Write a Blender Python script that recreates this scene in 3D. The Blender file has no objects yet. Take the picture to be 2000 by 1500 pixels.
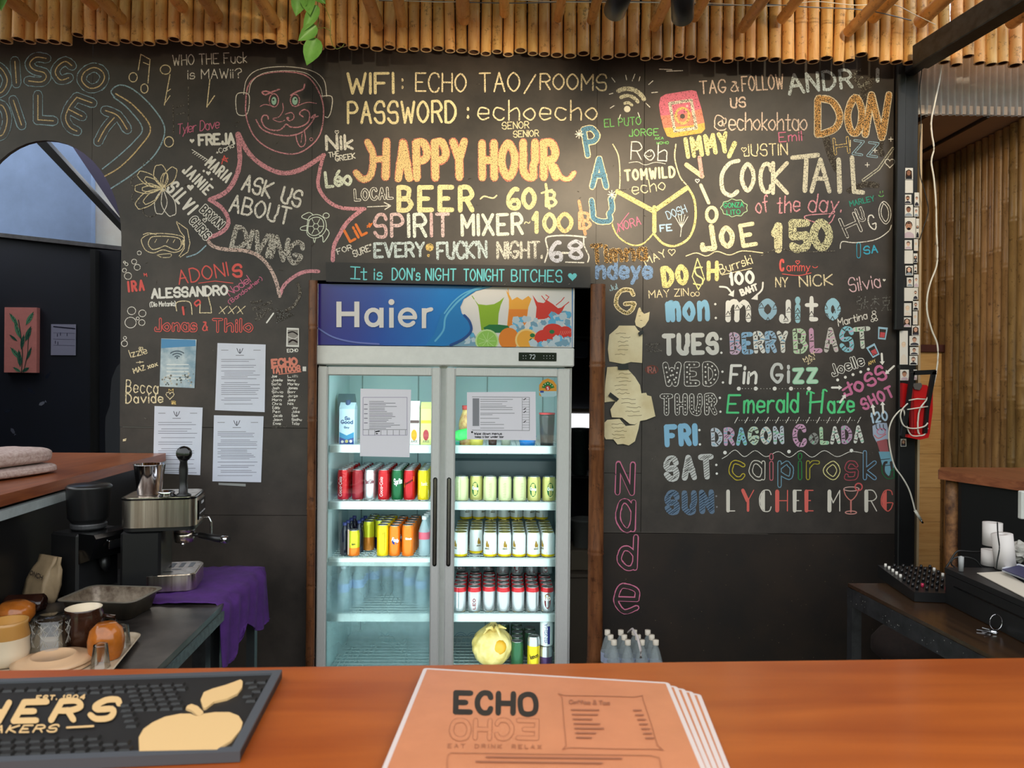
import bpy, bmesh, math, random
from math import sin, cos, pi, radians
from mathutils import Vector, Matrix
random.seed(11)
S = bpy.context.scene
COL = S.collection
# ---------------------------------------------------------------- camera, sky, lamps, exposure
FPX = 1450.0
CAM = Vector((0, 0, 1.55))
RC = Matrix.Rotation(radians(-1.4), 3, 'Z') @ Matrix.Rotation(radians(90), 3, 'X') @ Matrix.Rotation(radians(0.5), 3, 'Z')
cd = bpy.data.cameras.new('camera'); cam = bpy.data.objects.new('camera', cd); COL.objects.link(cam)
cam.matrix_world = Matrix.Translation(CAM) @ RC.to_4x4()
cd.sensor_width = 36; cd.lens = FPX * 36 / 2000
cd.clip_start = 0.05
cd.dof.use_dof = True; cd.dof.focus_distance = 3.3; cd.dof.aperture_fstop = 7.5
S.camera = cam
S.view_settings.view_transform = 'Standard'; S.view_settings.look = 'None'
S.view_settings.gamma = 1; S.view_settings.use_curve_mapping = False
S.view_settings.exposure = 0.3
S.cycles.max_bounces = 8; S.cycles.transparent_max_bounces = 12
S.cycles.sample_clamp_indirect = 4; S.cycles.caustics_reflective = False; S.cycles.caustics_refractive = False
w = bpy.data.worlds.new('World'); S.world = w; w.use_nodes = True
wt = w.node_tree; wn = wt.nodes['Background']; wn.inputs[1].default_value = 2.3
# bright overcast sky, a belt of trees round the horizon, dim ground
_tc = wt.nodes.new('ShaderNodeTexCoord'); _sx = wt.nodes.new('ShaderNodeSeparateXYZ'); wt.links.new(_tc.outputs['Generated'], _sx.inputs[0])
_n = wt.nodes.new('ShaderNodeTexNoise'); _n.inputs['Scale'].default_value = 9; _n.inputs['Detail'].default_value = 7; _n.inputs['Roughness'].default_value = .7; wt.links.new(_tc.outputs['Generated'], _n.inputs[0])
_m = wt.nodes.new('ShaderNodeMath'); _m.operation = 'MULTIPLY_ADD'; _m.inputs[1].default_value = .55; wt.links.new(_n.outputs[0], _m.inputs[0]); wt.links.new(_sx.outputs[2], _m.inputs[2])
_r = wt.nodes.new('ShaderNodeValToRGB'); _e = _r.color_ramp.elements
_e[0].position = .22; _e[0].color = (.16, .14, .12, 1); _e[1].position = .56; _e[1].color = (.92, .96, 1.0, 1)
for _p, _c in ((.27, (.10, .15, .09, 1)), (.40, (.20, .28, .16, 1)), (.47, (.55, .62, .52, 1))): q = _e.new(_p); q.color = _c
wt.links.new(_m.outputs[0], _r.inputs[0]); wt.links.new(_r.outputs[0], wn.inputs[0])

def spot(name, loc, target, energy, size, blend, col, rad=0.03):
    l = bpy.data.lights.new(name, 'SPOT'); l.energy = energy; l.spot_size = radians(size); l.spot_blend = blend
    l.color = col; l.shadow_soft_size = rad
    o = bpy.data.objects.new(name, l); COL.objects.link(o); o.location = loc
    d = Vector(target) - Vector(loc); o.rotation_euler = d.to_track_quat('-Z', 'Y').to_euler(); return o
def area(name, loc, target, energy, sx, sy, col):
    l = bpy.data.lights.new(name, 'AREA'); l.shape = 'RECTANGLE'; l.size = sx; l.size_y = sy; l.energy = energy; l.color = col
    o = bpy.data.objects.new(name, l); COL.objects.link(o); o.location = loc
    d = Vector(target) - Vector(loc); o.rotation_euler = d.to_track_quat('-Z', 'Y').to_euler(); return o

def ray(px, py):
    return RC @ Vector(((px - 1000) / FPX, (750 - py) / FPX, -1))
def pix(px, py, Y):
    r = ray(px, py); return CAM + r * (Y / r.y)
def pz(px, py, Z):
    r = ray(px, py); return CAM + r * ((Z - CAM.z) / r.z)
WY = 3.45        # the face of the chalkboard wall

WARM = (1.0, 0.82, 0.56)
spot('spot_light_happy_hour', (0.33, 2.22, 2.60), pix(950, 330, WY), 70, 62, 0.9, WARM)
spot('spot_light_centre', (0.62, 2.22, 2.60), pix(1310, 380, WY), 80, 58, 0.9, WARM)
spot('spot_light_right', (1.45, 2.0, 3.1), pix(1660, 330, WY), 45, 75, 0.9, WARM)
spot('spot_light_left', (-0.55, 2.0, 3.1), pix(520, 330, WY), 30, 80, 0.9, WARM)

# ---------------------------------------------------------------- materials
MATS = {}
def nm(name):
    m = bpy.data.materials.new(name); m.use_nodes = True
    nt = m.node_tree; b = nt.nodes['Principled BSDF']; return m, nt, b
def sr(h):
    """sRGB 0-255 triple to linear"""
    return tuple(((c / 255) / 12.92 if c / 255 <= .04045 else (((c / 255) + .055) / 1.055) ** 2.4) for c in h) + (1,)
def mat(name, rgb=None, rough=.6, metal=0, noise=0, nscale=30, bump=0, coat=0, emit=0, c2=None, stretch=None, spec=.5, coord='Object', rnd=0, trans=0, alpha=1):
    if name in MATS: return MATS[name]
    m, nt, b = nm(name); MATS[name] = m
    L = nt.links; c = sr(rgb)
    b.inputs['Base Color'].default_value = c; b.inputs['Roughness'].default_value = rough; b.inputs['Metallic'].default_value = metal
    b.inputs['Specular IOR Level'].default_value = spec
    if coat: b.inputs['Coat Weight'].default_value = coat; b.inputs['Coat Roughness'].default_value = .12
    if emit: b.inputs['Emission Color'].default_value = c; b.inputs['Emission Strength'].default_value = emit
    if trans: b.inputs['Transmission Weight'].default_value = trans
    if alpha < 1: b.inputs['Alpha'].default_value = alpha
    if noise or bump or c2 or rnd:
        tc = nt.nodes.new('ShaderNodeTexCoord'); mp = nt.nodes.new('ShaderNodeMapping')
        L.new(tc.outputs[coord], mp.inputs[0])
        if stretch: mp.inputs['Scale'].default_value = stretch
        n = nt.nodes.new('ShaderNodeTexNoise'); n.inputs['Scale'].default_value = nscale; n.inputs['Detail'].default_value = 6; n.inputs['Roughness'].default_value = .65
        L.new(mp.outputs[0], n.inputs[0])
        if noise or c2:
            cr = nt.nodes.new('ShaderNodeValToRGB')
            a = tuple(x * (1 - noise) for x in c[:3]) + (1,); d = sr(c2) if c2 else tuple(min(1, x * (1 + noise)) for x in c[:3]) + (1,)
            cr.color_ramp.elements[0].color = a; cr.color_ramp.elements[1].color = d
            cr.color_ramp.elements[0].position = .35; cr.color_ramp.elements[1].position = .65
            L.new(n.outputs[0], cr.inputs[0]); out = cr.outputs[0]
            if rnd:
                oi = nt.nodes.new('ShaderNodeObjectInfo'); hs = nt.nodes.new('ShaderNodeHueSaturation')
                mr = nt.nodes.new('ShaderNodeMapRange'); mr.inputs[3].default_value = 1 - rnd; mr.inputs[4].default_value = 1 + rnd
                L.new(oi.outputs['Random'], mr.inputs[0]); L.new(mr.outputs[0], hs.inputs['Value']); L.new(out, hs.inputs['Color'])
                mr2 = nt.nodes.new('ShaderNodeMapRange'); mr2.inputs[3].default_value = .492; mr2.inputs[4].default_value = .506
                mt = nt.nodes.new('ShaderNodeMath'); mt.operation = 'FRACT'; mm = nt.nodes.new('ShaderNodeMath'); mm.operation = 'MULTIPLY'; mm.inputs[1].default_value = 7.3
                L.new(oi.outputs['Random'], mm.inputs[0]); L.new(mm.outputs[0], mt.inputs[0]); L.new(mt.outputs[0], mr2.inputs[0]); L.new(mr2.outputs[0], hs.inputs['Hue'])
                out = hs.outputs[0]
            L.new(out, b.inputs['Base Color'])
        if bump:
            bp = nt.nodes.new('ShaderNodeBump'); bp.inputs['Strength'].default_value = bump; bp.inputs['Distance'].default_value = .002
            L.new(n.outputs[0], bp.inputs['Height']); L.new(bp.outputs[0], b.inputs['Normal'])
    return m
def glassmat(name, tint=(1, 1, 1), refl=.06, rough=.02, haze=0):
    """thin clear sheet: mostly lets light through, mirrors a little; haze adds a milky scatter"""
    if name in MATS: return MATS[name]
    m, nt, b = nm(name); MATS[name] = m; L = nt.links
    nt.nodes.remove(b); out = nt.nodes['Material Output']
    t = nt.nodes.new('ShaderNodeBsdfTransparent'); t.inputs[0].default_value = tuple(tint) + (1,)
    g = nt.nodes.new('ShaderNodeBsdfGlossy'); g.inputs['Roughness'].default_value = rough
    f = nt.nodes.new('ShaderNodeFresnel'); f.inputs[0].default_value = 1.45
    ad = nt.nodes.new('ShaderNodeMath'); ad.operation = 'ADD'; ad.inputs[1].default_value = refl; ad.use_clamp = True
    L.new(f.outputs[0], ad.inputs[0])
    mx = nt.nodes.new('ShaderNodeMixShader'); L.new(ad.outputs[0], mx.inputs[0]); L.new(t.outputs[0], mx.inputs[1]); L.new(g.outputs[0], mx.inputs[2])
    last = mx
    if haze:
        df = nt.nodes.new('ShaderNodeBsdfDiffuse'); df.inputs[0].default_value = (.8, .9, .92, 1)
        tr = nt.nodes.new('ShaderNodeBsdfTranslucent'); tr.inputs[0].default_value = (.8, .92, .95, 1)
        m2 = nt.nodes.new('ShaderNodeMixShader'); m2.inputs[0].default_value = .6; L.new(df.outputs[0], m2.inputs[1]); L.new(tr.outputs[0], m2.inputs[2])
        tc = nt.nodes.new('ShaderNodeTexCoord'); n = nt.nodes.new('ShaderNodeTexNoise'); n.inputs['Scale'].default_value = 7; n.inputs['Detail'].default_value = 5
        L.new(tc.outputs['Object'], n.inputs[0])
        mr = nt.nodes.new('ShaderNodeMapRange'); mr.inputs[1].default_value = .3; mr.inputs[2].default_value = .7; mr.inputs[3].default_value = haze * .4; mr.inputs[4].default_value = haze
        L.new(n.outputs[0], mr.inputs[0])
        m3 = nt.nodes.new('ShaderNodeMixShader'); L.new(mr.outputs[0], m3.inputs[0]); L.new(mx.outputs[0], m3.inputs[1]); L.new(m2.outputs[0], m3.inputs[2]); last = m3
    L.new(last.outputs[0], out.inputs[0]); return m

def wood(name, c1, c2, axis='X', rough=.4, scale=6, coat=0, ring=8):
    if name in MATS: return MATS[name]
    m, nt, b = nm(name); MATS[name] = m; L = nt.links
    tc = nt.nodes.new('ShaderNodeTexCoord'); mp = nt.nodes.new('ShaderNodeMapping'); L.new(tc.outputs['Object'], mp.inputs[0])
    sc = {'X': (.6, ring, ring), 'Y': (ring, .6, ring), 'Z': (ring, ring, .6)}[axis]; mp.inputs['Scale'].default_value = sc
    n = nt.nodes.new('ShaderNodeTexNoise'); n.inputs['Scale'].default_value = scale; n.inputs['Detail'].default_value = 8; n.inputs['Distortion'].default_value = .8
    L.new(mp.outputs[0], n.inputs[0])
    n2 = nt.nodes.new('ShaderNodeTexNoise'); n2.inputs['Scale'].default_value = 3; n2.inputs['Detail'].default_value = 3; L.new(tc.outputs['Object'], n2.inputs[0])
    mx = nt.nodes.new('ShaderNodeMath'); mx.operation = 'MULTIPLY_ADD'; mx.inputs[1].default_value = .6; L.new(n.outputs[0], mx.inputs[0])
    m3 = nt.nodes.new('ShaderNodeMath'); m3.operation = 'MULTIPLY'; m3.inputs[1].default_value = .4; L.new(n2.outputs[0], m3.inputs[0]); L.new(m3.outputs[0], mx.inputs[2])
    cr = nt.nodes.new('ShaderNodeValToRGB'); cr.color_ramp.elements[0].color = sr(c1); cr.color_ramp.elements[1].color = sr(c2)
    cr.color_ramp.elements[0].position = .36; cr.color_ramp.elements[1].position = .64
    L.new(mx.outputs[0], cr.inputs[0]); L.new(cr.outputs[0], b.inputs['Base Color'])
    b.inputs['Roughness'].default_value = rough
    if coat: b.inputs['Coat Weight'].default_value = coat; b.inputs['Coat Roughness'].default_value = .15
    bp = nt.nodes.new('ShaderNodeBump'); bp.inputs['Strength'].default_value = .15; bp.inputs['Distance'].default_value = .001
    L.new(n.outputs[0], bp.inputs['Height']); L.new(bp.outputs[0], b.inputs['Normal'])
    return m

BOARD = (58, 52, 47)
def chalk(rgb, cover=1.0):
    """chalk or paint pen on the board: cover < 1 lets the board show between the grains"""
    key = 'chalk_%d_%d_%d_%d' % (*rgb, int(cover * 100))
    if key in MATS: return MATS[key]
    m, nt, b = nm(key); MATS[key] = m; L = nt.links
    b.inputs['Roughness'].default_value = .85; b.inputs['Specular IOR Level'].default_value = .2
    if cover >= 1:
        b.inputs['Base Color'].default_value = sr(rgb); return m
    g = nt.nodes.new('ShaderNodeNewGeometry')
    n = nt.nodes.new('ShaderNodeTexNoise'); n.inputs['Scale'].default_value = 210; n.inputs['Detail'].default_value = 3; L.new(g.outputs['Position'], n.inputs[0])
    cr = nt.nodes.new('ShaderNodeValToRGB'); cr.color_ramp.elements[0].color = sr(BOARD); cr.color_ramp.elements[1].color = sr(rgb)
    p = .5 + (.62 - cover) * .45
    cr.color_ramp.elements[0].position = p - .09; cr.color_ramp.elements[1].position = p + .07
    L.new(n.outputs[0], cr.inputs[0]); L.new(cr.outputs[0], b.inputs['Base Color']); return m

def bamboo(name, c1, c2, rnd=.25):
    if name in MATS: return MATS[name]
    m = mat(name, c1, rough=.38, c2=c2, nscale=5, stretch=(8, 8, 1.2), bump=.25, rnd=rnd)
    nt = m.node_tree; L = nt.links; b = nt.nodes['Principled BSDF']
    # dark freckles and sooty patches of the culm
    n = nt.nodes.new('ShaderNodeTexNoise'); n.inputs['Scale'].default_value = 28; n.inputs['Detail'].default_value = 5; n.inputs['Roughness'].default_value = .8
    g = nt.nodes.new('ShaderNodeNewGeometry'); L.new(g.outputs['Position'], n.inputs[0])
    cr = nt.nodes.new('ShaderNodeValToRGB'); cr.color_ramp.elements[0].position = .34; cr.color_ramp.elements[0].color = (.25, .2, .15, 1); cr.color_ramp.elements[1].position = .44; cr.color_ramp.elements[1].color = (1, 1, 1, 1)
    L.new(n.outputs[0], cr.inputs[0])
    mx = nt.nodes.new('ShaderNodeMixRGB'); mx.blend_type = 'MULTIPLY'; mx.inputs[0].default_value = .8
    src = b.inputs['Base Color'].links[0].from_socket
    L.new(src, mx.inputs[1]); L.new(cr.outputs[0], mx.inputs[2]); L.new(mx.outputs[0], b.inputs['Base Color'])
    return m

# ---------------------------------------------------------------- mesh builder
class MB:
    def __init__(s): s.v = []; s.f = []; s.m = []; s.s = []; s.mats = []
    def mi(s, m):
        if m not in s.mats: s.mats.append(m)
        return s.mats.index(m)
    def add(s, vs, fs, m, smooth=False):
        o = len(s.v); s.v += [tuple(v) for v in vs]; k = s.mi(m)
        for f in fs: s.f.append(tuple(i + o for i in f)); s.m.append(k); s.s.append(smooth)
    def box(s, a, b, m, M=None):
        x0, y0, z0 = a; x1, y1, z1 = b
        vs = [(x0, y0, z0), (x1, y0, z0), (x1, y1, z0), (x0, y1, z0), (x0, y0, z1), (x1, y0, z1), (x1, y1, z1), (x0, y1, z1)]
        if M: vs = [M @ Vector(v) for v in vs]
        s.add(vs, [(0, 3, 2, 1), (4, 5, 6, 7), (0, 1, 5, 4), (1, 2, 6, 5), (2, 3, 7, 6), (3, 0, 4, 7)], m)
    def cbox(s, a, b, m, c=.004, M=None):
        """box with chamfered edges"""
        x0, y0, z0 = a; x1, y1, z1 = b
        c = min(c, abs(x1 - x0) / 3, abs(y1 - y0) / 3, abs(z1 - z0) / 3)
        def ringp(z, i): return [(x0 + i, y0 + c, z), (x0 + c, y0 + i, z), (x1 - c, y0 + i, z), (x1 - i, y0 + c, z), (x1 - i, y1 - c, z), (x1 - c, y1 - i, z), (x0 + c, y1 - i, z), (x0 + i, y1 - c, z)]
        vs = ringp(z0, c * .99) + ringp(z0 + c, 0) + ringp(z1 - c, 0) + ringp(z1, c * .99)
        if M: vs = [M @ Vector(v) for v in vs]
        fs = [tuple(range(7, -1, -1)), tuple(range(24, 32))]
        for r in range(3):
            for i in range(8): j = (i + 1) % 8; fs.append((r * 8 + i, r * 8 + j, r * 8 + 8 + j, r * 8 + 8 + i))
        s.add(vs, fs, m)
    def prism(s, poly, ax, a, b, m, smooth=False, M=None):
        """poly: 2D outline; ax: axis of extrusion; 2D -> the two other axes in x,y,z order"""
        def P(u, v, t): return {'x': (t, u, v), 'y': (u, t, v), 'z': (u, v, t)}[ax]
        n = len(poly); vs = [P(u, v, a) for u, v in poly] + [P(u, v, b) for u, v in poly]
        if M: vs = [M @ Vector(v) for v in vs]
        ar = sum(poly[i][0] * poly[(i + 1) % n][1] - poly[(i + 1) % n][0] * poly[i][1] for i in range(n))
        if (ax == 'y') ^ (ar < 0) ^ (b < a): pass
        s.add(vs, [tuple(range(n - 1, -1, -1)), tuple(range(n, 2 * n))], m)
        s.add(vs, [(i, (i + 1) % n, n + (i + 1) % n, n + i) for i in range(n)], m, smooth)
    def lathe(s, prof, m, n=20, M=None, smooth=True, closed=True):
        """prof: (r, z) or (r, z, mat) from bottom to top, about local z"""
        k = len(s.v)
        for p in prof:
            for i in range(n):
                v = Vector((p[0] * cos(2 * pi * i / n), p[0] * sin(2 * pi * i / n), p[1]))
                s.v.append(tuple(M @ v) if M else tuple(v))
        for r in range(len(prof) - 1):
            mm = prof[r][2] if len(prof[r]) > 2 else m; q = s.mi(mm)
            for i in range(n):
                j = (i + 1) % n; s.f.append((k + r * n + i, k + r * n + j, k + r * n + n + j, k + r * n + n + i)); s.m.append(q); s.s.append(smooth)
        if closed:
            q = s.mi(prof[0][2] if len(prof[0]) > 2 else m)
            if prof[0][0] > 1e-5: s.f.append(tuple(k + i for i in range(n - 1, -1, -1))); s.m.append(q); s.s.append(False)
            q = s.mi(prof[-1][2] if len(prof[-1]) > 2 else m)
            b = k + (len(prof) - 1) * n
            if prof[-1][0] > 1e-5: s.f.append(tuple(b + i for i in range(n))); s.m.append(q); s.s.append(False)
    def tube(s, pts, r, m, n=8, closed_ends=True):
        pts = [Vector(p) for p in pts]; N = len(pts); k = len(s.v); q = s.mi(m)
        up = Vector((0, 0, 1))
        for i, p in enumerate(pts):
            d = (pts[min(i + 1, N - 1)] - pts[max(i - 1, 0)]).normalized()
            a = d.cross(up)
            if a.length < .05: a = d.cross(Vector((0, 1, 0)))
            a.normalize(); b = d.cross(a)
            rr = r[i] if isinstance(r, (list, tuple)) else r
            for j in range(n): s.v.append(tuple(p + (a * cos(2 * pi * j / n) + b * sin(2 * pi * j / n)) * rr))
        for i in range(N - 1):
            for j in range(n):
                l = (j + 1) % n; s.f.append((k + i * n + j, k + i * n + l, k + (i + 1) * n + l, k + (i + 1) * n + j)); s.m.append(q); s.s.append(True)
        if closed_ends:
            s.f.append(tuple(k + j for j in range(n))); s.m.append(q); s.s.append(False)
            s.f.append(tuple(k + (N - 1) * n + j for j in range(n - 1, -1, -1))); s.m.append(q); s.s.append(False)
    def mesh(s, name):
        me = bpy.data.meshes.new(name); me.from_pydata(s.v, [], s.f)
        for m in s.mats: me.materials.append(m)
        me.polygons.foreach_set('material_index', s.m); me.polygons.foreach_set('use_smooth', s.s)
        me.update(); return me
    def build(s, name, parent=None, loc=None, rot=None, fix=True):
        me = s.mesh(name)
        if fix:
            bm = bmesh.new(); bm.from_mesh(me); bmesh.ops.recalc_face_normals(bm, faces=bm.faces); bm.to_mesh(me); bm.free()
        o = bpy.data.objects.new(name, me); COL.objects.link(o)
        if parent is not None: o.parent = parent
        if loc is not None: o.location = loc
        if rot is not None: o.rotation_euler = rot
        return o
def tag(o, label=None, cat=None, group=None, kind=None):
    if label: o['label'] = label
    if cat: o['category'] = cat
    if group: o['group'] = group
    if kind: o['kind'] = kind
    return o
def empty(name, loc=(0, 0, 0), rz=0):
    o = bpy.data.objects.new(name, None); COL.objects.link(o); o.location = loc; o.rotation_euler = (0, 0, rz); o.empty_display_size = .05; return o
def struct(o): o['kind'] = 'structure'; return o
def dup(root, loc=None, rz=None, label=None, group=None):
    r = root.copy(); COL.objects.link(r)
    if loc is not None: r.location = loc
    if rz is not None: r.rotation_euler = (0, 0, rz)
    if label: r['label'] = label
    if group: r['group'] = group
    for ch in list(root.children):
        c = ch.copy(); COL.objects.link(c); c.parent = r
    return r
def rr(x0, y0, x1, y1, r, n=4):
    """rounded rectangle outline"""
    p = []
    for cx, cy, a in ((x1 - r, y1 - r, 0), (x0 + r, y1 - r, 90), (x0 + r, y0 + r, 180), (x1 - r, y0 + r, 270)):
        for i in range(n + 1):
            t = radians(a + 90 * i / n); p.append((cx + r * cos(t), cy + r * sin(t)))
    return p

# ---------------------------------------------------------------- hand lettering: single-stroke letters swept as flat ribbons
# each stroke: grid points xy (x 0-9, y 0-9 and A=10; z,y,x = -1,-2,-3); '~' smooths it, 'o' closes it smoothly
G = {
'A': '003A60|1454', 'B': '000A|~0A3A59574515|~154563624000', 'C': '~685A2A0703205062', 'D': '0A00|~0A3A67633000', 'E': '6A0A0060|0545', 'F': '6A0A00|0545',
'G': '~685A2A07033051636434', 'H': '0A00|6A60|0565', 'I': '0A00', 'J': '~5A5350301012', 'K': '0A00|6A0560', 'L': '0A0050', 'M': '000A347A70', 'N': '000A606A',
'O': 'o3A0703306367', 'P': '000A|~0A4A674505', 'Q': 'o3A0703306367|4270', 'R': '000A|~0A4A674505|3560', 'S': '~685A2A07155562502002', 'T': '0A6A|3A30',
'U': '~0A0502205053656A', 'V': '0A306A', 'W': '0A2047608A', 'X': '0A60|6A00', 'Y': '0A356A|3530', 'Z': '0A6A0060',
'a': '~5436160402204052|5650', 'b': '0A00|~0436465553504000', 'c': '~553616040220405 1', 'd': '5A50|~5436160402204052', 'e': '0353|~5355361604022051', 'f': '~594A2820|0646',
'g': '~5436160402204052|~56502y0y', 'h': '0A00|~0436465450', 'i': '0600|0809', 'j': '~36321y0y|3839', 'k': '0A00|460340', 'l': '0A00', 'm': '0600|~04163630|~3456667470',
'n': '0600|~0436465450', 'o': 'o360402305254', 'p': '060x|~04364554524002', 'q': '565x|~5436160402204052', 'r': '0600|~042646', 's': '~45361604134341300001',
't': '~29212040|0646', 'u': '~0602204052|5650', 'v': '063066', 'w': '0620355066', 'x': '0650|5600', 'y': '0630|560x', 'z': '06560050',
'0': 'o3A0703306367', '1': '172A20', '2': '~082A5A676533 00|0060', '3': '~092A5A676535|~3565633001', '4': '5A0363|5850', '5': '6A0A05|~054565612001',
'6': '~5A3A060220506254442402', '7': '0A6A20', '8': 'o3A0806355668|o3502205062', '9': '~66543414071A3A5A66|6640',
':': '0708|0102', '.': '0001', ',': '101z', '-': '0444', '/': '005A', '(': '~3A07021z', ')': '~0A27220z', "'": '0A08', '"': '0A08|2A28', '!': '0A03|0001', '?': '~082A5A673533|3130',
'&': '~60391A4A482602104064', '+': '0444|2622', '~': '~04163446', '@': 'o46362524334344|~4753546568583A1A070402205061', '$': '~685A2A07155562502002|3B3z', '*': '2824|0749|4709',
'ñ': '0600|~0436465450|~08192849', 'é': '0353|~5355361604022051|284A',
}
def gv(c): return {'A': 10, 'z': -1, 'y': -2, 'x': -3, 'B': 11}.get(c) if c in 'AzyxB' else int(c)
def smoothpts(p, closed=False, k=4):
    n = len(p); out = []
    if n < 3: return list(p)
    rng = range(n if closed else n - 1)
    for i in rng:
        g = (lambda j: p[j % n]) if closed else (lambda j: p[max(0, min(n - 1, j))])
        a, b, c, d = g(i - 1), g(i), g(i + 1), g(i + 2)
        for t in range(k):
            t /= k
            out.append(tuple(.5 * (2 * b[q] + (c[q] - a[q]) * t + (2 * a[q] - 5 * b[q] + 4 * c[q] - d[q]) * t * t + (3 * b[q] - a[q] - 3 * c[q] + d[q]) * t ** 3) for q in (0, 1)))
    out.append(p[0] if closed else p[-1]); return out
GL = {}
for ch, st in G.items():
    L_ = []
    for s_ in st.split('|'):
        if not s_: continue
        fl = s_[0] if s_[0] in '~o' else ''; b_ = (s_[1:] if fl else s_).replace(' ', '')
        p_ = [(gv(b_[i]) / 10, gv(b_[i + 1]) / 10) for i in range(0, len(b_) - 1, 2)]
        L_.append(smoothpts(p_, fl == 'o', 4) if fl else p_)
    GL[ch] = (L_, max(p[0] for l in L_ for p in l))
def strokes(text, sp=.22):
    x = 0; out = []
    for ch in text:
        if ch == ' ': x += .42; continue
        if ch not in GL: ch = {'Ñ': 'N', 'É': 'E'}.get(ch, '.')
        L_, wd = GL[ch]
        out.append((ch, [[(p[0] + x, p[1]) for p in l] for l in L_])); x += wd + sp
    return out, max(.1, x - sp)
def wallmap(px, py, o): return pix(px, py, WY - .0008 - o)
class Ink:
    """flat ribbons and patches laid on a surface; fmap(px, py, height) gives the point in space"""
    def __init__(s, fmap=wallmap, base=None, step=1.2e-5, jit=.6):
        s.mb = MB(); s.map = fmap; s.k = 0; s.base = random.uniform(0, .0006) if base is None else base; s.step = step; s.jit = jit
    def h(s): s.k += 1; return s.base + s.k * s.step
    def ribbon(s, pts, w, m, caps=True):
        if isinstance(m, tuple): m = chalk(*m) if isinstance(m[0], tuple) else chalk(m)
        # split at sharp corners
        run = [pts[0]]; runs = []
        for i in range(1, len(pts)):
            if math.dist(pts[i], run[-1]) < .05: continue
            if len(run) >= 2:
                a = math.atan2(run[-1][1] - run[-2][1], run[-1][0] - run[-2][0]); b = math.atan2(pts[i][1] - run[-1][1], pts[i][0] - run[-1][0])
                d = abs((b - a + pi) % (2 * pi) - pi)
                if d > 1.0: runs.append(run); run = [run[-1]]
            run.append(pts[i])
        runs.append(run)
        for r in runs:
            if len(r) < 2: r = [r[0], (r[0][0] + .3, r[0][1])]
            n = len(r); d0 = (r[1][0] - r[0][0], r[1][1] - r[0][1]); l0 = math.hypot(*d0) or 1
            d1 = (r[-1][0] - r[-2][0], r[-1][1] - r[-2][1]); l1 = math.hypot(*d1) or 1
            ws = [1] * n; q = list(r); closed = n > 5 and math.dist(r[0], r[-1]) < .05
            if caps and w > 1.2 and not closed:
                h = w / 2
                q = [(r[0][0] - d0[0] / l0 * h * t, r[0][1] - d0[1] / l0 * h * t) for t in (1, .75)] + q + [(r[-1][0] + d1[0] / l1 * h * t, r[-1][1] + d1[1] / l1 * h * t) for t in (.75, 1)]
                ws = [.3, .7] + ws + [.7, .3]
            z = s.h(); vs = []
            for i in range(len(q)):
                a = q[max(0, i - 1)]; b = q[min(len(q) - 1, i + 1)]; z += 1.5e-6
                if closed and i in (0, len(q) - 1): a, b = q[-2], q[1]
                dx, dy = b[0] - a[0], b[1] - a[1]; l = math.hypot(dx, dy) or 1
                hw = w / 2 * ws[i] if closed and i in (0, len(q) - 1) else w / 2 * ws[i] * random.uniform(1 - .12 * s.jit, 1 + .12 * s.jit)
                nx, ny = -dy / l * hw, dx / l * hw
                vs.append(s.map(q[i][0] + nx, q[i][1] + ny, z)); vs.append(s.map(q[i][0] - nx, q[i][1] - ny, z))
            s.mb.add(vs, [(2 * i, 2 * i + 1, 2 * i + 3, 2 * i + 2) for i in range(len(q) - 1)], m)
        return s
    def line(s, pts, w, m): return s.ribbon(pts, w, m)
    def curve(s, pts, w, m, closed=False, k=5): return s.ribbon(smoothpts(pts, closed, k), w, m)
    def circ(s, x, y, rx, ry, w, m, a0=0, a1=360, n=18):
        return s.ribbon([(x + rx * cos(radians(a0 + (a1 - a0) * i / n)), y - ry * sin(radians(a0 + (a1 - a0) * i / n))) for i in range(n + 1)], w, m)
    def fill(s, pts, m, smooth=False):
        if isinstance(m, tuple): m = chalk(*m) if isinstance(m[0], tuple) else chalk(m)
        if smooth: pts = smoothpts(pts, True, 4)[:-1]
        z = s.h(); s.mb.add([s.map(p[0], p[1], z) for p in pts], [tuple(range(len(pts)))], m); return s
    def disc(s, x, y, r, m, ry=None, n=10): return s.fill([(x + r * cos(2 * pi * i / n), y + (ry or r) * sin(2 * pi * i / n)) for i in range(n)], m)
    def heart(s, x, y, r, m, fill=True):
        p = [(x + r * .062 * 16 * sin(t) ** 3, y - r * .062 * (13 * cos(t) - 5 * cos(2 * t) - 2 * cos(3 * t) - cos(4 * t))) for t in [2 * pi * i / 16 for i in range(16)]]
        return s.fill(p, m) if fill else s.ribbon(p + [p[0]], 1.6, m)
    def text(s, txt, x0, y0, x1, y1, h, m, w, style=None, m2=None, e=1.4, sp=.22, slant=0):
        st, W = strokes(txt, sp); L = math.hypot(x1 - x0, y1 - y0); ux, uy = (x1 - x0) / L, (y1 - y0) / L; vx, vy = uy, -ux
        sx = L / W; J = s.jit * h * .018
        allr = []
        for ci, (ch, ls) in enumerate(st):
            dy = random.uniform(-1, 1) * J
            for l in ls:
                allr.append((ci, [(x0 + ux * (p[0] + slant * p[1]) * sx + vx * (p[1] * h + dy) + random.uniform(-1, 1) * J * .4, y0 + uy * (p[0] + slant * p[1]) * sx + vy * (p[1] * h + dy) + random.uniform(-1, 1) * J * .4) for p in l]))
        def M(mm, ci): return mm[ci % len(mm)] if isinstance(mm, list) else mm
        if style in ('out', 'dots', 'in'):
            for ci, r in allr: s.ribbon(r, w + 2 * e, M(m, ci))
            for ci, r in allr: s.ribbon(r, w, M(m2, ci) if m2 else BK)
        else:
            for ci, r in allr: s.ribbon(r, w, M(m, ci))
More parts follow.
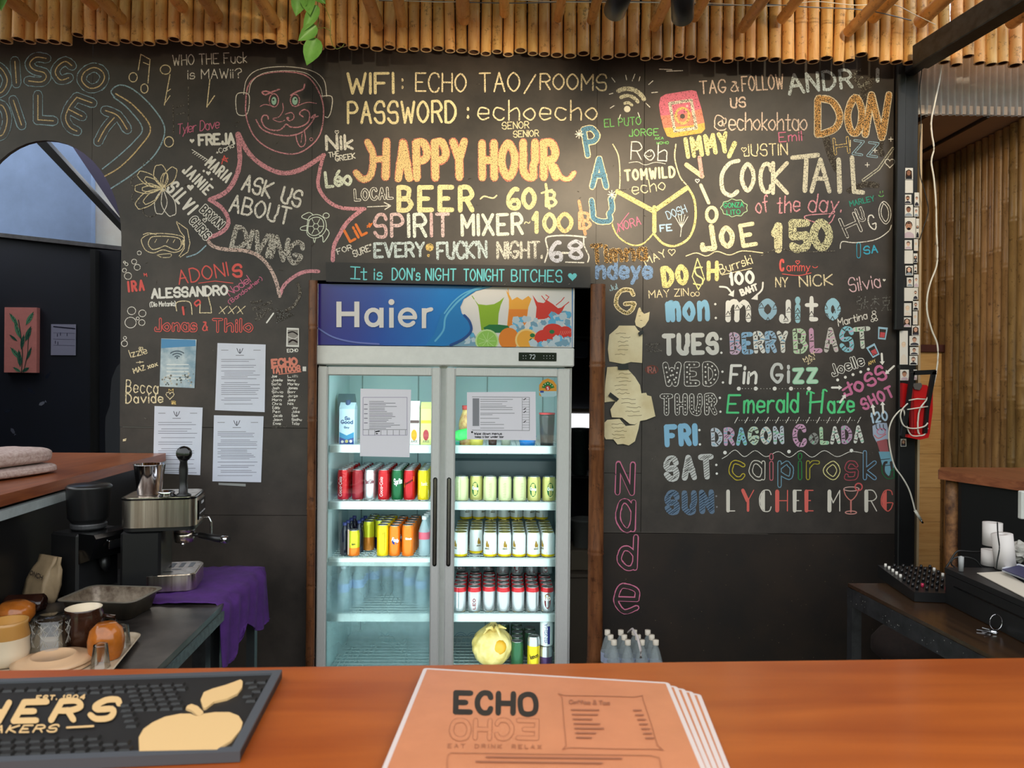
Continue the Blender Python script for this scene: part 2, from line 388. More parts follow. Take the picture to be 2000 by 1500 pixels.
        def walk(r, step):
            acc = step / 2
            for i in range(1, len(r)):
                a, b = r[i - 1], r[i]; d = math.dist(a, b)
                while acc < d:
                    t = acc / d; yield (a[0] + (b[0] - a[0]) * t, a[1] + (b[1] - a[1]) * t, (b[0] - a[0]) / d, (b[1] - a[1]) / d); acc += step
                acc -= d
        if style == 'dots':
            for ci, r in allr:
                for x, y, _, _ in walk(r, w * .95): s.disc(x, y, w * .2, M(m, ci), n=6)
        if style == 'stripe':
            for ci, r in allr:
                for x, y, dx, dy in walk(r, 5): s.ribbon([(x - w * .42, y + w * .3), (x + w * .42, y - w * .3)], 1.1, m2 or BK, caps=False)
        if style == 'patt':
            for ci, r in allr:
                for q, (x, y, dx, dy) in enumerate(walk(r, 6)):
                    c = (m2 or [BK])[(q + ci) % len(m2 or [BK])]
                    if q % 3 == 0: s.ribbon([(x - dy * w * .45, y + dx * w * .45), (x + dy * w * .45, y - dx * w * .45)], 2.2, c, caps=False)
                    elif q % 3 == 1: s.disc(x, y, w * .2, c, n=6)
                    else: s.ribbon([(x - w * .35, y + w * .3), (x + w * .35, y - w * .3)], 1.2, BK, caps=False)
        return s
    def end(s, name, parent, label=None):
        o = s.mb.build(name, parent, fix=False)
        if label: o['label'] = label
        return o

# ================================================================ THE SETTING
BK = mat('board_black', (50, 44, 40), rough=.5, noise=.25, nscale=2.2, c2=(74, 66, 60), bump=.15, coord='Object')
BK.node_tree.nodes['Mapping'].inputs['Scale'].default_value = (1, 1, 1)
BOARDM = BK
BKLOW = mat('board_brown_black', (24, 16, 10), rough=.6, noise=.3, nscale=4, c2=(38, 26, 16), bump=.2)
DARK = mat('dark_backing', (14, 13, 12), rough=.8)
BLACKM = mat('black_paint', (20, 20, 21), rough=.45, noise=.2, nscale=12, bump=.2)
STEELBK = mat('black_steel', (24, 25, 27), rough=.42, noise=.3, nscale=25, c2=(44, 44, 46), bump=.15)
FLOOR = mat('concrete_floor', (70, 64, 58), rough=.7, noise=.2, nscale=4)
Z0 = 0.0
mb = MB(); mb.box((-6, -5, -.1), (6, 8, 0), FLOOR); struct(mb.build('floor'))
def X_(px, py=560, Y=WY): return pix(px, py, Y).x
def Z_(py, px=1000, Y=WY): return pix(px, py, Y).z

ztop_note = 0
xl, xa, xo0, xo1, xr = -3.9, X_(237), X_(607), X_(1163), X_(1790)
zo = Z_(552); ztop = 3.2
# arch outline
arch = []
for i in range(25):
    t = pi * i / 24
    arch.append((90 + 147 * cos(t), 462 - 188 * sin(t)))
archw = [pix(px, py, WY) for px, py in arch]
BT = .02
mb = MB()
def wbox(x0, x1, z0, z1, y0=WY + BT, y1=WY + .09, m=DARK): mb.box((x0, y0, z0), (x1, y1, z1), m)
wbox(xa + .01, xo0, 0, ztop); wbox(xo0, xo1, zo + .02, ztop); wbox(xo1, xr, 0, ztop)
WALL = struct(mb.build('wall_back'))
# chalkboard plywood sheets with open joints
def sheet(poly, m=BK):
    b = MB(); n = len(poly)
    b.prism(poly, 'y', WY, WY + BT - .001, m)
    return b.build('plywood_panel', WALL)
g = .0012
zs1, zs2 = Z_(835, 420), Z_(1006, 420)
ap = [(archw[0].x, zs1 + g)] + [(p.x, p.z) for p in archw] + [(archw[-1].x, 0), (xl, 0), (xl, ztop), (X_(190) , ztop), (X_(190), archw[4].z)]
# the sheet over the arch is cut in two at x=190 px
split = [i for i, p in enumerate(arch) if p[0] <= 190][0]
s190 = pix(190, arch[split][1], WY)
left = [(p.x, p.z) for p in archw[split:]] + [(archw[-1].x, 0), (xl, 0), (xl, ztop), (archw[split].x - g, ztop)]
right = [(archw[split].x + g, ztop), (archw[split].x + g, archw[split].z)] + [(p.x, p.z) for p in reversed(archw[:split])] + [(archw[0].x, zs1 + g), (xo0, zs1 + g), (xo0, ztop)]
sheet(left); sheet(right)
sheet([(xa, zs2 + g), (xo0, zs2 + g), (xo0, zs1 - g), (xa, zs1 - g)])
sheet([(xa, 0), (xo0, 0), (xo0, zs2 - g), (xa, zs2 - g)])
xs = X_(1258, 300)
sheet([(xo0 + g, zo), (xo1, zo), (xo1, ztop), (xo0 + g, ztop)])
zr1, zr2 = Z_(925, 1400), Z_(1042, 1450)
sheet([(xo1 + g, zr1 + g), (xs - g, zr1 + g), (xs - g, ztop), (xo1 + g, ztop)])
sheet([(xs + g, zr2 + g), (xr, zr2 + g), (xr, ztop), (xs + g, ztop)])
sheet([(xo1 + g, zr2 + g), (xs - g, zr2 + g), (xs - g, zr1 - g), (xo1 + g, zr1 - g)])
sheet([(xo1 + g, 0), (xr, 0), (xr, zr2 - g), (xo1 + g, zr2 - g)], BKLOW)

# ---- room behind the arch
NAVY = mat('navy_wall', (16, 21, 36), rough=.6, noise=.15, nscale=5)
BLUEP = mat('pale_blue_wall', (150, 174, 214), rough=.7, noise=.12, nscale=3)
CREAMP = mat('cream_wall', (255, 250, 236), rough=.8, noise=.08, nscale=6)
MAUVE = mat('mauve_panel', (104, 100, 128), rough=.8)
GREYP = mat('grey_panel', (60, 64, 74), rough=.8, noise=.15, nscale=4)
YB = 4.75
mb = MB()
def quadP(b, pts, Y, m, th=.05):
    ps = [pix(px, py, Y) for px, py in pts]
    b.prism([(p.x, p.z) for p in ps], 'y', Y, Y + th, m)
quadP(mb, [(-420, 440), (-60, 452), (300, 494), (320, 1250), (-420, 1250)], YB, NAVY)
quadP(mb, [(-420, -60), (178, -60), (178, 480), (-60, 452), (-420, 440)], YB + .002, BLUEP)
struct(mb.build('wall_arch_room'))
mb = MB(); quadP(mb, [(178, 330), (330, 330), (330, 500), (178, 480)], YB + .06, CREAMP); struct(mb.build('wall_arch_room_end'))
# dado rail across that wall, thick beam and soffit board
mb = MB(); quadP(mb, [(-420, 436), (-60, 448), (300, 488), (300, 496), (-60, 456), (-420, 444)], YB - .03, mat('worn_rail', (88, 86, 88), rough=.6, noise=.3, nscale=20), .03); struct(mb.build('trim_1'))
mb = MB(); quadP(mb, [(30, 230), (80, 265), (250, 452), (250, 466), (70, 278), (30, 243)], 4.25, BLACKM, .08); struct(mb.build('trim_2'))
mb = MB(); quadP(mb, [(70, 180), (300, 180), (300, 470), (245, 440)], 4.36, MAUVE, .03); struct(mb.build('wall_arch_gable'))
mb = MB(); p = pix(-200, 1000, WY); mb.box((-3.9, WY + .1, 0), (-3.8, YB, 2.6), NAVY); struct(mb.build('wall_arch_left'))
# door frame in the navy room
mb = MB()
quadP(mb, [(176, 486), (186, 487), (186, 1250), (176, 1250)], YB - .10, BLACKM, .1); quadP(mb, [(188, 487), (235, 490), (235, 1250), (188, 1250)], YB - .05, mat('navy_door', (13, 16, 30), rough=.5), .05)
o = struct(mb.build('door_1'))
# right side wall of that room with the grey painted wave
xj = X_(237) + .03
mb = MB(); mb.box((xj + .0, WY + .1, 0), (xj + .06, YB - .2, 2.2), NAVY)
ji = struct(mb.build('wall_arch_right'))
mb = MB(); quadP(mb, [(236, 708), (228, 716), (218, 740), (215, 775), (215, 790), (206, 815), (205, 845), (208, 960), (236, 960)], 4.4, mat('grey_paint', (52, 54, 60), rough=.7), .01); o = mb.build('painted_wave', ji); struct(o)

# ---- right alcove: soffit, corrugated sheet, bamboo walls, plank door
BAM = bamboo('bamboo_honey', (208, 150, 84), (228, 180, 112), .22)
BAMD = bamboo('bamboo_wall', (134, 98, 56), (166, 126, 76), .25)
BAMR = bamboo('bamboo_rim', (222, 190, 140), (235, 205, 160), .1)
BIN = mat('bamboo_inside', (70, 42, 20), rough=.9)
YA = 4.2
def polemesh(name, L, r, mats, nodes, n=12, openend=True):
    b = MB(); pr = []
    m, rim, ins = mats
    zn = sorted(nodes)
    z = 0; pr.append((r, 0))
    for q in zn: pr += [(r * .985, q - .012), (r * 1.09, q - .004), (r * .97, q + .003), (r * 1.05, q + .008), (r, q + .02)]
    pr.append((r * .97, L)); b.lathe(pr, m, n, closed=False)
    b.lathe([(r * .97, L, m), (0, L, m)], m, n, closed=False)
    if openend:
        b.lathe([(r, 0, rim), (r * .74, .001, rim)], rim, n, closed=False, smooth=False); b.lathe([(r * .74, .001, ins), (r * .7, .07, ins), (0, .07, ins)], ins, n, closed=False)
    else: b.lathe([(r, 0), (0, 0)], m, n, closed=False)
    return b.mesh(name)
def pole(me, name, parent, loc, rot, sc=1, mt=None):
    o = bpy.data.objects.new(name, me); COL.objects.link(o); o.parent = parent; o.location = loc; o.rotation_euler = rot
    o.scale = (sc, sc, 1) if not isinstance(sc, tuple) else sc; return o
SOF = mat('soffit_board', (206, 184, 164), rough=.8, noise=.12, nscale=2)
mb = MB(); mb.box((1.7, WY + .05, 2.86), (3.4, YA + .3, 2.9), SOF)
for x in (2.05, 2.35, 2.75): mb.box((x, WY + .05, 2.845), (x + .012, YA + .2, 2.862), mat('dark_joint', (60, 48, 40)))
ALC = struct(mb.build('ceiling_alcove'))
# bamboo walls
wb = MB(); wb.box((1.6, YA + .06, 0), (3.2, YA + .12, 2.9), DARK); WBK = struct(wb.build('wall_alcove_back'))
wb = MB(); wb.box((2.60, 1.0, 0), (2.66, YA + .1, 2.9), DARK); WRT = struct(wb.build('wall_right'))
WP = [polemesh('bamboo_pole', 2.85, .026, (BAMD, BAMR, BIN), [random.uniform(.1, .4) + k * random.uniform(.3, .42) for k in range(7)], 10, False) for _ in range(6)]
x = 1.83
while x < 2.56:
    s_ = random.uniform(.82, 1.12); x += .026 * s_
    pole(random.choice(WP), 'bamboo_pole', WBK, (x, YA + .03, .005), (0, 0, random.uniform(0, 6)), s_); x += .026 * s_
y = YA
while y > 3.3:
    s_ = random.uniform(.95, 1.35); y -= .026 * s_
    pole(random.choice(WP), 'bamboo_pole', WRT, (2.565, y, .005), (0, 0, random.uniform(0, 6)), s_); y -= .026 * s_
# corrugated sheet over the alcove
mb = MB(); YC = 3.5; xs0, xs1 = pix(1789, 180, YC).x, 3.1
zt, zb = 3.25, pix(1900, 226, YC).z
n = int((xs1 - xs0) / .0048); vs = []
for i in range(n + 1):
    x = xs0 + (xs1 - xs0) * i / n; y = YC + .008 * cos(i * 2 * pi / 7)
    vs += [(x, y, zb), (x, y, zt), (x, y + .002, zb), (x, y + .002, zt)]
fs = [];
for i in range(n): a = 4 * i; fs += [(a, a + 4, a + 5, a + 1), (a + 2, a + 3, a + 7, a + 6), (a, a + 2, a + 6, a + 4)]
GALV = mat('galvanised_sheet', (222, 220, 220), rough=.45, metal=.0, noise=.12, nscale=9)
mb.add(vs, fs, GALV, True); o = mb.build('corrugated_sheet', fix=False); tag(o, 'pale grey corrugated metal sheet over the alcove opening right of the chalkboard', 'metal sheet')
# plank door with maroon frame
PINE = wood('pine_cross_grain', (204, 150, 86), (226, 178, 112), 'X', .5, 8)
PINEV = wood('pine_upright', (214, 166, 98), (232, 190, 124), 'Z', .5, 5)
MAROON = mat('maroon_wood', (88, 46, 38), rough=.5, noise=.2, nscale=12)
YD = YA - .03
door = empty('door_2', pix(1840, 1200, YD).xyz * 1); door.location.z = 0; struct(door)
def dchild(b, name): o = b.build(name, door); o.location = -door.location; return o
def P2(px, py, Y=YD): p = pix(px, py, Y); return p
xd0, xd1, xd2, xd3 = P2(1770, 700).x, P2(1839, 700).x, P2(1881, 700).x, P2(1899, 700).x
zd = P2(1840, 688).z; zf = P2(1840, 674).z
for a, b_, m_ in ((xd1 + .001, xd2, PINEV),):
    b = MB(); b.box((a, YD - .02, .02), (b_, YD, zd), m_); dchild(b, 'plank')
zz = .02
for i in range(9):
    z2 = .02 + (zd - .02) * (i + 1) / 9
    b = MB(); b.box((xd0, YD - .018, zz), (xd1 - .001, YD, z2 - .0015), PINE); dchild(b, 'plank'); zz = z2
b = MB(); b.box((xd0 - .02, YD - .035, zd), (xd3, YD, zf), MAROON); b.box((xd2, YD - .035, 0), (xd3, YD, zd), MAROON); dchild(b, 'door_frame')

# ---- black post at the right end of the chalkboard
mb = MB(); px0, px1 = X_(1757, 700, 3.42), X_(1790, 700, 3.42)
mb.cbox((px0, 3.42, 0), (px1, 3.56, 3.7), BLACKM); POST = struct(mb.build('trim_3'))
mb = MB(); q0 = pix(1751, 140, 3.41); q1 = pix(1764, 645, 3.41); mb.cbox((q0.x, 3.40, q1.z), (q1.x, 3.42, 3.1), BLACKM); struct(mb.build('trim_4'))
mb = MB(); q0 = pix(1790, 240, 3.5); q1 = pix(1794, 1100, 3.5); mb.box((q0.x + .001, 3.47, 0), (q0.x + .012, 3.5, 2.8), mat('pale_edge', (190, 165, 130), rough=.7)); struct(mb.build('trim_5'))

# ---- unseen roof over the rafters, its edges set to shape shade and daylight
ROOF = mat('roof_underside', (120, 88, 52), rough=.8, noise=.25, nscale=14)
mb = MB(); mb.box((-3.8, .9, 3.74), (1.8, 3.42, 3.8), ROOF); struct(mb.build('ceiling'))

mb = MB(); mb.box((-3.8, 3.375, 3.16), (1.78, 3.395, 3.4), DARK); struct(mb.build('added_gap_board'))  # dark board added behind the awning to keep sky out of its gaps
# ================================================================ BAMBOO AWNING
AW = empty('bamboo_awning', (0, 3.3, 3.2)); tag(AW, 'awning of honey-coloured bamboo poles hanging above the chalkboard wall', 'bamboo awning')
R0 = .0262
AP = []
for _ in range(8):
    nd = [random.uniform(.02, .32)]; nd.append(nd[0] + random.uniform(.22, .3))
    AP.append(polemesh('bamboo_pole', .62, R0, (BAM, BAMR, BIN), nd, 14))
yb = lambda px: (80 + px * .008) if px < 500 else (84 + (px - 500) * .046 if px < 1000 else 107 + (px - 1000) * .019)
px = -230; cnt = 0
while px < 2330:
    s_ = random.uniform(.86, 1.08); Yp = 3.30 + random.uniform(-.008, .012)
    wpx = 2 * R0 * s_ * FPX / Yp * 1.06; px += wpx / 2
    if True:
        b0 = pix(px, min(yb(px), 124) + random.uniform(-6, 5) - (12 if random.random() < .06 else 0), Yp)
        o = pole(random.choice(AP), 'bamboo_pole', AW, (b0.x, b0.y - 3.3, b0.z - 3.2), (random.uniform(-.03, .02), random.uniform(-.012, .012), random.uniform(0, 6)), s_); cnt += 1
    px += wpx / 2
RP = [polemesh('bamboo_rafter', 2.3, .025, (BAM, BAMR, BIN), [.06, .42 + i * .1, .85 + i * .05, 1.3, 1.8], 12, False) for i in range(3)]
for px, py, s_ in ((10, -6, 1), (63, 34, 1.05), (183, 9, 1), (236, 37, 1.05), (357, 15, 1), (424, 32, 1.1), (536, 44, 1.05), (600, 30, .9), (738, 50, 1.05), (786, 44, .95), (906, 38, 1.15), (985, 26, .9), (1090, 36, .8), (1155, 40, .85), (1278, 52, .95), (1355, 34, .95), (1450, 55, .95), (1527, 37, .95), (1657, 62, .95), (1705, 34, 1.1), (1797, 42, 1.2), (1975, 44, 1.2)):
    e = pix(px, py, 3.235)
    pole(random.choice(RP), 'bamboo_rafter', AW, (e.x, e.y - 3.3, e.z - 3.2), (radians(89.2), 0, random.uniform(-.03, .03)), s_ * 1.0)

# ================================================================ CHALK ON THE BOARD
W_ = ((236, 232, 222), .86); WS = (238, 236, 228); C_ = ((240, 224, 184), .84); CY = ((232, 200, 128), .72); PK = ((222, 156, 166), .8); PKS = (212, 120, 150)
BL = ((128, 172, 196), .7); BLS = (138, 190, 222); GR = (96, 214, 140); GRD = ((120, 190, 110), .9); RD = (226, 104, 98); OR = (232, 130, 70); GY = ((150, 145, 135), .5); CYN = (122, 212, 218)
DK = None
def T(txt, x0, y0, x1, y1, h, m, w, style=None, m2=None, e=1.4, sp=.22, label=None, slant=0):
    k = Ink(); k.text(txt, x0, y0, x1, y1, h, m, w, style, m2, e, sp, slant); return k.end('chalk_writing', WALL, label)
def D(label=None):
    k = Ink(); k.fin = lambda: k.end('chalk_drawing', WALL, label); return k
# --- sign over the arch: blue outlines with a yellow core line
k = Ink()
BLO = ((158, 190, 204), .85); YL = ((226, 200, 150), .85)
def neon(pts, closed=False, smooth=True, w=16):
    p = smoothpts(pts, closed, 5) if smooth else pts
    return p
nst = [neon([(-22, 128), (0, 132), (14, 155), (6, 178), (-12, 184)]), neon([(29, 120), (32, 162)], smooth=False),
       neon([(90, 114), (70, 112), (58, 124), (66, 136), (86, 142), (90, 152), (80, 160), (56, 158)]), neon([(140, 128), (128, 120), (114, 128), (108, 142), (118, 156), (134, 152)]),
       neon([(182, 132), (164, 142), (160, 158), (175, 172), (194, 168), (204, 152), (198, 138)], True),
       neon([(-20, 204), (4, 206), (14, 232), (6, 262), (-10, 266)]), neon([(26, 196), (42, 244)], smooth=False), neon([(74, 186), (74, 234), (104, 236)], smooth=False),
       neon([(150, 190), (136, 208), (128, 230), (136, 248), (150, 256)]), neon([(150, 190), (180, 201)], smooth=False), neon([(135, 214), (160, 227)], smooth=False),
       neon([(206, 216), (230, 226), (248, 252)]), neon([(223, 230), (206, 250), (192, 276)])]
for q in nst: k.ribbon(q, 20, BLO)
for q in nst: k.ribbon(q, 17, BK)
for q in nst: k.ribbon(q, 2.2, YL)
k.end('chalk_writing', WALL, 'outlined blue and yellow chalk lettering around the arch')
k = Ink()
for q, c, w_ in (([(224, 190), (217, 178), (234, 166), (262, 176), (300, 212), (322, 253), (304, 300), (262, 338), (217, 368)], BLO, 2.6), ([(222, 190), (250, 212), (278, 250), (262, 276), (230, 306), (200, 330)], BLO, 2.4), ([(226, 183), (262, 207), (294, 250), (272, 288), (236, 325), (205, 344)], YL, 2.6)):
    k.curve(q, w_, c)
k.end('chalk_drawing', WALL, 'blue and yellow chalk bracket right of the arch')
k = D(); c = C_
k.line([(270, 137), (275, 106), (293, 116), (289, 162)], 2, c); k.line([(280, 122), (290, 126)], 1.6, c); k.circ(260, 151, 8, 9, 2, c); k.circ(282, 173, 7, 9, 2, c)
k.circ(323, 136, 10, 9, 2, c); k.line([(332, 146), (321, 205)], 2, c); k.line([(325, 180), (333, 174)], 1.6, c); k.line([(321, 203), (332, 187)], 1.6, c)
k.line([(338, 205), (339, 262)], 1.4, GY); k.line([(368, 170), (368, 238)], 1.5, GY); k.line([(345, 210), (360, 205)], 1.5, GY); k.line([(345, 224), (362, 220)], 1.5, GY); k.circ(330, 277, 9, 10, 2, c)
k.line([(410, 155), (404, 209), (419, 187)], 2, c); k.fin()
T('WHO THE Fuck', 338, 128, 482, 122, 20, W_, 1.9); T('is MAWii?', 367, 154, 472, 152, 18, W_, 1.8)
T('Tyler Dave', 347, 262, 428, 250, 19, PKS, 1.6, sp=.12, slant=.25)
T('FREJA', 389, 283, 457, 280, 19, WS, 5)
k = D(); k.heart(375, 275, 5, WS); k.heart(407, 338, 5, WS); k.heart(372, 366, 7, WS); k.circ(385, 345, 1, 1, 3, WS); k.disc(398, 334, 2.5, WS); k.disc(413, 350, 2.5, WS); k.heart(400, 430, 4, WS, False)
for i in range(7): k.line([(375 + i * 4, 292 + i * 2.6), (381 + i * 4, 296 + i * 2.6), (376 + i * 4, 299 + i * 2.6)], 1.4, WS)
k.line([(433, 320), (438, 304), (444, 316), (434, 311), (445, 309)], 2, RD); k.fin()
T('+Carla', 424, 302, 457, 287, 9, WS, 1.4)
T('MARIA', 401, 322, 441, 356, 20, WS, 4.2, sp=.5); T('JAINIE', 356, 334, 402, 380, 19, WS, 4.2, sp=.5); T('SILVI', 325, 370, 368, 418, 24, WS, 5, sp=.6)
T('BRYAN', 391, 412, 428, 446, 15, WS, 3, 'in', sp=.3); T('CHRIS', 370, 432, 401, 468, 15, WS, 3, 'in', sp=.3)
# flower
k = D('cream chalk outline of a daisy-like flower')
for a, L, wd, c in ((60, 46, 11, C_), (100, 46, 13, C_), (148, 56, 11, C_), (180, 54, 10, C_), (215, 62, 13, C_), (262, 50, 12, W_), (80, 30, 7, C_), (150, 40, 7, C_), (182, 40, 6, C_), (218, 46, 8, C_), (290, 56, 13, W_)):
    t = radians(a); ux, uy = cos(t), -sin(t); nx, ny = -uy, ux; cx, cy = 318, 368
    k.curve([(cx, cy), (cx + ux * L * .5 + nx * wd, cy + uy * L * .5 + ny * wd), (cx + ux * L * .95 + nx * wd * .6, cy + uy * L * .95 + ny * wd * .6), (cx + ux * L, cy + uy * L), (cx + ux * L * .95 - nx * wd * .6, cy + uy * L * .95 - ny * wd * .6), (cx + ux * L * .5 - nx * wd, cy + uy * L * .5 - ny * wd), (cx, cy)], 1.7, c)
for a in (120, 165, 200, 240): k.circ(318 + cos(radians(a)) * 50, 368 - sin(radians(a)) * 50, 14, 12, 1.4, GY, a - 80, a + 80)
k.circ(318, 368, 5, 5, 2, C_); k.fin()
k = D('chalk outline of a diving mask and snorkel')
k.curve([(292, 468), (300, 462), (330, 462), (350, 466), (354, 478), (346, 488), (332, 484), (322, 480), (310, 485), (298, 487), (290, 478)], 1.8, C_, True)
k.curve([(282, 462), (276, 470), (284, 488), (300, 494), (318, 488), (340, 493), (356, 486), (360, 468), (350, 460), (320, 456), (295, 457)], 1.6, C_, True)
k.curve([(280, 458), (290, 455), (305, 458)], 1.6, C_); k.curve([(308, 498), (322, 496), (334, 496), (332, 502), (318, 503), (310, 500)], 1.4, C_, True)
k.line([(345, 435), (352, 452), (360, 462), (360, 485), (350, 500)], 1.6, C_); k.line([(345, 433), (366, 448), (371, 475), (367, 492), (352, 502)], 1.6, C_); k.fill([(356, 468), (361, 468), (361, 479), (356, 479)], C_)
for x in (302, 325, 338): k.line([(x, 474), (x + 4, 467)], 1.2, C_)
k.fin()
k = D(); 
for x, y, r in ((272, 494, 4), (262, 511, 5), (247, 516, 3), (243, 512, 2), (268, 522, 6), (243, 528, 4), (250, 539, 7), (257, 607, 8), (278, 612, 7), (255, 630, 11), (277, 630, 6), (269, 622, 3), (244, 660, 3), (243, 671, 6)): k.circ(x, y, r, r * .95, 1.4, W_)
k.fin()
T('ADONI', 350, 555, 446, 538, 26, RD, 2.6); T('S', 456, 540, 472, 539, 22, RD, 5)
k = D(); k.line([(388, 553), (420, 549), (455, 553)], 1.6, RD); k.line([(282, 539), (281, 534), (284, 537), (286, 534), (287, 540)], 1.6, RD); k.fin()
T('IRA', 252, 569, 281, 566, 18, RD, 4.6, sp=.55); T('ALESSANDRO', 297, 582, 444, 575, 17, WS, 4.4); T('(Dio Metania)', 293, 599, 343, 597, 9, WS, 1.6)
k = D(); k.curve([(345, 607), (344, 592), (358, 588), (372, 592), (375, 614)], 2, C_); k.line([(357, 600), (359, 614)], 4, RD); k.curve([(384, 598), (380, 592), (388, 586), (391, 592), (384, 597)], 3, RD); k.line([(391, 594), (390, 611), (413, 611), (412, 600), (407, 580)], 2, C_)
for x in (428, 446, 463): k.line([(x, 612), (x + 16, 598)], 1.6, C_); k.line([(x + 2, 599), (x + 11, 613)], 1.6, C_)
k.fin()
T('Jonas', 302, 645, 383, 646, 22, RD, 2.6, 'in', e=1.6, sp=.3); T('&', 396, 645, 405, 645, 16, RD, 2.4); T('Thilo', 417, 647, 492, 647, 23, RD, 2.6, 'in', e=1.6, sp=.3)
T('Nadel', 449, 578, 490, 550, 15, PKS, 1.6, sp=.14); T('(Bandowher)', 449, 594, 513, 546, 8, PKS, 1.3)
T('Mano', 492, 596, 512, 590, 8, GY, 1.2); T('Marrena', 496, 608, 532, 592, 9, GY, 1.2); T('to Visit', 502, 618, 534, 604, 8, GY, 1.2); T('Asan', 500, 628, 520, 616, 9, GY, 1.2)
k = D('faint grey chalk arrow pointing at the fridge'); k.curve([(582, 555), (586, 575), (574, 597), (560, 606)], 6, GY); k.fill([(538, 602), (576, 614), (540, 632)], ((120, 122, 120), .45)); k.line([(521, 630), (534, 612)], 3, WS); k.fin()
T('Izzie', 256, 698, 288, 690, 14, C_, 1.8, slant=-.1); T('+', 267, 712, 280, 711, 10, C_, 1.6); T('MAZ xox', 262, 729, 308, 714, 9, C_, 2)
k = D(); k.heart(275, 681, 4, C_, False); k.heart(332, 772, 8, C_, False); k.line([(330, 765), (330, 760), (334, 763), (338, 760), (338, 765)], 1.6, CY); k.fill([(334, 783), (343, 782), (344, 790), (335, 790)], CY); k.fill([(240, 858), (247, 856), (246, 861), (240, 862)], C_); k.fin()
T('Becca', 246, 766, 308, 769, 24, C_, 2.2, sp=.3); T('Davide', 246, 787, 318, 786, 18, C_, 2.6, sp=.3)
T('ECHO', 532, 716, 580, 712, 13, (222, 140, 120), 4.6); T('TATTOOS', 532, 729, 586, 724, 10, (222, 140, 120), 3.4); k = D(); k.line([(545, 731), (588, 726)], 1.6, (222, 140, 120)); k.fill([(591, 716), (598, 716), (598, 725), (591, 725)], WS); k.fin()
T('ECHO', 561, 688, 582, 687, 6, WS, 1.4)
for i, (a, b) in enumerate((('Joe', 'Lilli'), ('Joelle', 'Immy'), ('Sofia', 'Marley'), ('Josh', 'James'), ('Silvia', 'Barr'), ('Jaimie', 'Jorge'), ('Maria', 'Joey'), ('Chris', 'Nik'), ('Eddy', 'Jay'), ('Pezi', 'Jake'), ('Jacob', 'Sam'), ('Jason', 'Sadhu'), ('Enna', 'Toby'))):
    y = 735 + i * 7.7; T(a, 530 + i * .3, y + 2, 530 + i * .3 + 3.6 * len(a), y + 2, 5, W_, 1.1); T(b, 562 + (i > 7) * 8, y + 2, 562 + (i > 7) * 8 + 3.8 * len(b), y + 2, 5, W_, 1.1)
T('Cammy', 532, 836, 560, 834, 5, GY, 1)
# --- cartoon head with headphones and the speech balloon
k = D('pink chalk cartoon face wearing white headphones, tongue out')
k.curve([(480, 200), (486, 165), (510, 146), (555, 140), (598, 148), (622, 178), (632, 215), (625, 262), (600, 290), (570, 301), (530, 292), (498, 268), (482, 232)], 2.6, PK, True)
k.curve([(476, 184), (482, 155), (505, 136), (555, 130), (605, 137), (632, 155), (638, 188)], 1.6, W_); k.curve([(486, 182), (492, 160), (515, 143), (560, 138), (600, 144), (624, 168), (630, 190)], 1.4, W_)
k.curve([(463, 184), (484, 183), (487, 200), (482, 223), (466, 224), (461, 210)], 1.8, W_, True); k.curve([(628, 188), (648, 189), (647, 215), (641, 229), (635, 228)], 1.8, W_)
k.curve([(546, 174), (530, 180), (518, 185), (512, 180), (520, 178), (530, 182)], 3, PK); k.curve([(595, 165), (592, 174), (580, 179), (568, 186)], 3, PK)
k.circ(535, 196, 9, 13, 2, PK); k.circ(576, 196, 9, 12, 2, PK); k.disc(535, 197, 5, (170, 214, 196), 8); k.disc(576, 197, 5.5, (170, 214, 196), 8); k.disc(534, 195, 2, BK); k.disc(577, 194, 2, BK)
k.curve([(508, 208), (518, 204), (535, 208)], 1.6, PK); k.curve([(578, 208), (600, 200), (618, 202)], 1.6, PK)
k.curve([(552, 202), (553, 215), (545, 228), (533, 232), (545, 238), (556, 235)], 1.6, PK); k.curve([(557, 223), (570, 220), (574, 230), (566, 236), (560, 232)], 2, PK); k.disc(562, 231, 3, PK)
k.curve([(524, 232), (522, 226), (514, 226), (511, 236), (520, 250), (540, 255), (552, 250), (558, 243), (562, 244), (568, 248), (585, 248), (602, 238), (604, 220), (594, 214), (585, 222), (592, 228)], 2.6, PK)
k.curve([(500, 234), (512, 252), (535, 262), (565, 265), (590, 258), (608, 240), (616, 224), (608, 230), (621, 227)], 2.6, PK)
k.curve([(578, 262), (580, 275), (586, 286), (594, 284), (597, 272), (594, 254)], 2, PK); k.line([(590, 262), (588, 278)], 1.4, PK); k.circ(608, 272, 3, 3, 1.2, PK)
k.fin()
k = D('thick pink chalk outline of a speech balloon')
k.curve([(464, 262), (467, 285), (468, 320), (458, 352), (440, 376), (410, 390)], 9, PK); k.curve([(410, 390), (432, 405), (445, 425), (444, 442), (430, 455), (404, 466)], 8, PK)
k.curve([(404, 466), (415, 480), (440, 487), (480, 490), (508, 502), (528, 525), (540, 552), (546, 578)], 7, ((222, 196, 186), .7)); k.curve([(546, 578), (556, 556), (578, 538), (600, 530), (622, 530)], 7, PK)
k.curve([(466, 262), (485, 298), (515, 324), (552, 338), (590, 330), (632, 303)], 9, PK); k.curve([(632, 303), (624, 335), (622, 365), (640, 392), (668, 406), (712, 408)], 7, PK); k.curve([(708, 409), (680, 432), (662, 460), (652, 482), (650, 508)], 8, PK)
k.fin()
k = D('blue chalk smear')
k.curve([(365, 502), (385, 495), (402, 480)], 2.5, BLO); k.fin()
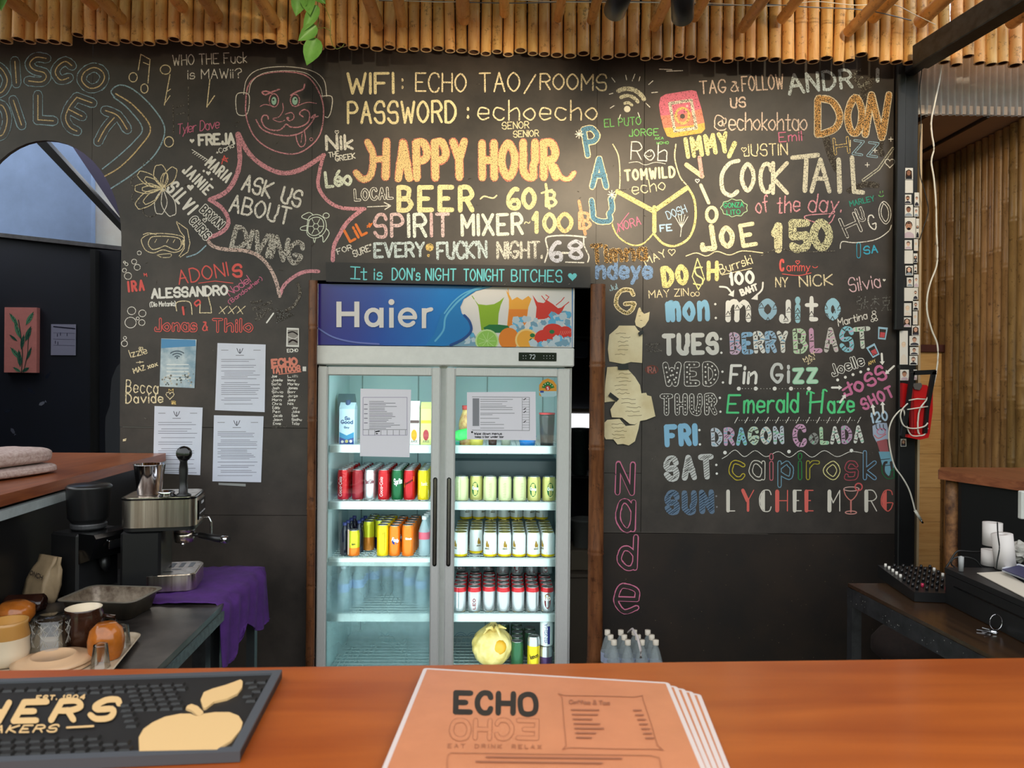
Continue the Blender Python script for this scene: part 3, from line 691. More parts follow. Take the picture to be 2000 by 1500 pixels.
T('ASK', 472, 370, 526, 386, 30, W_, 4.4); T('US', 548, 394, 584, 404, 30, W_, 4.6); T('ABOUT', 448, 412, 562, 438, 32, W_, 4.2); T('DIVING', 452, 482, 584, 516, 40, ((214, 210, 200), .6), 9)
k = D('white chalk outline of a sea turtle'); c = ((226, 236, 220), .95)
k.curve([(602, 440), (606, 428), (620, 424), (630, 430), (632, 444), (624, 456), (612, 460), (602, 454)], 1.6, c, True); k.curve([(600, 440), (604, 424), (620, 419), (634, 428), (637, 446), (627, 461), (612, 465), (600, 457)], 1.4, c, True)
k.circ(617, 442, 6, 6, 1.2, c, n=6)
for a in range(0, 360, 60): k.line([(617 + 6 * cos(radians(a)), 442 - 6 * sin(radians(a))), (617 + 16 * cos(radians(a)), 442 - 17 * sin(radians(a)))], 1.2, c)
k.circ(637, 421, 6, 5, 1.5, c); k.curve([(612, 420), (604, 415), (592, 420), (590, 425), (603, 430)], 1.6, c); k.curve([(637, 446), (643, 456), (632, 473), (630, 462), (624, 460)], 1.6, c); k.curve([(600, 440), (588, 444), (588, 449), (600, 450)], 1.4, c); k.curve([(612, 465), (614, 474), (617, 464)], 1.4, c); k.fin()
T('WIFI', 680, 182, 768, 181, 38, ((240, 226, 178), .9), 5.5, label='cream chalk lettering in the top line of the board'); T(':', 786, 174, 787, 174, 24, C_, 4)
T('ECHO', 812, 178, 910, 179, 35, C_, 3.2); T('TAO', 937, 179, 1015, 178, 36, C_, 3.2); T('/', 1024, 182, 1046, 182, 36, C_, 3); T('ROOMS', 1055, 174, 1184, 176, 30, C_, 3.2)
T('PASSWORD', 680, 240, 890, 238, 40, ((240, 226, 178), .9), 5, sp=.26); T(':', 914, 232, 915, 232, 26, C_, 5)
T('echoecho', 934, 234, 1166, 234, 38, C_, 3, sp=.24); T('SEÑOR', 981, 252, 1033, 250, 13, C_, 1.8); T('SENIOR', 1003, 268, 1052, 266, 12, C_, 1.8)
k = D(); k.curve([(1008, 238), (1011, 235), (1015, 237)], 1.4, C_)
HH = ((238, 204, 146), .8); HE = ((222, 140, 120), .75)
k = Ink(base=.0002); k.text('APPY', 778, 348, 908, 345, 68, HE, 17, sp=.42); k.end('chalk_writing', WALL); k = Ink(base=.0012); k.text('APPY', 778, 348, 908, 345, 68, HH, 14, sp=.42); k.end('chalk_writing', WALL, 'large gold chalk lettering filled in, over the fridge')
for w_, c_ in ((17, HE), (14, HH)):
    k = Ink(base=.0002 if w_ == 17 else .0014)
    k.line([(755, 277), (753, 345)], w_, c_); k.line([(728, 312), (755, 310)], w_ - 3, c_); k.curve([(718, 278), (728, 300), (728, 325), (722, 345), (708, 350), (696, 338)], w_ - 2, c_)
    k.end('chalk_writing', WALL)
for w_, c_ in ((17, HE), (14, HH)):
    k = Ink(base=.0002 if w_ == 17 else .0014); k.text('HOUR', 942, 346, 1085, 345, 66, c_, w_, sp=.42); k.curve([(1085, 325), (1095, 345), (1110, 350), (1121, 338)], w_ - 6, c_); k.end('chalk_writing', WALL)
YB_ = ((238, 224, 170), .88)
T('BEER', 779, 410, 922, 410, 44, YB_, 9.5, sp=.42); T('~', 939, 398, 971, 396, 24, C_, 3); T('60', 994, 406, 1044, 406, 36, YB_, 9, sp=.3); T('B', 1067, 402, 1086, 402, 28, YB_, 6)
k = D(); k.line([(1066, 360), (1073, 407)], 5, YB_); k.line([(1058, 377), (1078, 371)], 4, YB_); k.line([(1131, 393), (1143, 457)], 6, ((232, 170, 130), .85)); k.fin()
SPW = [((226, 190, 190), .8), ((228, 200, 200), .8), ((232, 236, 226), .85), ((232, 240, 230), .85)]
T('SPIRIT', 732, 462, 876, 460, 42, SPW, 6.5, sp=.3); T('MIXER', 903, 459, 1020, 456, 38, ((236, 240, 222), .88), 6.5, sp=.3); T('~', 1025, 443, 1036, 442, 16, C_, 2); T('1', 1036, 452, 1048, 452, 36, YB_, 8.5); T('0', 1064, 452, 1084, 452, 34, YB_, 8); T('0', 1092, 452, 1116, 452, 34, ((240, 206, 150), .85), 8); T('B', 1132, 446, 1153, 446, 30, ((236, 180, 140), .85), 6)
EV = ((206, 220, 222), .78)
T('EVERY', 732, 502, 828, 500, 26, EV, 5.4); k = D(); k.disc(839, 483, 8, CY); k.disc(837, 499, 3, CY); k.fin(); T("FUCK'N", 855, 505, 950, 502, 30, EV, 5.4); T('NIGHT.', 972, 504, 1058, 503, 30, ((226, 222, 210), .75), 5.2)
T('6', 1077, 508, 1096, 508, 34, ((214, 214, 224), .85), 8); T('-', 1098, 505, 1110, 505, 28, W_, 4); T('8', 1113, 503, 1136, 503, 32, ((214, 214, 224), .85), 7)
k = D(); k.curve([(1064, 512), (1070, 490), (1066, 466), (1080, 461), (1110, 460), (1144, 463)], 3, W_); k.curve([(1140, 462), (1141, 480), (1150, 500), (1148, 512)], 2.6, W_); k.line([(1105, 512), (1140, 513)], 2.4, W_); k.fin()
T('Nik', 638, 292, 688, 290, 26, W_, 5.5); k = D(); k.heart(658, 258, 4, W_, False); k.fin(); T('THE', 643, 307, 663, 304, 9, W_, 1.8); T('GREEK', 656, 315, 694, 309, 10, W_, 2)
T('Léo', 638, 365, 686, 360, 28, ((226, 232, 214), .85), 6); T('LOCAL', 694, 391, 766, 387, 20, W_, 2.6, 'in', e=1.4, sp=.34)
k = D(); k.line([(718, 404), (762, 402)], 1.8, W_); k.line([(750, 395), (763, 402), (752, 409)], 2, W_)
k.fin()
T('LiL', 684, 472, 716, 455, 24, OR, 5, sp=.35); k = D(); k.line([(717, 444), (725, 440), (721, 436), (722, 444), (727, 436), (717, 441)], 2, OR); k.fin()
T('"FOR', 655, 498, 688, 487, 10, W_, 1.8); T('SURE"', 692, 502, 728, 488, 12, W_, 1.8)
for (pts, lab) in (((1137, 309, 1160, 302), None),): pass
PB = ((96, 140, 166), .8)
k = D('blue chalk letters with pale outlines stacked in a column')
for ch, x0, y0, x1, y1, h in (('P', 1148, 303, 1172, 299, 50), ('A', 1157, 364, 1184, 364, 54), ('U', 1160, 434, 1198, 430, 42)): k.text(ch, x0, y0, x1, y1, h, C_, 13)
for ch, x0, y0, x1, y1, h in (('P', 1148, 303, 1172, 299, 50), ('A', 1157, 364, 1184, 364, 54), ('U', 1160, 434, 1198, 430, 42)): k.text(ch, x0, y0, x1, y1, h, PB, 9.5)
for x, y in ((1131, 262), (1195, 380)):
    for a in (0, 45, 90, 135): k.line([(x - 8 * cos(radians(a)), y - 8 * sin(radians(a))), (x + 8 * cos(radians(a)), y + 8 * sin(radians(a)))], 1.6, W_)
k.fin()
# wifi fan
k = D('pale chalk fan of wireless arcs with rays')
wf = ((214, 208, 180), .75)
for r, w_ in ((11, 6), (24, 7), (37, 9)): k.ribbon([(1225 + r * cos(radians(a)), 212 - r * 1.05 * sin(radians(a))) for a in range(38 - r // 4, 118 + r // 6, 8)], w_, wf)
k.disc(1225, 213, 6.5, (228, 224, 204))
for a, b in (((1195, 152), (1201, 160)), ((1222, 147), (1224, 156)), ((1240, 145), (1235, 158)), ((1250, 150), (1248, 158)), ((1275, 158), (1267, 165)), ((1284, 180), (1273, 181)), ((1269, 209), (1262, 202)), ((1192, 211), (1200, 206)), ((1190, 184), (1197, 182)), ((1212, 224), (1209, 232)), ((1246, 220), (1249, 228))): k.line([a, b], 1.8, W_)
k.line([(1288, 135), (1312, 136)], 2, W_); k.line([(1302, 139), (1333, 138)], 2, W_); k.fin()
T('EL PUTO', 1181, 248, 1252, 243, 15, GRD, 1.8); T('JORGE', 1228, 266, 1286, 264, 13, GRD, 1.8); T('AKA', 1279, 273, 1296, 272, 5, GRD, 1.2); T('HOHO', 1283, 282, 1306, 281, 5, GRD, 1.2)
T('Rob', 1232, 311, 1302, 314, 34, W_, 2.2, sp=.2); k = D(); k.circ(1267, 301, 6, 5, 1.2, W_, 200, 340); k.disc(1265, 296, 1, W_); k.disc(1271, 296, 1, W_); k.curve([(1228, 318), (1245, 316), (1260, 322), (1280, 317), (1300, 320)], 1.2, W_); k.fin()
T('TOMWILD', 1222, 352, 1318, 345, 19, ((250, 236, 190), .95), 4.4, sp=.42); T('echo', 1236, 380, 1300, 370, 24, C_, 2)
k = D('yellow chalk drawing of a triangle bikini top')
bk = ((240, 222, 150), .82)
k.curve([(1197, 282), (1208, 305), (1211, 345), (1210, 368)], 2.4, C_); k.curve([(1320, 282), (1318, 310), (1328, 345), (1340, 360)], 2.6, C_)
k.line([(1206, 374), (1276, 412)], 9, bk); k.line([(1340, 368), (1280, 410)], 9, bk); k.line([(1278, 405), (1278, 452)], 8, bk)
k.curve([(1205, 376), (1196, 400), (1194, 430), (1206, 460), (1232, 478), (1256, 476), (1276, 456)], 3, bk); k.curve([(1342, 364), (1356, 390), (1358, 430), (1346, 464), (1320, 480), (1296, 476), (1278, 458)], 4.5, bk)
k.curve([(1228, 416), (1210, 440), (1205, 456)], 1.6, PKS); k.line([(1205, 372), (1240, 368)], 1, GY); k.fin()
T('NORA', 1210, 452, 1252, 438, 16, PKS, 1.8, slant=.1); T('DOSH', 1305, 428, 1342, 414, 15, (170, 196, 222), 1.8); T('FE', 1290, 452, 1312, 450, 12, (170, 196, 222), 3)
k = D(); 
for a in (60, 75, 90, 105, 120): k.line([(1331, 445), (1331 + 26 * cos(radians(a)), 445 - 26 * sin(radians(a)))], 1.3, W_)
k.line([(1331, 445), (1329, 462)], 1.3, W_); k.fin()
# pink and yellow camera emblem
k = D('pink and yellow chalk camera emblem')
k.fill([(1290, 190), (1300, 184), (1350, 176), (1360, 178), (1370, 212), (1336, 222), (1290, 226), (1287, 205)], ((220, 120, 140), .88)); k.fill([(1290, 226), (1336, 222), (1370, 212), (1376, 240), (1344, 246), (1296, 250)], ((230, 140, 120), .88)); k.fill([(1296, 250), (1344, 246), (1376, 240), (1377, 252), (1370, 260), (1312, 269), (1303, 266)], ((234, 180, 96), .88))
k.line([(1308, 202), (1350, 196), (1360, 250), (1318, 256), (1308, 202)], 6, ((226, 214, 196), .7)); k.circ(1333, 226, 13, 15, 5, ((230, 190, 120), .8)); k.disc(1333, 227, 5, BK); k.disc(1342, 207, 2.4, (240, 190, 190)); k.fin()
TG = ((230, 206, 190), .85)
T('TAG', 1368, 183, 1418, 180, 24, TG, 2.8); T('&', 1428, 178, 1442, 178, 18, TG, 2.4); T('FOLLOW', 1450, 178, 1530, 173, 28, TG, 2.8); T('US', 1428, 210, 1456, 208, 18, TG, 3.2); T('@', 1396, 254, 1418, 254, 28, TG, 2.2); T('echokohtao', 1424, 254, 1576, 254, 34, TG, 2.6, sp=.16)
T('IMMY', 1344, 306, 1422, 294, 34, ((236, 226, 160), .78), 8.5, sp=.55); k = D(); k.line([(1435, 280), (1424, 305)], 9, ((236, 226, 160), .78)); k.fin()
T('JUSTIN', 1452, 305, 1538, 302, 22, C_, 2.2); k = D(); k.heart(1453, 292, 5, C_, False); k.fin(); T('Emil', 1522, 277, 1566, 274, 18, PKS, 2)
k = D('cream and pink chalk capitals running down beside the bikini drawing'); k.line([(1341, 322), (1371, 344)], 9, ((236, 216, 170), .85)); k.line([(1366, 308), (1371, 344)], 8, ((226, 170, 160), .85)); k.heart(1362, 353, 4, W_, False); k.line([(1369, 362), (1384, 396)], 7, ((240, 228, 190), .9)); k.circ(1390, 419, 10, 14, 7, ((240, 226, 180), .9)); k.fin()
CK = ((224, 218, 196), .8)
k = D('large cream chalk lettering for the daily drink'); k.curve([(1442, 314), (1424, 320), (1410, 342), (1412, 372), (1428, 382), (1440, 374)], 8, CK); k.text('O', 1450, 372, 1472, 372, 52, CK, 8); k.text('C', 1486, 374, 1506, 374, 52, CK, 8); k.text('K', 1510, 376, 1537, 376, 58, CK, 8)
k.line([(1548, 308), (1597, 303)], 9, CK); k.line([(1575, 312), (1572, 372)], 9, CK); k.text('A', 1585, 374, 1620, 374, 62, CK, 8); k.line([(1638, 312), (1640, 374)], 9, CK); k.line([(1664, 308), (1668, 374), (1685, 376)], 9, CK); k.fin()
T('of', 1478, 418, 1502, 412, 32, PK, 2.6, slant=.2); T('the', 1518, 416, 1562, 412, 32, PK, 2.8, slant=.15); T('day.', 1578, 413, 1642, 414, 34, PK, 2.8, slant=.15); k = D(); k.curve([(1630, 420), (1620, 436), (1596, 435), (1572, 426), (1580, 420), (1628, 417)], 2, PK); k.fin()
T('A', 1542, 184, 1570, 180, 36, ((206, 218, 222), .78), 6); T('NDR', 1578, 178, 1664, 170, 34, ((200, 214, 220), .78), 6, sp=.3); T('E', 1680, 170, 1696, 160, 28, ((160, 160, 150), .5), 5); T('I', 1714, 158, 1716, 158, 22, ((206, 218, 222), .85), 7)
DN = ((222, 170, 104), .62); DE = ((226, 210, 180), .85)
k = D('tall orange chalk letters with pale edges, smudged')
dn = [[(1597, 196), (1597, 262)], smoothpts([(1600, 192), (1625, 198), (1640, 225), (1632, 250), (1605, 262)]), smoothpts([(1670, 190), (1656, 220), (1660, 252), (1672, 260), (1682, 240), (1682, 210)], True), [(1702, 186), (1690, 262)], [(1702, 186), (1722, 268)], [(1736, 186), (1724, 262)]]
for q in dn: k.ribbon(q, 15, DE)
for q in dn: k.ribbon(q, 11.5, DN)
k.fin()
k = D('pale chalk smudge'); sm = ((120, 114, 104), .42)
k.curve([(1700, 155), (1690, 175), (1680, 200)], 16, sm); k.curve([(1612, 262), (1622, 300), (1635, 330)], 14, sm); k.curve([(1724, 262), (1718, 290), (1722, 300)], 12, sm); k.curve([(1660, 372), (1690, 360), (1712, 362)], 12, sm); k.fin()
T('H', 1632, 300, 1658, 297, 28, CY, 3.5, 'in'); T('I', 1661, 286, 1662, 286, 12, C_, 1.6); T('ZZ', 1666, 300, 1712, 306, 26, BLO, 2.2, 'in', sp=.4)
k = D(); k.line([(1686, 352), (1716, 330), (1744, 290)], 6, ((200, 196, 176), .8)); k.line([(1686, 352), (1716, 330), (1744, 290)], 2.5, BK); k.heart(1738, 318, 10, W_, False)
for x, y in ((1740, 272), (1709, 294), (1694, 322)): k.line([(x - 4, y), (x + 4, y)], 1.6, W_); k.line([(x, y - 4), (x, y + 4)], 1.6, W_)
k.fin()
T('MARLEY', 1661, 403, 1708, 392, 10, (60, 150, 130), 1.8); k = D(); k.circ(1721, 380, 5, 4, 1.5, GRD, 200, 340); k.line([(1719, 374), (1719, 377)], 1.3, GRD); k.line([(1724, 373), (1724, 376)], 1.3, GRD); k.fin()
T('H', 1655, 462, 1682, 450, 36, W_, 4, 'in', e=1.2); T('U', 1680, 432, 1690, 428, 24, W_, 3, 'in', e=1); T('G', 1702, 450, 1714, 446, 28, W_, 2.4); T('O', 1722, 436, 1740, 434, 40, W_, 3, 'in', e=1.4)
k = D(); k.curve([(1641, 485), (1645, 472), (1670, 474), (1710, 468), (1735, 452), (1741, 440)], 1.8, W_); k.fin(); T('I', 1677, 500, 1679, 500, 22, (70, 170, 200), 6, 'in', e=1.4); T('SA', 1688, 496, 1714, 493, 14, (70, 170, 200), 2.6)
k = D('green cloud outline with a small signature'); k.curve([(1434 + (24 + 3 * (i % 2)) * cos(radians(i * 20)), 406 + (15 + 3 * (i % 2)) * sin(radians(i * 20))) for i in range(18)], 1.4, (170, 200, 160), True, 2); k.text('GONZA', 1414, 406, 1452, 404, 9, (60, 180, 130), 1.4); k.text('LITO', 1420, 420, 1446, 418, 9, (60, 180, 130), 1.4); k.fin()
JO = ((240, 228, 186), .82)
T('J', 1368, 488, 1396, 484, 42, JO, 10); T('O', 1412, 482, 1432, 480, 36, JO, 10); T('E', 1452, 480, 1476, 476, 40, JO, 8)
T('1', 1508, 486, 1520, 486, 44, ((230, 222, 180), .74), 16); T('50', 1549, 486, 1620, 484, 50, ((228, 224, 180), .66), 16, sp=.34, label='thick pale chalk numerals for the price')
k = D(); k.curve([(1340, 500), (1360, 494), (1380, 500), (1400, 491), (1425, 498), (1450, 490), (1490, 494)], 2, C_); k.curve([(1485, 500), (1520, 486), (1560, 492), (1630, 490)], 1.4, GY); k.fin()
# lower names
k = D('speckled orange chalk lettering right of the fridge sign'); SPK = ((196, 150, 84), .5); k.text('Timna', 1158, 512, 1262, 505, 32, [((214, 190, 150), .6)], 9, sp=.3); k.text('Timna', 1158, 512, 1262, 505, 32, SPK, 7, sp=.3); k.fin()
T('MAY', 1262, 518, 1302, 500, 14, C_, 2); k = D(); k.heart(1312, 492, 7, C_, False); k.fin()
T('ndeye', 1166, 542, 1272, 543, 34, ((128, 158, 198), .8), 7.5, sp=.3); T('Jul', 1191, 568, 1206, 564, 10, BLO, 1.6)
T('DO', 1298, 557, 1342, 552, 32, ((236, 222, 150), .82), 10, sp=.5); T('H', 1384, 545, 1400, 545, 32, ((238, 220, 150), .85), 8)
k = D(); k.line([(1362, 505), (1352, 540), (1364, 566), (1376, 545), (1368, 520), (1362, 505)], 2, ((236, 230, 160), .9)); k.curve([(1371, 522), (1358, 524), (1360, 536), (1372, 545), (1370, 556), (1355, 554)], 3, ((236, 230, 160), .9)); k.fin()
T('Burrski', 1408, 535, 1470, 514, 18, C_, 2); k = D(); k.line([(1410, 537), (1468, 524)], 1.6, C_); k.fin()
T('100', 1426, 556, 1472, 552, 22, WS, 5.5, sp=.4); T('BAHT', 1449, 577, 1480, 565, 11, WS, 3.6)
k = D(); k.curve([(1406, 560), (1420, 562), (1430, 574)], 3.4, WS); k.fill([(1422, 576), (1434, 566), (1433, 580)], WS); k.curve([(1490, 552), (1488, 566), (1476, 578)], 3.4, WS); k.fill([(1467, 584), (1480, 572), (1480, 586)], WS); k.fin()
T('C', 1524, 528, 1530, 528, 20, RD, 4); T('ammy', 1537, 529, 1582, 529, 16, RD, 1.8); k = D(); k.heart(1558, 512, 4, RD, False); k.circ(1592, 519, 5, 4, 1.5, RD, 200, 340); k.curve([(1528, 535), (1560, 538), (1584, 533)], 1.6, RD); k.fin()
T('NY', 1515, 560, 1538, 560, 18, C_, 2.2); T('NICK', 1562, 560, 1626, 556, 20, C_, 2.6); T('Silvia', 1660, 570, 1720, 560, 26, ((226, 190, 196), .9), 2.2); k = D(); k.heart(1727, 547, 3, W_); k.fin()
k = D('faint grey chalk characters'); gc = ((130, 130, 126), .6)
for q in ([(1673, 580), (1682, 579), (1682, 586), (1674, 588), (1674, 594), (1683, 594), (1682, 605), (1675, 605)], [(1690, 578), (1687, 605)], [(1685, 592), (1695, 589)], [(1690, 594), (1696, 604)], [(1702, 585), (1716, 583)], [(1709, 578), (1708, 596)], [(1708, 588), (1701, 597)], [(1709, 588), (1717, 595)], [(1703, 602), (1704, 607)], [(1710, 601), (1712, 606)], [(1724, 582), (1738, 580)], [(1731, 576), (1731, 588)], [(1725, 588), (1737, 587), (1736, 595), (1726, 596), (1725, 588)], [(1729, 596), (1722, 607)], [(1733, 596), (1734, 606), (1740, 605)]): k.line(q, 1.7, gc)
k.fin()
T('Martina', 1638, 637, 1694, 622, 14, W_, 1.8, slant=.1); k = D(); k.circ(1707, 610, 3.5, 3, 1.4, W_); k.circ(1707, 618, 4.5, 4, 1.4, W_); k.circ(1704, 626, 3, 2.5, 1.3, W_); k.circ(1711, 624, 3, 2.5, 1.3, W_); k.fin()
T('Jae', 1189, 560, 1190, 560, 1, GY, .5) if 0 else None
k = D('thick yellow chalk capital'); k.text('G', 1206, 612, 1240, 610, 44, C_, 9); k.text('G', 1206, 612, 1240, 610, 44, ((210, 190, 130), .6), 5); k.fin()
T('MAY ZIN', 1268, 582, 1345, 577, 14, C_, 1.8); k = D(); k.circ(1353, 575, 4, 4, 1.6, C_); k.circ(1362, 574, 4, 4, 1.6, C_); k.fin()
# --- the week
def colon(x, y0, y1, r=2.4, c=WS): k = D(); k.disc(x, y0, r, c, n=8); k.disc(x + 1, y1, r, c, n=8); k.fin()
MB_ = (142, 192, 222)
T('mon', 1305, 625, 1382, 622, 52, MB_, 9.5, sp=.42, label='pale blue marker weekday beside the first drink line'); colon(1397, 594, 621)
PAL = [(204, 200, 180), (150, 190, 210), (196, 206, 186), (206, 168, 192), (180, 214, 196)]
k = D('patterned white and blue lettering of the first drink'); k.text('m', 1422, 624, 1462, 624, 54, WS, 10); k.text('O', 1488, 620, 1512, 620, 32, (156, 190, 208), 11); k.text('J', 1524, 626, 1540, 626, 36, WS, 10); k.text('i', 1558, 626, 1559, 626, 46, (160, 204, 214), 10); k.text('t', 1576, 624, 1594, 624, 46, WS, 8); k.text('O', 1618, 620, 1636, 620, 32, (160, 204, 220), 12)
for x, y in ((1430, 606), (1440, 600), (1450, 608), (1462, 600), (1462, 616), (1422, 612), (1487, 596), (1514, 598), (1500, 624), (1541, 604), (1535, 622), (1558, 606), (1558, 618), (1585, 612), (1612, 598), (1640, 600), (1626, 622), (1614, 616), (1641, 614)): k.line([(x - 4, y + 3), (x, y - 4), (x + 4, y + 3)], 1.4, BK); k.line([(x - 5, y + 6), (x + 5, y + 5)], 1.2, BK)
k.fin()
T('TUES', 1298, 690, 1400, 688, 34, (222, 220, 212), 9.5, sp=.4); colon(1408, 662, 689)
BB = [(206, 180, 200), (148, 186, 216), (226, 226, 220), (160, 190, 214), (222, 222, 214)]
T('BERRY', 1430, 688, 1536, 684, 34, BB, 9, 'patt', [BK, (120, 170, 200)], sp=.42); T('BLAS', 1554, 686, 1664, 682, 40, [(190, 214, 180), (206, 160, 186), (200, 196, 190), (140, 196, 210)], 9, 'patt', [BK, (210, 160, 190)], sp=.36); T('T', 1672, 678, 1698, 676, 34, (200, 206, 196), 9, 'patt', [(120, 190, 140), BK])
k = D('two small blue glasses of red drink drawn in marker')
for cx, cy, a in ((1724, 651, .1), (1706, 685, -.5)):
    R = lambda x, y: (cx + x * cos(a) - y * sin(a), cy + x * sin(a) + y * cos(a))
    k.fill([R(-10, -12), R(9, -12), R(7, 12), R(-8, 12)], (160, 196, 216)); k.fill([R(-7, -8), R(6, -8), R(5, 9), R(-6, 9)], BK); k.fill([R(-5, -2), R(5, -2), R(4, 8), R(-5, 8)], (196, 84, 90))
k.fin()
T('WED', 1300, 749, 1398, 748, 36, W_, 10, 'dots', sp=.55, e=1.3); colon(1411, 726, 747)
T('Fin', 1426, 748, 1476, 748, 34, WS, 5.4, sp=.3, slant=.1); T('Gi', 1508, 746, 1540, 746, 34, (206, 208, 204), 6, sp=.4, label=None); T('zz', 1552, 746, 1594, 745, 40, (150, 206, 170), 6, 'in', (190, 226, 200), sp=.4)
k = D(); 
for x in (1443, 1476, 1513, 1545, 1580): k.disc(x, 759, 4, WS)
for x in range(1450, 1578, 6): k.disc(x, 759, .9, W_, n=5)
k.fin()
T('MAY', 1572, 707, 1594, 693, 8, C_, 1.4); T('ZIN', 1578, 712, 1592, 702, 6, C_, 1.2)
T('THUR', 1294, 807, 1396, 806, 33, W_, 7.5, 'dots', sp=.5, e=1.3); colon(1406, 777, 804)
T('E', 1420, 806, 1442, 806, 34, GR, 4, slant=.1); T('merald', 1453, 806, 1558, 804, 36, GR, 4.4, sp=.26, slant=.06); k = D('bright green marker lettering'); k.line([(1584, 766), (1582, 806)], 4.4, GR); k.curve([(1576, 770), (1578, 764), (1590, 768)], 3, GR); k.line([(1582, 786), (1604, 784)], 4, GR); k.line([(1608, 762), (1604, 806)], 4.4, GR); k.curve([(1615, 764), (1610, 761), (1606, 768)], 3, GR); k.text('aze', 1618, 806, 1668, 804, 34, GR, 4.4, sp=.28); k.fin()
k = D()
for x in range(1438, 1680, 20): k.line([(x - 3, 826), (x + 3, 815)], 1.4, W_)
for x in range(1444, 1672, 5): k.disc(x, 821, .8, W_, n=5)
k.fin()
T('FRI', 1303, 868, 1358, 866, 34, MB_, 10.5, sp=.45); colon(1366, 840, 868)
T('DRAGON', 1393, 868, 1528, 864, 28, [(200, 206, 214), (206, 170, 196), (146, 196, 214), (196, 214, 190), (214, 214, 206)], 7.5, 'patt', [BK, (130, 180, 200), (120, 190, 150)], sp=.42)
T('C', 1554, 868, 1572, 867, 34, (206, 160, 190), 9, 'patt', [BK]); T('oLADA', 1584, 866, 1684, 862, 28, [(150, 150, 146), (186, 214, 180), (222, 222, 214), (196, 160, 190), (222, 222, 214)], 7, 'patt', [BK, (140, 200, 170)], sp=.4)
k = D(); k.curve([(1410, 896), (1420, 890), (1436, 879), (1454, 892), (1475, 880), (1496, 892), (1520, 882), (1542, 893), (1564, 880), (1586, 893), (1610, 880), (1635, 892), (1662, 882), (1690, 886)], 1.2, W_)
for x, y in ((1416, 884), (1541, 882), (1663, 880)): k.disc(x, y, 3.6, WS)
k.fin()
T('SAT', 1303, 935, 1390, 930, 38, (206, 206, 202), 11.5, 'stripe', BK, sp=.5, label='white striped weekday lettering'); colon(1399, 908, 925)
CP = [(200, 180, 60), (220, 214, 200), (196, 110, 120), (120, 160, 180), (50, 130, 70), (170, 160, 60), (226, 216, 150), (170, 80, 90), (120, 160, 190), (40, 110, 60)]
T('caipirosk', 1428, 934, 1708, 934, 50, CP, 5, 'in', e=1.7, sp=.34, label='outlined lettering in many colours'); T('a', 1728, 932, 1744, 930, 46, [(44, 112, 70)], 5, 'in', e=1.7)
T('SUN', 1304, 1000, 1390, 998, 36, (104, 124, 146), 11.5, 'stripe', (30, 36, 46), sp=.5); colon(1399, 969, 990, 1.8, (140, 140, 140))
LW, LR = (222, 214, 200), (224, 108, 98)
k = D('white and red striped lettering with a cocktail glass for a letter')
for x, ch, c_, o_ in ((1420, 'L', LW, LR), (1450, 'Y', LR, LW), (1484, 'C', LW, LR), (1516, 'H', LR, LW), (1550, 'E', LW, LR), (1573, 'E', LR, LW), (1618, 'M', LW, LR), (1690, 'R', LW, LW), (1722, 'G', LR, LR)):
    ws = 22 if ch not in 'EL' else 15
    k.text(ch, x, 998, x + ws, 998, 40, c_, 2)
    if ch == 'Y': k.line([(x + 1, 958), (x + 10, 978)], 7, c_); k.line([(x + 11, 978), (x + 11, 997)], 5, c_)
    elif ch in 'CG': k.fill([(x + 10, 957), (x + 3, 965), (x, 978), (x + 3, 992), (x + 10, 999)], c_)
    else: k.line([(x + 2, 960), (x + 2, 997)], 7.5, c_)
k.curve([(1648, 956), (1652, 968), (1662, 977), (1672, 968), (1677, 955)], 2, (210, 130, 120)); k.circ(1663, 955, 15, 4, 1.6, (220, 180, 170)); k.line([(1662, 978), (1662, 1000)], 3, (210, 130, 120)); k.circ(1662, 1001, 11, 3, 2, (214, 150, 140)); k.circ(1677, 951, 7, 7, 2.6, (206, 96, 96)); k.fin()
k = D('pink marker lettering slanting upward'); JP = (206, 120, 158)
k.text('J', 1648, 774, 1664, 768, 22, JP, 5); k.text('O', 1674, 766, 1688, 760, 18, JP, 5.4); k.text('S', 1698, 756, 1712, 748, 24, JP, 5); k.text('S', 1718, 744, 1732, 737, 26, JP, 5); k.line([(1646, 762), (1664, 750)], 4, JP)
k.text('SHOT', 1688, 800, 1746, 773, 20, JP, 4.6, sp=.4); k.fin()
T('120', 1703, 826, 1734, 820, 18, (180, 206, 226), 3.6, sp=.4)
k = D('marker drawing of a raised fist in pink and blue')
k.fill([(1704, 832), (1716, 826), (1732, 826), (1736, 845), (1734, 858), (1712, 864), (1705, 850)], (170, 184, 206)); k.fill([(1712, 862), (1732, 857), (1737, 890), (1722, 894)], (170, 96, 100)); k.fill([(1716, 882), (1738, 882), (1746, 912), (1734, 934), (1724, 912)], (120, 170, 190))
for x in (1711, 1718, 1725): k.curve([(x, 829), (x + 1, 836), (x + 5, 840)], 1.6, BK)
k.curve([(1708, 850), (1716, 856), (1730, 848)], 2, (206, 120, 120)); k.circ(1721, 843, 8, 6, 1.6, (206, 120, 150)); k.line([(1720, 898), (1738, 896)], 1.4, BK); k.line([(1724, 910), (1742, 908)], 1.4, BK); k.fin()
k = D('hand-drawn white arrows around the pink lettering')
for a, b in (((1722, 691), (1723, 706)), ((1746, 715), (1734, 726)), ((1625, 757), (1638, 757)), ((1641, 786), (1648, 776)), ((1707, 808), (1705, 796)), ((1725, 806), (1724, 791))):
    dx, dy = b[0] - a[0], b[1] - a[1]; l = math.hypot(dx, dy); dx /= l; dy /= l
    k.line([a, b], 4, WS); k.fill([(b[0] - dy * 5, b[1] + dx * 5), (b[0] + dy * 5, b[1] - dx * 5), (b[0] + dx * 7, b[1] + dy * 7)], WS)
k.fin()
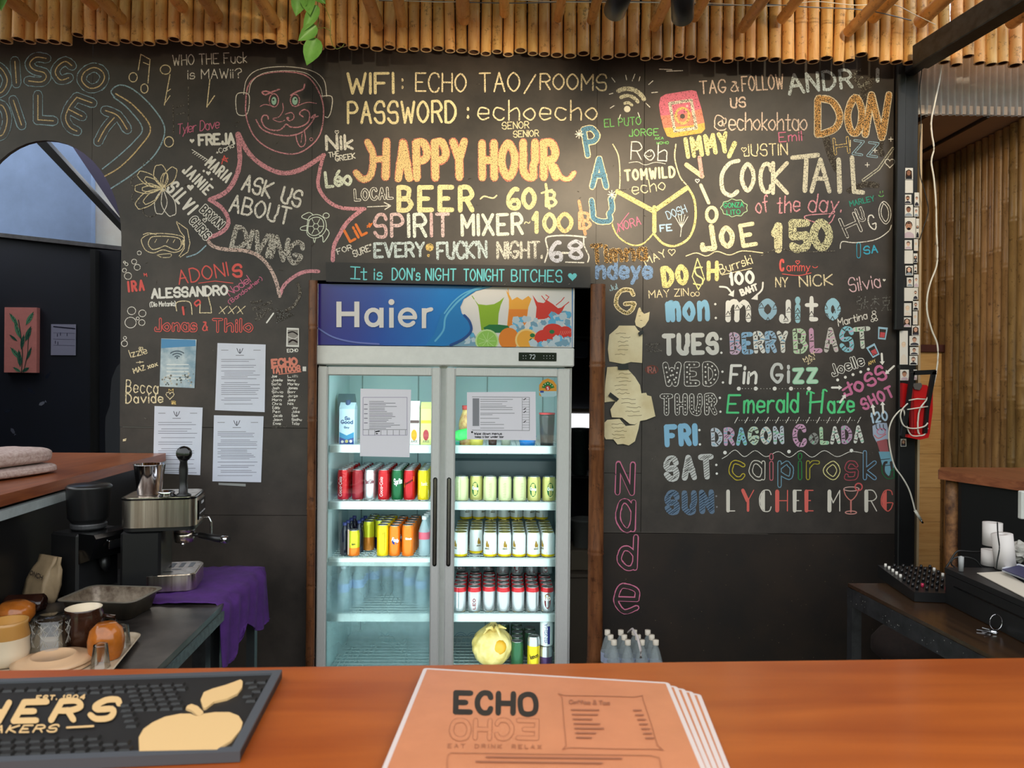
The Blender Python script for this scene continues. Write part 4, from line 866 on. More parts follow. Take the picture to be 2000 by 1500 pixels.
T('Joelle', 1626, 734, 1688, 712, 20, WS, 3.2, 'in', e=1.2, sp=.3); T('AMY', 1697, 713, 1711, 707, 6, CY, 1.4)
k = D(); 
for i, x in enumerate(range(1636, 1700, 15)): k.disc(x, 742 - i * 5.2, 3, WS, n=8)
k.fin()
k = D('tall pink outlined letters running down beside the dark bamboo post')
for ch, x0, x1, y, h in (('N', 1206, 1234, 962, 56), ('a', 1207, 1236, 1033, 88), ('d', 1210, 1240, 1108, 60), ('e', 1204, 1244, 1194, 82)): k.text(ch, x0, y, x1, y + 1, h, PKS, 11)
for ch, x0, x1, y, h in (('N', 1206, 1234, 962, 56), ('a', 1207, 1236, 1033, 88), ('d', 1210, 1240, 1108, 60), ('e', 1204, 1244, 1194, 82)): k.text(ch, x0, y, x1, y + 1, h, mat('board_low_ink', (40, 33, 28), rough=.6), 7.4)
k.fin()
T('DUDUSTO', 1188, 940, 1189, 941, 1, GY, .5) if 0 else None
T('FIRE', 1267, 680, 1285, 680, 4, GY, .8); T('MEMORY', 1262, 675, 1290, 674, 4, GY, .9); T('TIME BATH', 1262, 687, 1292, 687, 4, GY, .9)
k = D('small red-brown outlined word'); k.circ(1273, 722, 12, 8, 2, (120, 70, 60)); k.text('IRA', 1265, 728, 1281, 728, 11, (170, 110, 100), 2); k.fin()
# faint dust, joints with chipped edges, splashes
k = D('faint chalk scuffs'); 
for _ in range(150):
    x, y = random.uniform(250, 1750), random.uniform(140, 1000)
    if 600 < x < 1160 and y > 505: continue
    a = random.uniform(0, pi); L_ = random.uniform(1.5, 9); k.ribbon([(x, y), (x + L_ * cos(a), y + L_ * sin(a))], random.uniform(.7, 1.5), ((110, 106, 98), .5), caps=False)
for _ in range(90):
    x, y = random.uniform(1190, 1750), random.uniform(1045, 1290); k.disc(x, y, random.uniform(.4, 1.1), (104, 92, 76), n=5)
k.line([(1180, 1039), (1360, 1041), (1500, 1043)], .9, (90, 84, 78)); k.line([(240, 834), (300, 835)], 1.6, (90, 90, 86)); k.fin()

# ================================================================ DRINKS FRIDGE
def kid(b, name, root, label=None, fix=True):
    o = b.build(name, root, fix=fix); o.location = -root.location
    if label: o['label'] = label
    return o
def sub(b, name, part, label=None, fix=True):
    o = b.build(name, part, fix=fix)
    if label: o['label'] = label
    return o
WHT = mat('fridge_white', (226, 226, 220), rough=.4, noise=.04, nscale=20)
ALU = mat('brushed_aluminium', (208, 208, 204), rough=.4, metal=.12, noise=.08, nscale=40, stretch=(30, 30, 1))
INW = mat('fridge_liner', (182, 208, 210), rough=.5)
CHR = mat('chrome', (210, 210, 214), rough=.12, metal=1)
STL = mat('stainless_steel', (204, 184, 164), rough=.26, metal=1, noise=.3, nscale=3, stretch=(16, 16, .3), c2=(236, 226, 214))  # warm tint and vertical bands paint reflections into the steel colour
BLKP = mat('black_plastic', (18, 18, 19), rough=.38)
BLKG = mat('black_gloss', (12, 12, 13), rough=.12)
PAPER = mat('printer_paper', (230, 226, 234), rough=.5)
YF = 3.435
fx = lambda px, Y=YF: pix(px, 950, Y).x
fz = lambda py, Y=YF: pix(870, py, Y).z
FR = empty('drinks_fridge', (fx(866), YF + .33, 0)); tag(FR, 'tall white two-door display fridge lit inside with a blue fruit banner on top', 'fridge')
xL, xR = fx(616), fx(1117); zt_ = fz(559)
YI = YF + .62
b = MB()
b.box((xL, YF + .045, .06), (xL + .035, YI, zt_), WHT); b.box((xR - .035, YF + .045, .06), (xR, YI, zt_), WHT)
b.box((xL, YF + .045, fz(716)), (xR, YI, zt_), WHT); b.box((xL, YF + .045, .06), (xR, YI, .13), WHT)
b.box((xL + .03, YI - .03, .1), (xR - .03, YI, zt_), WHT)
for x in (xL + .05, xR - .09):
    for y in (YF + .09, YI - .08): b.box((x, y, 0), (x + .04, y + .04, .06), BLKP)
b.box((fx(863) - .02, YF + .044, .12), (fx(863) + .02, YF + .075, fz(716)), WHT)
kid(b, 'cabinet', FR)
b = MB(); e_ = .036
b.box((xL + e_, YI - .035, .135), (xR - e_, YI - .031, fz(716)), INW); b.box((xL + e_, YF + .06, .135), (xL + e_ + .003, YI - .035, fz(716)), INW); b.box((xR - e_ - .003, YF + .06, .135), (xR - e_, YI - .035, fz(716)), INW)
b.box((xL + e_, YF + .06, fz(716) - .004), (xR - e_, YI - .035, fz(716) - .001), INW); b.box((xL + e_, YF + .06, .131), (xR - e_, YI - .035, .135), INW)
b.box((fx(863) - .012, YF + .07, .136), (fx(863) + .012, YI - .035, fz(716) - .004), INW)
for x in (fx(700), fx(985)):
    for i in range(2): b.box((x - .09 + i * .3, YI - .04, .21), (x - .085 + i * .3, YI - .035, fz(720)), mat('liner_groove', (120, 140, 142)))
kid(b, 'liner', FR)
k = Ink(lambda px, py, h: pix(px, py, YI - .036 - h), .0005, jit=.1); LPR = mat('liner_arc', (120, 156, 176), rough=.5)
for x in range(668, 850, 24):
    for j, y in enumerate((1248, 1272, 1296)):
        for r in (5, 9, 13): k.circ(x + (j % 2) * 12, y, r, r, 1.1, LPR, 0, 180, 8)
for x in range(900, 960, 24):
    for j, y in enumerate((1248, 1272, 1296)):
        for r in (5, 9, 13): k.circ(x + (j % 2) * 12, y, r, r, 1.1, LPR, 0, 180, 8)
o = k.mb.build('liner_print', FR, fix=False); o.location = -FR.location; o['label'] = 'pale blue pattern of nested arcs on the back liner'; o['kind'] = 'stuff'
# shelf rows, one wire shelf per compartment
shz = [fz(871, YF + .09), fz(981, YF + .09), fz(1091, YF + .09), fz(1199, YF + .09)]
shz.append(shz[3] - (shz[2] - shz[3]) * 1.02)
SHW = mat('shelf_rail', (196, 210, 208), rough=.35)
comp = [(xL + .042, fx(863) - .014), (fx(863) + .014, xR - .042)]
for z in shz:
    for (a, c) in comp:
        b = MB(); b.cbox((a, YF + .075, z - .034), (c, YF + .10, z + .004), SHW, .004)
        for i in range(9): y = YF + .14 + i * .042; b.box((a, y, z - .007), (c, y + .004, z - .003), SHW)
        for i in range(22): x = a + (c - a) * (i + .5) / 22; b.box((x - .0015, YF + .1, z - .003), (x + .0015, YI - .05, z - .0003), SHW)
        b.box((a, YI - .06, z - .01), (c, YI - .045, z - .003), SHW); kid(b, 'shelf', FR)
# white fascia with controller
b = MB(); b.cbox((xL - .004, YF, fz(714)), (xR + .006, YF + .05, fz(677)), WHT, .005); FA = kid(b, 'fascia', FR)
def FM(dY): return lambda px, py, h: pix(px, py, YF - .0006 - dY - h)
b = MB(); p0, p1 = pix(1013, 705, YF), pix(1087, 689, YF); b.cbox((p0.x, YF - .003, p0.z), (p1.x, YF, p1.z), BLKG, .001); CP_ = sub(b, 'control_panel', FA, 'small black temperature controller')
k = Ink(FM(.003), 0, jit=0); k.text('72', 1034, 701, 1045, 701, 8, (210, 214, 220), 1.2)
for x in (1022, 1027, 1062, 1068, 1074, 1080): k.disc(x, 695, 1, (180, 180, 186), n=6); k.disc(x, 700, .8, (180, 180, 186), n=6)
k.end('display_digits', CP_) if False else k.mb.build('display_digits', FR, fix=False).__setattr__('location', -FR.location)
# banner
SIGNM, nt_, bs_ = nm('banner_print'); MATS['banner_print'] = SIGNM
g_ = nt_.nodes.new('ShaderNodeNewGeometry'); sx_ = nt_.nodes.new('ShaderNodeSeparateXYZ'); nt_.links.new(g_.outputs['Position'], sx_.inputs[0])
mr_ = nt_.nodes.new('ShaderNodeMapRange'); mr_.inputs[1].default_value = xL; mr_.inputs[2].default_value = fx(900); nt_.links.new(sx_.outputs[0], mr_.inputs[0])
n_ = nt_.nodes.new('ShaderNodeTexNoise'); n_.inputs['Scale'].default_value = 4; nt_.links.new(g_.outputs['Position'], n_.inputs[0])
ad_ = nt_.nodes.new('ShaderNodeMath'); ad_.operation = 'MULTIPLY_ADD'; ad_.inputs[1].default_value = .3; nt_.links.new(n_.outputs[0], ad_.inputs[0]); nt_.links.new(mr_.outputs[0], ad_.inputs[2])
cr_ = nt_.nodes.new('ShaderNodeValToRGB'); cr_.color_ramp.elements[0].color = sr((66, 44, 128)); cr_.color_ramp.elements[1].color = sr((20, 120, 200)); e2 = cr_.color_ramp.elements.new(.55); e2.color = sr((38, 78, 168))
cr_.color_ramp.elements[0].position = .1; cr_.color_ramp.elements[-1].position = 1
nt_.links.new(ad_.outputs[0], cr_.inputs[0]); nt_.links.new(cr_.outputs[0], bs_.inputs['Base Color']); bs_.inputs['Roughness'].default_value = .16
BN = MB(); BN.box((xL + .004, YF, fz(676)), (xR, YF + .05, zt_ + .004), SIGNM); BN.box((xL, YF - .003, fz(676)), (xL + .006, YF + .05, zt_ + .006), ALU); BN.box((xR - .003, YF - .003, fz(676)), (xR + .004, YF + .05, zt_ + .006), ALU)
BNO = kid(BN, 'banner', FR, 'glossy blue banner with fruit, ice and splashing juices')
def banner_ink(name, label=None, base=0):
    k = Ink(FM(.0), base, jit=0); k.done = lambda: sub(k.mb, name, BNO, label, fix=False); return k
gl = lambda n, c: mat('print_' + n, c, rough=.18)
PW = gl('white', (226, 220, 216)); PG = gl('green', (140, 176, 40)); PG2 = gl('dark_green', (28, 110, 60)); PO = gl('orange', (232, 130, 40)); PO2 = gl('light_orange', (240, 168, 60)); PR = gl('red', (214, 44, 40)); PB_ = gl('blue', (24, 120, 190)); PBD = gl('deep_blue', (26, 70, 140)); PBL = gl('light_blue', (96, 176, 216)); PI1 = gl('ice', (120, 160, 184)); PI2 = gl('ice_pale', (190, 206, 216)); PLG = gl('lime', (150, 200, 90)); PLG2 = gl('lime_rim', (196, 224, 150))
k = banner_ink('banner_picture', 'printed splashing juices over ice cubes, lime, oranges and tomatoes')
k.fill([(1117, 560), (962, 560), (930, 568), (906, 584), (899, 600), (902, 612), (914, 624), (920, 634), (919, 648), (908, 660), (895, 672), (885, 676), (1117, 679)], PW)
k.fill([(885, 676), (870, 676), (896, 660), (912, 645), (925, 650), (940, 676)], PI1)
def ice(x0, y0, x1, y1, n):
    for _ in range(n):
        x, y = random.uniform(x0, x1), random.uniform(y0, y1); r = random.uniform(4, 9); a = random.uniform(0, 2)
        k.fill([(min(1116, x + r * cos(a + q)), min(677, max(563, y + r * sin(a + q)))) for q in (0, 1.3, 2.7, 3.9, 5.2)], random.choice([PI1, PI2, PBL, PI2]))
ice(890, 650, 925, 672, 14)
k.fill([(926, 584), (934, 594), (950, 596), (965, 594), (976, 588), (985, 580), (978, 596), (974, 612), (972, 645), (940, 645), (936, 612), (934, 598)], PG)
k.fill([(988, 566), (996, 578), (1000, 586), (1010, 580), (1020, 586), (1032, 578), (1038, 584), (1032, 600), (1028, 630), (1020, 642), (990, 640), (994, 600), (994, 585)], PO2); k.fill([(994, 604), (1031, 604), (1028, 630), (1020, 642), (991, 640)], PO)
k.fill([(1040, 576), (1050, 590), (1062, 592), (1068, 586), (1080, 594), (1090, 602), (1100, 600), (1104, 596), (1096, 612), (1086, 622), (1046, 624), (1048, 600)], PR)
for q in ([(1058, 578), (1066, 588), (1072, 580), (1066, 576)], [(1086, 596), (1096, 588), (1102, 581)], [(1096, 602), (1106, 594), (1111, 590)], [(926, 584), (922, 578)], [(994, 578), (992, 564)]): k.ribbon(q, 1.6, PR if q[0][0] > 1040 else PG if q[0][0] < 930 else PO2)
ice(1000, 622, 1114, 648, 46); ice(1076, 612, 1114, 640, 22)
k.fill([(944, 640), (955, 634), (975, 634), (992, 636), (996, 642), (976, 650), (950, 650)], PG2)
for cx, cy, r, m1, m2 in ((951, 666, 23, PLG2, PLG),): 
    k.fill([(cx + r * cos(t), min(677, cy + r * sin(t))) for t in [2 * pi * i / 20 for i in range(20)]], m1); k.fill([(cx + (r - 3) * cos(t), min(677, cy + (r - 3) * sin(t))) for t in [2 * pi * i / 20 for i in range(20)]], m2)
    for a in range(0, 360, 40): k.ribbon([(cx, cy), (cx + 17 * cos(radians(a)), min(676, cy + 17 * sin(radians(a))))], .8, PLG2)
def blob(cx, cy, rx, ry, m): k.fill([(min(1116, cx + rx * cos(t)), min(677.5, cy + ry * sin(t))) for t in [2 * pi * i / 22 for i in range(22)]], m)
blob(994, 662, 20, 22, PO); blob(1028, 664, 22, 22, gl('rind', (246, 206, 130))); blob(1028, 664, 18.5, 18.5, PO2)
blob(1062, 660, 18, 16, PR); blob(1080, 646, 20, 14, PR); blob(1104, 650, 14, 13, PR); blob(1078, 648, 5, 4, PG2); blob(1040, 655, 5, 4, PG2); blob(1038, 664, 4, 3, PG2)
for q in range(6): k.ribbon([(1092 + q * 4, 656 - q), (1096 + q * 4, 646)], .8, gl('pink', (236, 130, 120)))
ice(1036, 668, 1112, 676, 26); ice(1086, 658, 1113, 674, 18)
k.done()
k = banner_ink('banner_wave', 'pale blue printed ribbon of water', .0035)
k.fill([(962, 560), (930, 568), (906, 584), (899, 600), (902, 612), (914, 624), (920, 634), (919, 648), (908, 660), (893, 672), (868, 676), (830, 675), (848, 655), (856, 630), (862, 612), (880, 592), (905, 572), (930, 562)], PB_)
k.curve([(956, 560), (925, 567), (900, 584), (884, 600), (870, 620), (866, 645), (850, 666)], 3.5, PBL); k.curve([(940, 560), (908, 572), (885, 590), (868, 612)], 2.5, PBL); k.curve([(907, 616), (917, 628), (920, 646), (905, 662), (880, 674)], 5, PBD); k.curve([(620, 640), (650, 658), (690, 668), (740, 672)], 3, gl('lilac', (110, 120, 190)))
k.done()
k = banner_ink('banner_lettering', 'large bold white lettering', .0042)
k.ribbon([(662, 589), (662, 639)], 10, PW, caps=False); k.ribbon([(697, 589), (697, 639)], 10, PW, caps=False); k.ribbon([(662, 613), (697, 613)], 9, PW, caps=False)
k.circ(729, 620, 13.5, 15, 8.5, PW); k.ribbon([(745, 601), (745, 640)], 8.5, PW, caps=False); k.ribbon([(764.5, 601), (764.5, 640)], 9, PW, caps=False); k.disc(764.5, 590, 6, PW)
k.circ(796, 620, 15, 15.5, 8, PW, 20 - 20, 318); k.ribbon([(782, 620), (813, 620)], 7, PW, caps=False)
k.ribbon([(828, 602), (828, 641)], 8.5, PW, caps=False); k.curve([(828, 618), (831, 608), (842, 604)], 8, PW); k.done()
# doors
GLS = glassmat('door_glass', (.93, .97, .96), .05, .01); FOG = glassmat('fogged_glass', (.93, .97, .96), .03, .05, haze=.42)
zd0, zd1 = .07, fz(718)
dspec = [(fx(619), fx(859), fx(638), fx(841)), (fx(869), fx(1113), fx(888), fx(1087))]
for di, (a, c, g0, g1) in enumerate(dspec):
    gz0, gz1 = .14, fz(735)
    b = MB()
    b.cbox((a, YF, zd0), (g0, YF + .04, zd1), ALU, .006); b.cbox((g1, YF, zd0), (c, YF + .04, zd1), ALU, .006); b.cbox((g0 - .002, YF + .002, gz1), (g1 + .002, YF + .04, zd1), ALU, .005); b.cbox((g0 - .002, YF + .002, zd0), (g1 + .002, YF + .04, gz0), ALU, .005)
    dr = kid(b, 'door', FR)
    b = MB(); b.box((g0 - .001, YF + .012, gz0 - .001), (g1 + .001, YF + .0135, gz1 + .001), GLS); sub(b, 'glass_pane', dr)
    if di == 0:
        b = MB(); b.box((g0, YF + .0145, gz0), (g1, YF + .0155, fz(1100)), FOG); sub(b, 'condensation', dr, 'milky condensation on the lower glass')
    hx = fx(850) if di == 0 else fx(877)
    b = MB(); h0, h1 = fz(1106), fz(932)
    cap = [(hx + .0095 * cos(t), h1 - .01 + .0095 * sin(t)) for t in [pi * i / 8 for i in range(9)]] + [(hx + .0095 * cos(t), h0 + .01 + .0095 * sin(t)) for t in [pi + pi * i / 8 for i in range(9)]]
    b.prism(cap, 'y', YF - .004, YF, CHR); cap2 = [(hx + (x - hx) * .55, (z - (h0 + h1) / 2) * .97 + (h0 + h1) / 2) for x, z in cap]; b.prism(cap2, 'y', YF - .0055, YF - .004, STL)
    sub(b, 'handle', dr, 'slim chrome pull')
# lit tubes by the mullion
LED = mat('fridge_lamp', (225, 245, 255), emit=5)
for x in (fx(863) - .028, fx(863) + .028):
    b = MB(); b.lathe([(.006, .15), (.006, fz(724))], LED, 8, M=Matrix.Translation((x, YF + .06, 0))); kid(b, 'light_tube', FR, 'glowing cool white tube')
zc = (.3 + fz(735)) / 2
for (a, c), e in zip(comp, (4.6, 4.0)):
    l = area('fridge_lamp_glow', ((a + c) / 2, YF + .062, zc), ((a + c) / 2, YI, zc), e, (c - a) * .8, 1.5, (.86, .97, 1.0))
    # a tall soft source: the two tubes light the compartment from just inside the door
# ---- things taped on the glass
def sheetpaper(name, label, cat, pts, Y, fmapY, draw, grp=None, m=PAPER, th=.0006):
    ps = [pix(x, y, Y) for x, y in pts]
    o = MB(); o.prism([(p.x, p.z) for p in ps], 'y', Y - th, Y, m); r = o.build(name); tag(r, label, cat, grp)
    k = Ink(lambda px, py, h: pix(px, py, Y - th - .0003 - h * .3), 0, jit=.2); draw(k)
    if k.mb.v: k.mb.build('print', r, fix=False)
    return r
INK_ = (90, 90, 96); INKD = (30, 30, 34)
def d1(k):
    k.ribbon([(709, 776), (795, 776), (795, 850), (709, 850), (709, 776)], .9, (150, 140, 170))
    for i in range(17): y = 784 + i * 3.3; k.ribbon([(721, y), (random.uniform(745, 785), y)], .9, INK_)
    for i in range(5): k.ribbon([(711, 790 + i * 9), (718, 790 + i * 9)], 1.2, (70, 70, 90))
    k.ribbon([(709, 839), (795, 839)], .8, INK_)
    for i in range(7): k.ribbon([(720 + i * 12, 840), (720 + i * 12, 850)], .8, INK_)
    k.ribbon([(734, 843), (741, 842)], 2.4, INKD); k.ribbon([(735, 847), (737, 847)], 2, INKD)
sheetpaper('notice', 'white laminated printed checklist taped to the left fridge door', 'notice', [(704, 759), (803, 761), (800, 893), (703, 891)], YF - .002, None, d1)
def d2(k):
    k.fill([(923, 778), (936, 778), (936, 832), (923, 832)], (140, 140, 146))
    k.ribbon([(922, 775), (1034, 776), (1034, 841), (922, 840)], .8, INK_)
    for y in (780, 784, 789, 793, 796, 800, 807, 810, 817, 825, 829, 836): k.ribbon([(938, y), (random.uniform(960, 1012), y)], .8, INK_)
    for i in range(12): k.ribbon([(1020, 780 + i * 5), (1034, 780 + i * 5)], .5, INK_)
    k.ribbon([(1020, 777), (1020, 840)], .6, INK_)
    for y in (781, 800, 806, 825): k.ribbon([(1023, y), (1027, y - 3)], 1.4, INKD)
    k.disc(922, 844, 2, INKD); k.text('Wipe down menus', 926, 849, 980, 849, 4.6, INKD, 1); k.text('keep a bar under bar', 928, 855, 984, 855, 4.2, INKD, 1)
sheetpaper('notice', 'white printed table with a handwritten note taped to the right fridge door', 'notice', [(912, 766), (1046, 765), (1047, 860), (912, 858)], YF - .002, None, d2)
b = MB(); pc = pix(1070, 757, YF)
k = Ink(lambda px, py, h: pix(px, py, YF - .001 - h), 0, jit=0)
k.fill([(1053, 772), (1053, 752), (1060, 743), (1070, 739), (1080, 743), (1087, 752), (1087, 772), (1082, 775), (1058, 775)], (214, 150, 60)); k.fill([(1053, 764), (1087, 764), (1087, 772), (1082, 775), (1058, 775)], (170, 200, 206)); k.fill([(1058, 757), (1061, 750), (1070, 745), (1079, 750), (1083, 757), (1072, 760)], (50, 120, 60)); k.disc(1070, 758, 5, (186, 40, 40)); k.text('5', 1068.5, 761, 1071.5, 761, 5, (240, 240, 240), 1.2); k.fill([(1055, 763), (1062, 763), (1062, 767), (1055, 767)], (60, 80, 150))
for a in (30, 60, 90, 120, 150): k.disc(1070 + 10 * cos(radians(a)), 758 - 9 * sin(radians(a)), 1, (236, 236, 220), n=6)
tag(k.mb.build('energy_label', fix=False), 'round green and yellow energy rating sticker on the right fridge door glass', 'sticker')

# ================================================================ CANS, CARTONS AND BOTTLES INSIDE
LIDM = mat('can_lid', (196, 196, 196), rough=.25, metal=.9); GLD = mat('can_lid_gold', (206, 190, 120), rough=.3, metal=.8)
def cm(n, c, r=.25, me=.35): return mat('can_' + n, c, rough=r, metal=me)
def lidmesh(R, H, m=LIDM):
    b = MB(); b.lathe([(R * .86, H - .0005), (R * .87, H + .0015), (R * .81, H + .0015), (R * .79, H - .002), (0, H - .002)], m, 16, closed=False)
    b.box((-.004, -R * .6, H - .0015), (.004, R * .1, H - .0005), m); return b.mesh('lid')
LM = {}
def can(name, label, group, R, H, bands, print_=None, lidm=LIDM, n=18):
    """bands: [(fraction, material)...] from the bottom; returns the can, mesh body with lid and print as parts"""
    b = MB(); m0 = bands[0][1]
    pr = [(R * .82, 0, LIDM), (R * .97, .005, m0)]; z = 0
    body0, body1 = .009, H - .016
    for fr, m in bands:
        pr.append((R, body0 + (body1 - body0) * z, m)); z = fr; pr.append((R, body0 + (body1 - body0) * z - 1e-5, m))
    pr += [(R, body1, bands[-1][1]), (R * .86, H, bands[-1][1])]
    b.lathe(pr, m0, n, closed=False); o = b.build(name); tag(o, label, 'can', group)
    key = (R, H, lidm.name)
    if key not in LM: LM[key] = lidmesh(R, H, lidm)
    l = bpy.data.objects.new('lid', LM[key]); COL.objects.link(l); l.parent = o
    if print_:
        k = Ink(lambda x, y, h: Vector(((R + .0004 + h) * sin(x / 1000 / R), -(R + .0004 + h) * cos(x / 1000 / R), -y / 1000)), 0, jit=0)
        print_(k); k.mb.build('print', o, fix=False)
    return o
def put(o, first, x, y, z, rz=0, label=None, group=None):
    r = o if first else dup(o)
    r.location = (x, y, z); r.rotation_euler = (0, 0, rz)
    if label: r['label'] = label
    if group: r['group'] = group
    return r
REDC = cm('red', (186, 20, 28)); DRED = cm('dark_red', (140, 20, 32)); SILV = cm('silver', (200, 202, 204), .25, .8); GRNC = cm('green', (10, 90, 48)); YELC = cm('yellow', (232, 200, 20)); ORGC = cm('orange', (236, 120, 24)); NAVC = cm('navy', (24, 34, 66)); WHC = cm('white', (224, 228, 226), .3, .15); GOLC = cm('gold', (196, 190, 116), .3, .5); LGR = cm('pale_gold', (206, 210, 160), .3, .4); YGR = cm('yellow_green', (196, 196, 40)); AMB = cm('amber', (196, 120, 40)); PNK = cm('pink', (214, 150, 190)); CLR = mat('clear_bottle', (190, 214, 220), rough=.15, alpha=.45)
SLR, SLH = .0276, .145
def vtxt(k, t, c, w=2, s=1):   # lettering running up the can
    st, W = strokes(t, .2)
    for ch, ls in st:
        for l in ls: k.ribbon([(4 - p[1] * 14 * s, -(22 + p[0] / W * 90)) for p in l], w, c)
pc_ = lambda k: vtxt(k, 'Coca-Cola', (236, 226, 224), 1.8)
def psash(k): k.fill([(-26, -62), (26, -92), (26, -116), (-26, -86)], (238, 208, 30)); k.text('Schweppes', -22, -72, 20, -97, 11, (60, 30, 20), 1.6)
def psp(k): k.text('Sprite', -18, -78, 22, -84, 26, (226, 236, 226), 3.4, slant=.1)
def pdt(k): k.text('Diet Coke', -20, -80, 22, -84, 18, (120, 60, 70), 2.4)
def pyl(k): k.fill([(-26, -14), (26, -14), (26, -52), (-26, -52)], (226, 226, 196)); k.text('tonic', -14, -74, 16, -74, 18, (246, 240, 200), 2)
YC0 = YF + .145
base_lab = ' in the row behind the front cans on the second shelf of the left compartment'
cols = [(670.5, 'red', [(1, REDC)], pc_, 'red cola can with white upright lettering, leftmost at the front of its shelf'), (699, 'dark red', [(1, DRED)], lambda k: [k.ribbon([(-10, -40 - i * 12), (14, -40 - i * 12)], 1.2, (196, 110, 110)) for i in range(4)], 'darker red can with fine print beside the leftmost cola can'),
        (722.6, 'silver', [(1, SILV)], pdt, 'silver cola can with dark red script at the front of the second shelf'), (749.7, 'red', [(1, REDC)], pc_, 'bright red cola can between the silver can and the green can'),
        (776, 'green', [(1, GRNC)], psp, 'dark green lemonade can with white script'), (799.6, 'red', [(1, REDC)], psash, 'red can with a slanting yellow sash'), (827, 'yellow', [(1, YELC)], pyl, 'bright yellow can beside the fridge mullion')]
for i, (px, cn, bands, pr, lab) in enumerate(cols):
    X = pix(px, 950, YC0).x
    c0 = can('drink_can', lab, 'slim cans on the second shelf, left compartment', SLR, SLH, bands, pr)
    put(c0, True, X, YC0, shz[1] + .001, random.uniform(-.25, .25) if i != 4 else .25)
    for r in range(1, 6):
        put(c0, False, X + random.uniform(-.002, .002) + r * .0015 * (3 - i) * 0, YC0 + r * .0615, shz[1] + .001, random.uniform(0, 6), 'slim can, %s behind the %s' % (['', 'first', 'second', 'third', 'fourth', 'fifth'][r], ['leftmost cola can', 'dark red can', 'silver cola can', 'cola can left of the green one', 'green lemonade can', 'yellow-sashed can', 'yellow can by the mullion'][i]))
# third shelf, left: energy drinks, orange sodas
Y3 = YF + .135
def plem(k): k.disc(6, -62, 13, (240, 220, 60), n=12); k.text('juice', -2, -58, 16, -58, 9, (40, 40, 40), 1.6); k.fill([(-28, -10), (-14, -10), (-14, -130), (-28, -130)], (236, 200, 180))
def pfan(k): k.disc(0, -74, 14, (30, 50, 120), n=10); k.text('Fanta', -14, -78, 16, -70, 16, (236, 240, 244), 3.4)
def pmi(k): k.text('Mirinda', -10, -84, 18, -84, 9, (246, 240, 230), 2)
def pbl(k): k.ribbon([(10, -30), (10, -120)], 1.4, (60, 60, 20)); k.circ(4, -112, 3, 4, 1.2, (60, 60, 20))
sp3 = [(691, 0, [(.35, ORGC), (1, YGR)], plem, 'short orange and yellow juice can nearest the left wall of its shelf', .029, .124),
       (748, 0, [(1, YELC)], pbl, 'plain yellow slim can at the front of the third shelf', .0285, .15), (771, 0, [(1, ORGC)], pfan, 'orange soda can with a dark blue round emblem', .0265, .146), (797, 0, [(1, ORGC)], pmi, 'glossy orange can with a small white wordmark', .0285, .15)]
for px, dr_, bands, pr, lab, R, H in sp3:
    c0 = can('drink_can', lab, 'cans on the third shelf, left compartment', R, H, bands, pr); X = pix(px, 1030, Y3).x
    put(c0, True, X, Y3 + dr_, shz[2] + .001, random.uniform(-.2, .2))
    if px > 740:
        for r in range(1, 5): put(c0, False, X + .003 * r, Y3 + .063 * r, shz[2] + .001, random.uniform(0, 6), '%s can back in the file behind the %s' % (['', 'second', 'third', 'fourth', 'fifth'][r], lab.split(' at ')[0].split(' with ')[0]))
c0 = can('drink_can', 'amber and olive can set back on the third shelf', 'cans on the third shelf, left compartment', .0275, .145, [(.5, AMB), (1, YGR)], None)
for r in range(4): put(c0, r == 0, pix(719, 1030, Y3 + .1).x, Y3 + .12 + r * .06, shz[2] + .001, r, 'amber and olive slim can, %s of the file set back on the third shelf' % ['front', 'second', 'third', 'rear'][r])
c1 = can('drink_can', 'yellow and navy slim can behind the plain yellow can', 'cans on the third shelf, left compartment', .0275, .145, [(.45, NAVC), (1, YGR)], None)
for r in range(3): put(c1, r == 0, pix(742, 1030, Y3 + .14).x, Y3 + .15 + r * .06, shz[2] + .001, r, 'yellow and navy slim can, %s of its short file on the third shelf' % ['front', 'second', 'rear'][r])
def bottle(name, label, group, R, H, m, capm, liq=None, lab=None):
    b = MB(); b.lathe([(R * .8, 0), (R, .006), (R * .96, H * .2), (R, H * .25), (R * .96, H * .32), (R, H * .38), (R, H * .62), (R * .55, H * .82), (R * .36, H * .88), (R * .36, H * .93), (0, H * .93)], m, 14, closed=False)
    o = b.build(name); tag(o, label, 'bottle', group)
    b = MB(); b.lathe([(R * .44, H * .91), (R * .44, H), (0, H)], capm, 12, closed=False); b.build('cap', o)
    if lab:
        b = MB(); b.lathe([(R * 1.01, H * .42), (R * 1.01, H * .6)], lab, 14, closed=False); b.build('paper_label', o)
    return o
NV = mat('dark_bottle', (18, 24, 40), rough=.2); CAPB = mat('cap_navy', (40, 52, 110), rough=.4)
o = bottle('drink_bottle', 'dark bottle with a navy cap, one of the pair of files by the left fridge wall', 'dark bottles on the third shelf',   .023, .155, NV, CAPB)
q = 0
for px, yy in ((670, .03), (670, .09), (670, .15), (670, .21), (693, .085), (693, .145), (693, .205)):
    put(o, q == 0, pix(px + yy * 30, 1030, Y3).x, Y3 + yy, shz[2] + .001, q, 'dark navy-capped bottle, %s one of the %s file by the left fridge wall' % (['front', 'second', 'third', 'rear', 'front', 'second', 'rear'][q], 'outer' if q < 4 else 'inner')); q += 1
o = bottle('drink_bottle', 'clear plastic bottle with a pink and red label beside the mullion', 'clear bottles on the third shelf', .027, .19, CLR, mat('cap_white', (226, 226, 226), rough=.4), lab=mat('label_pinkred', (206, 90, 110), rough=.4))
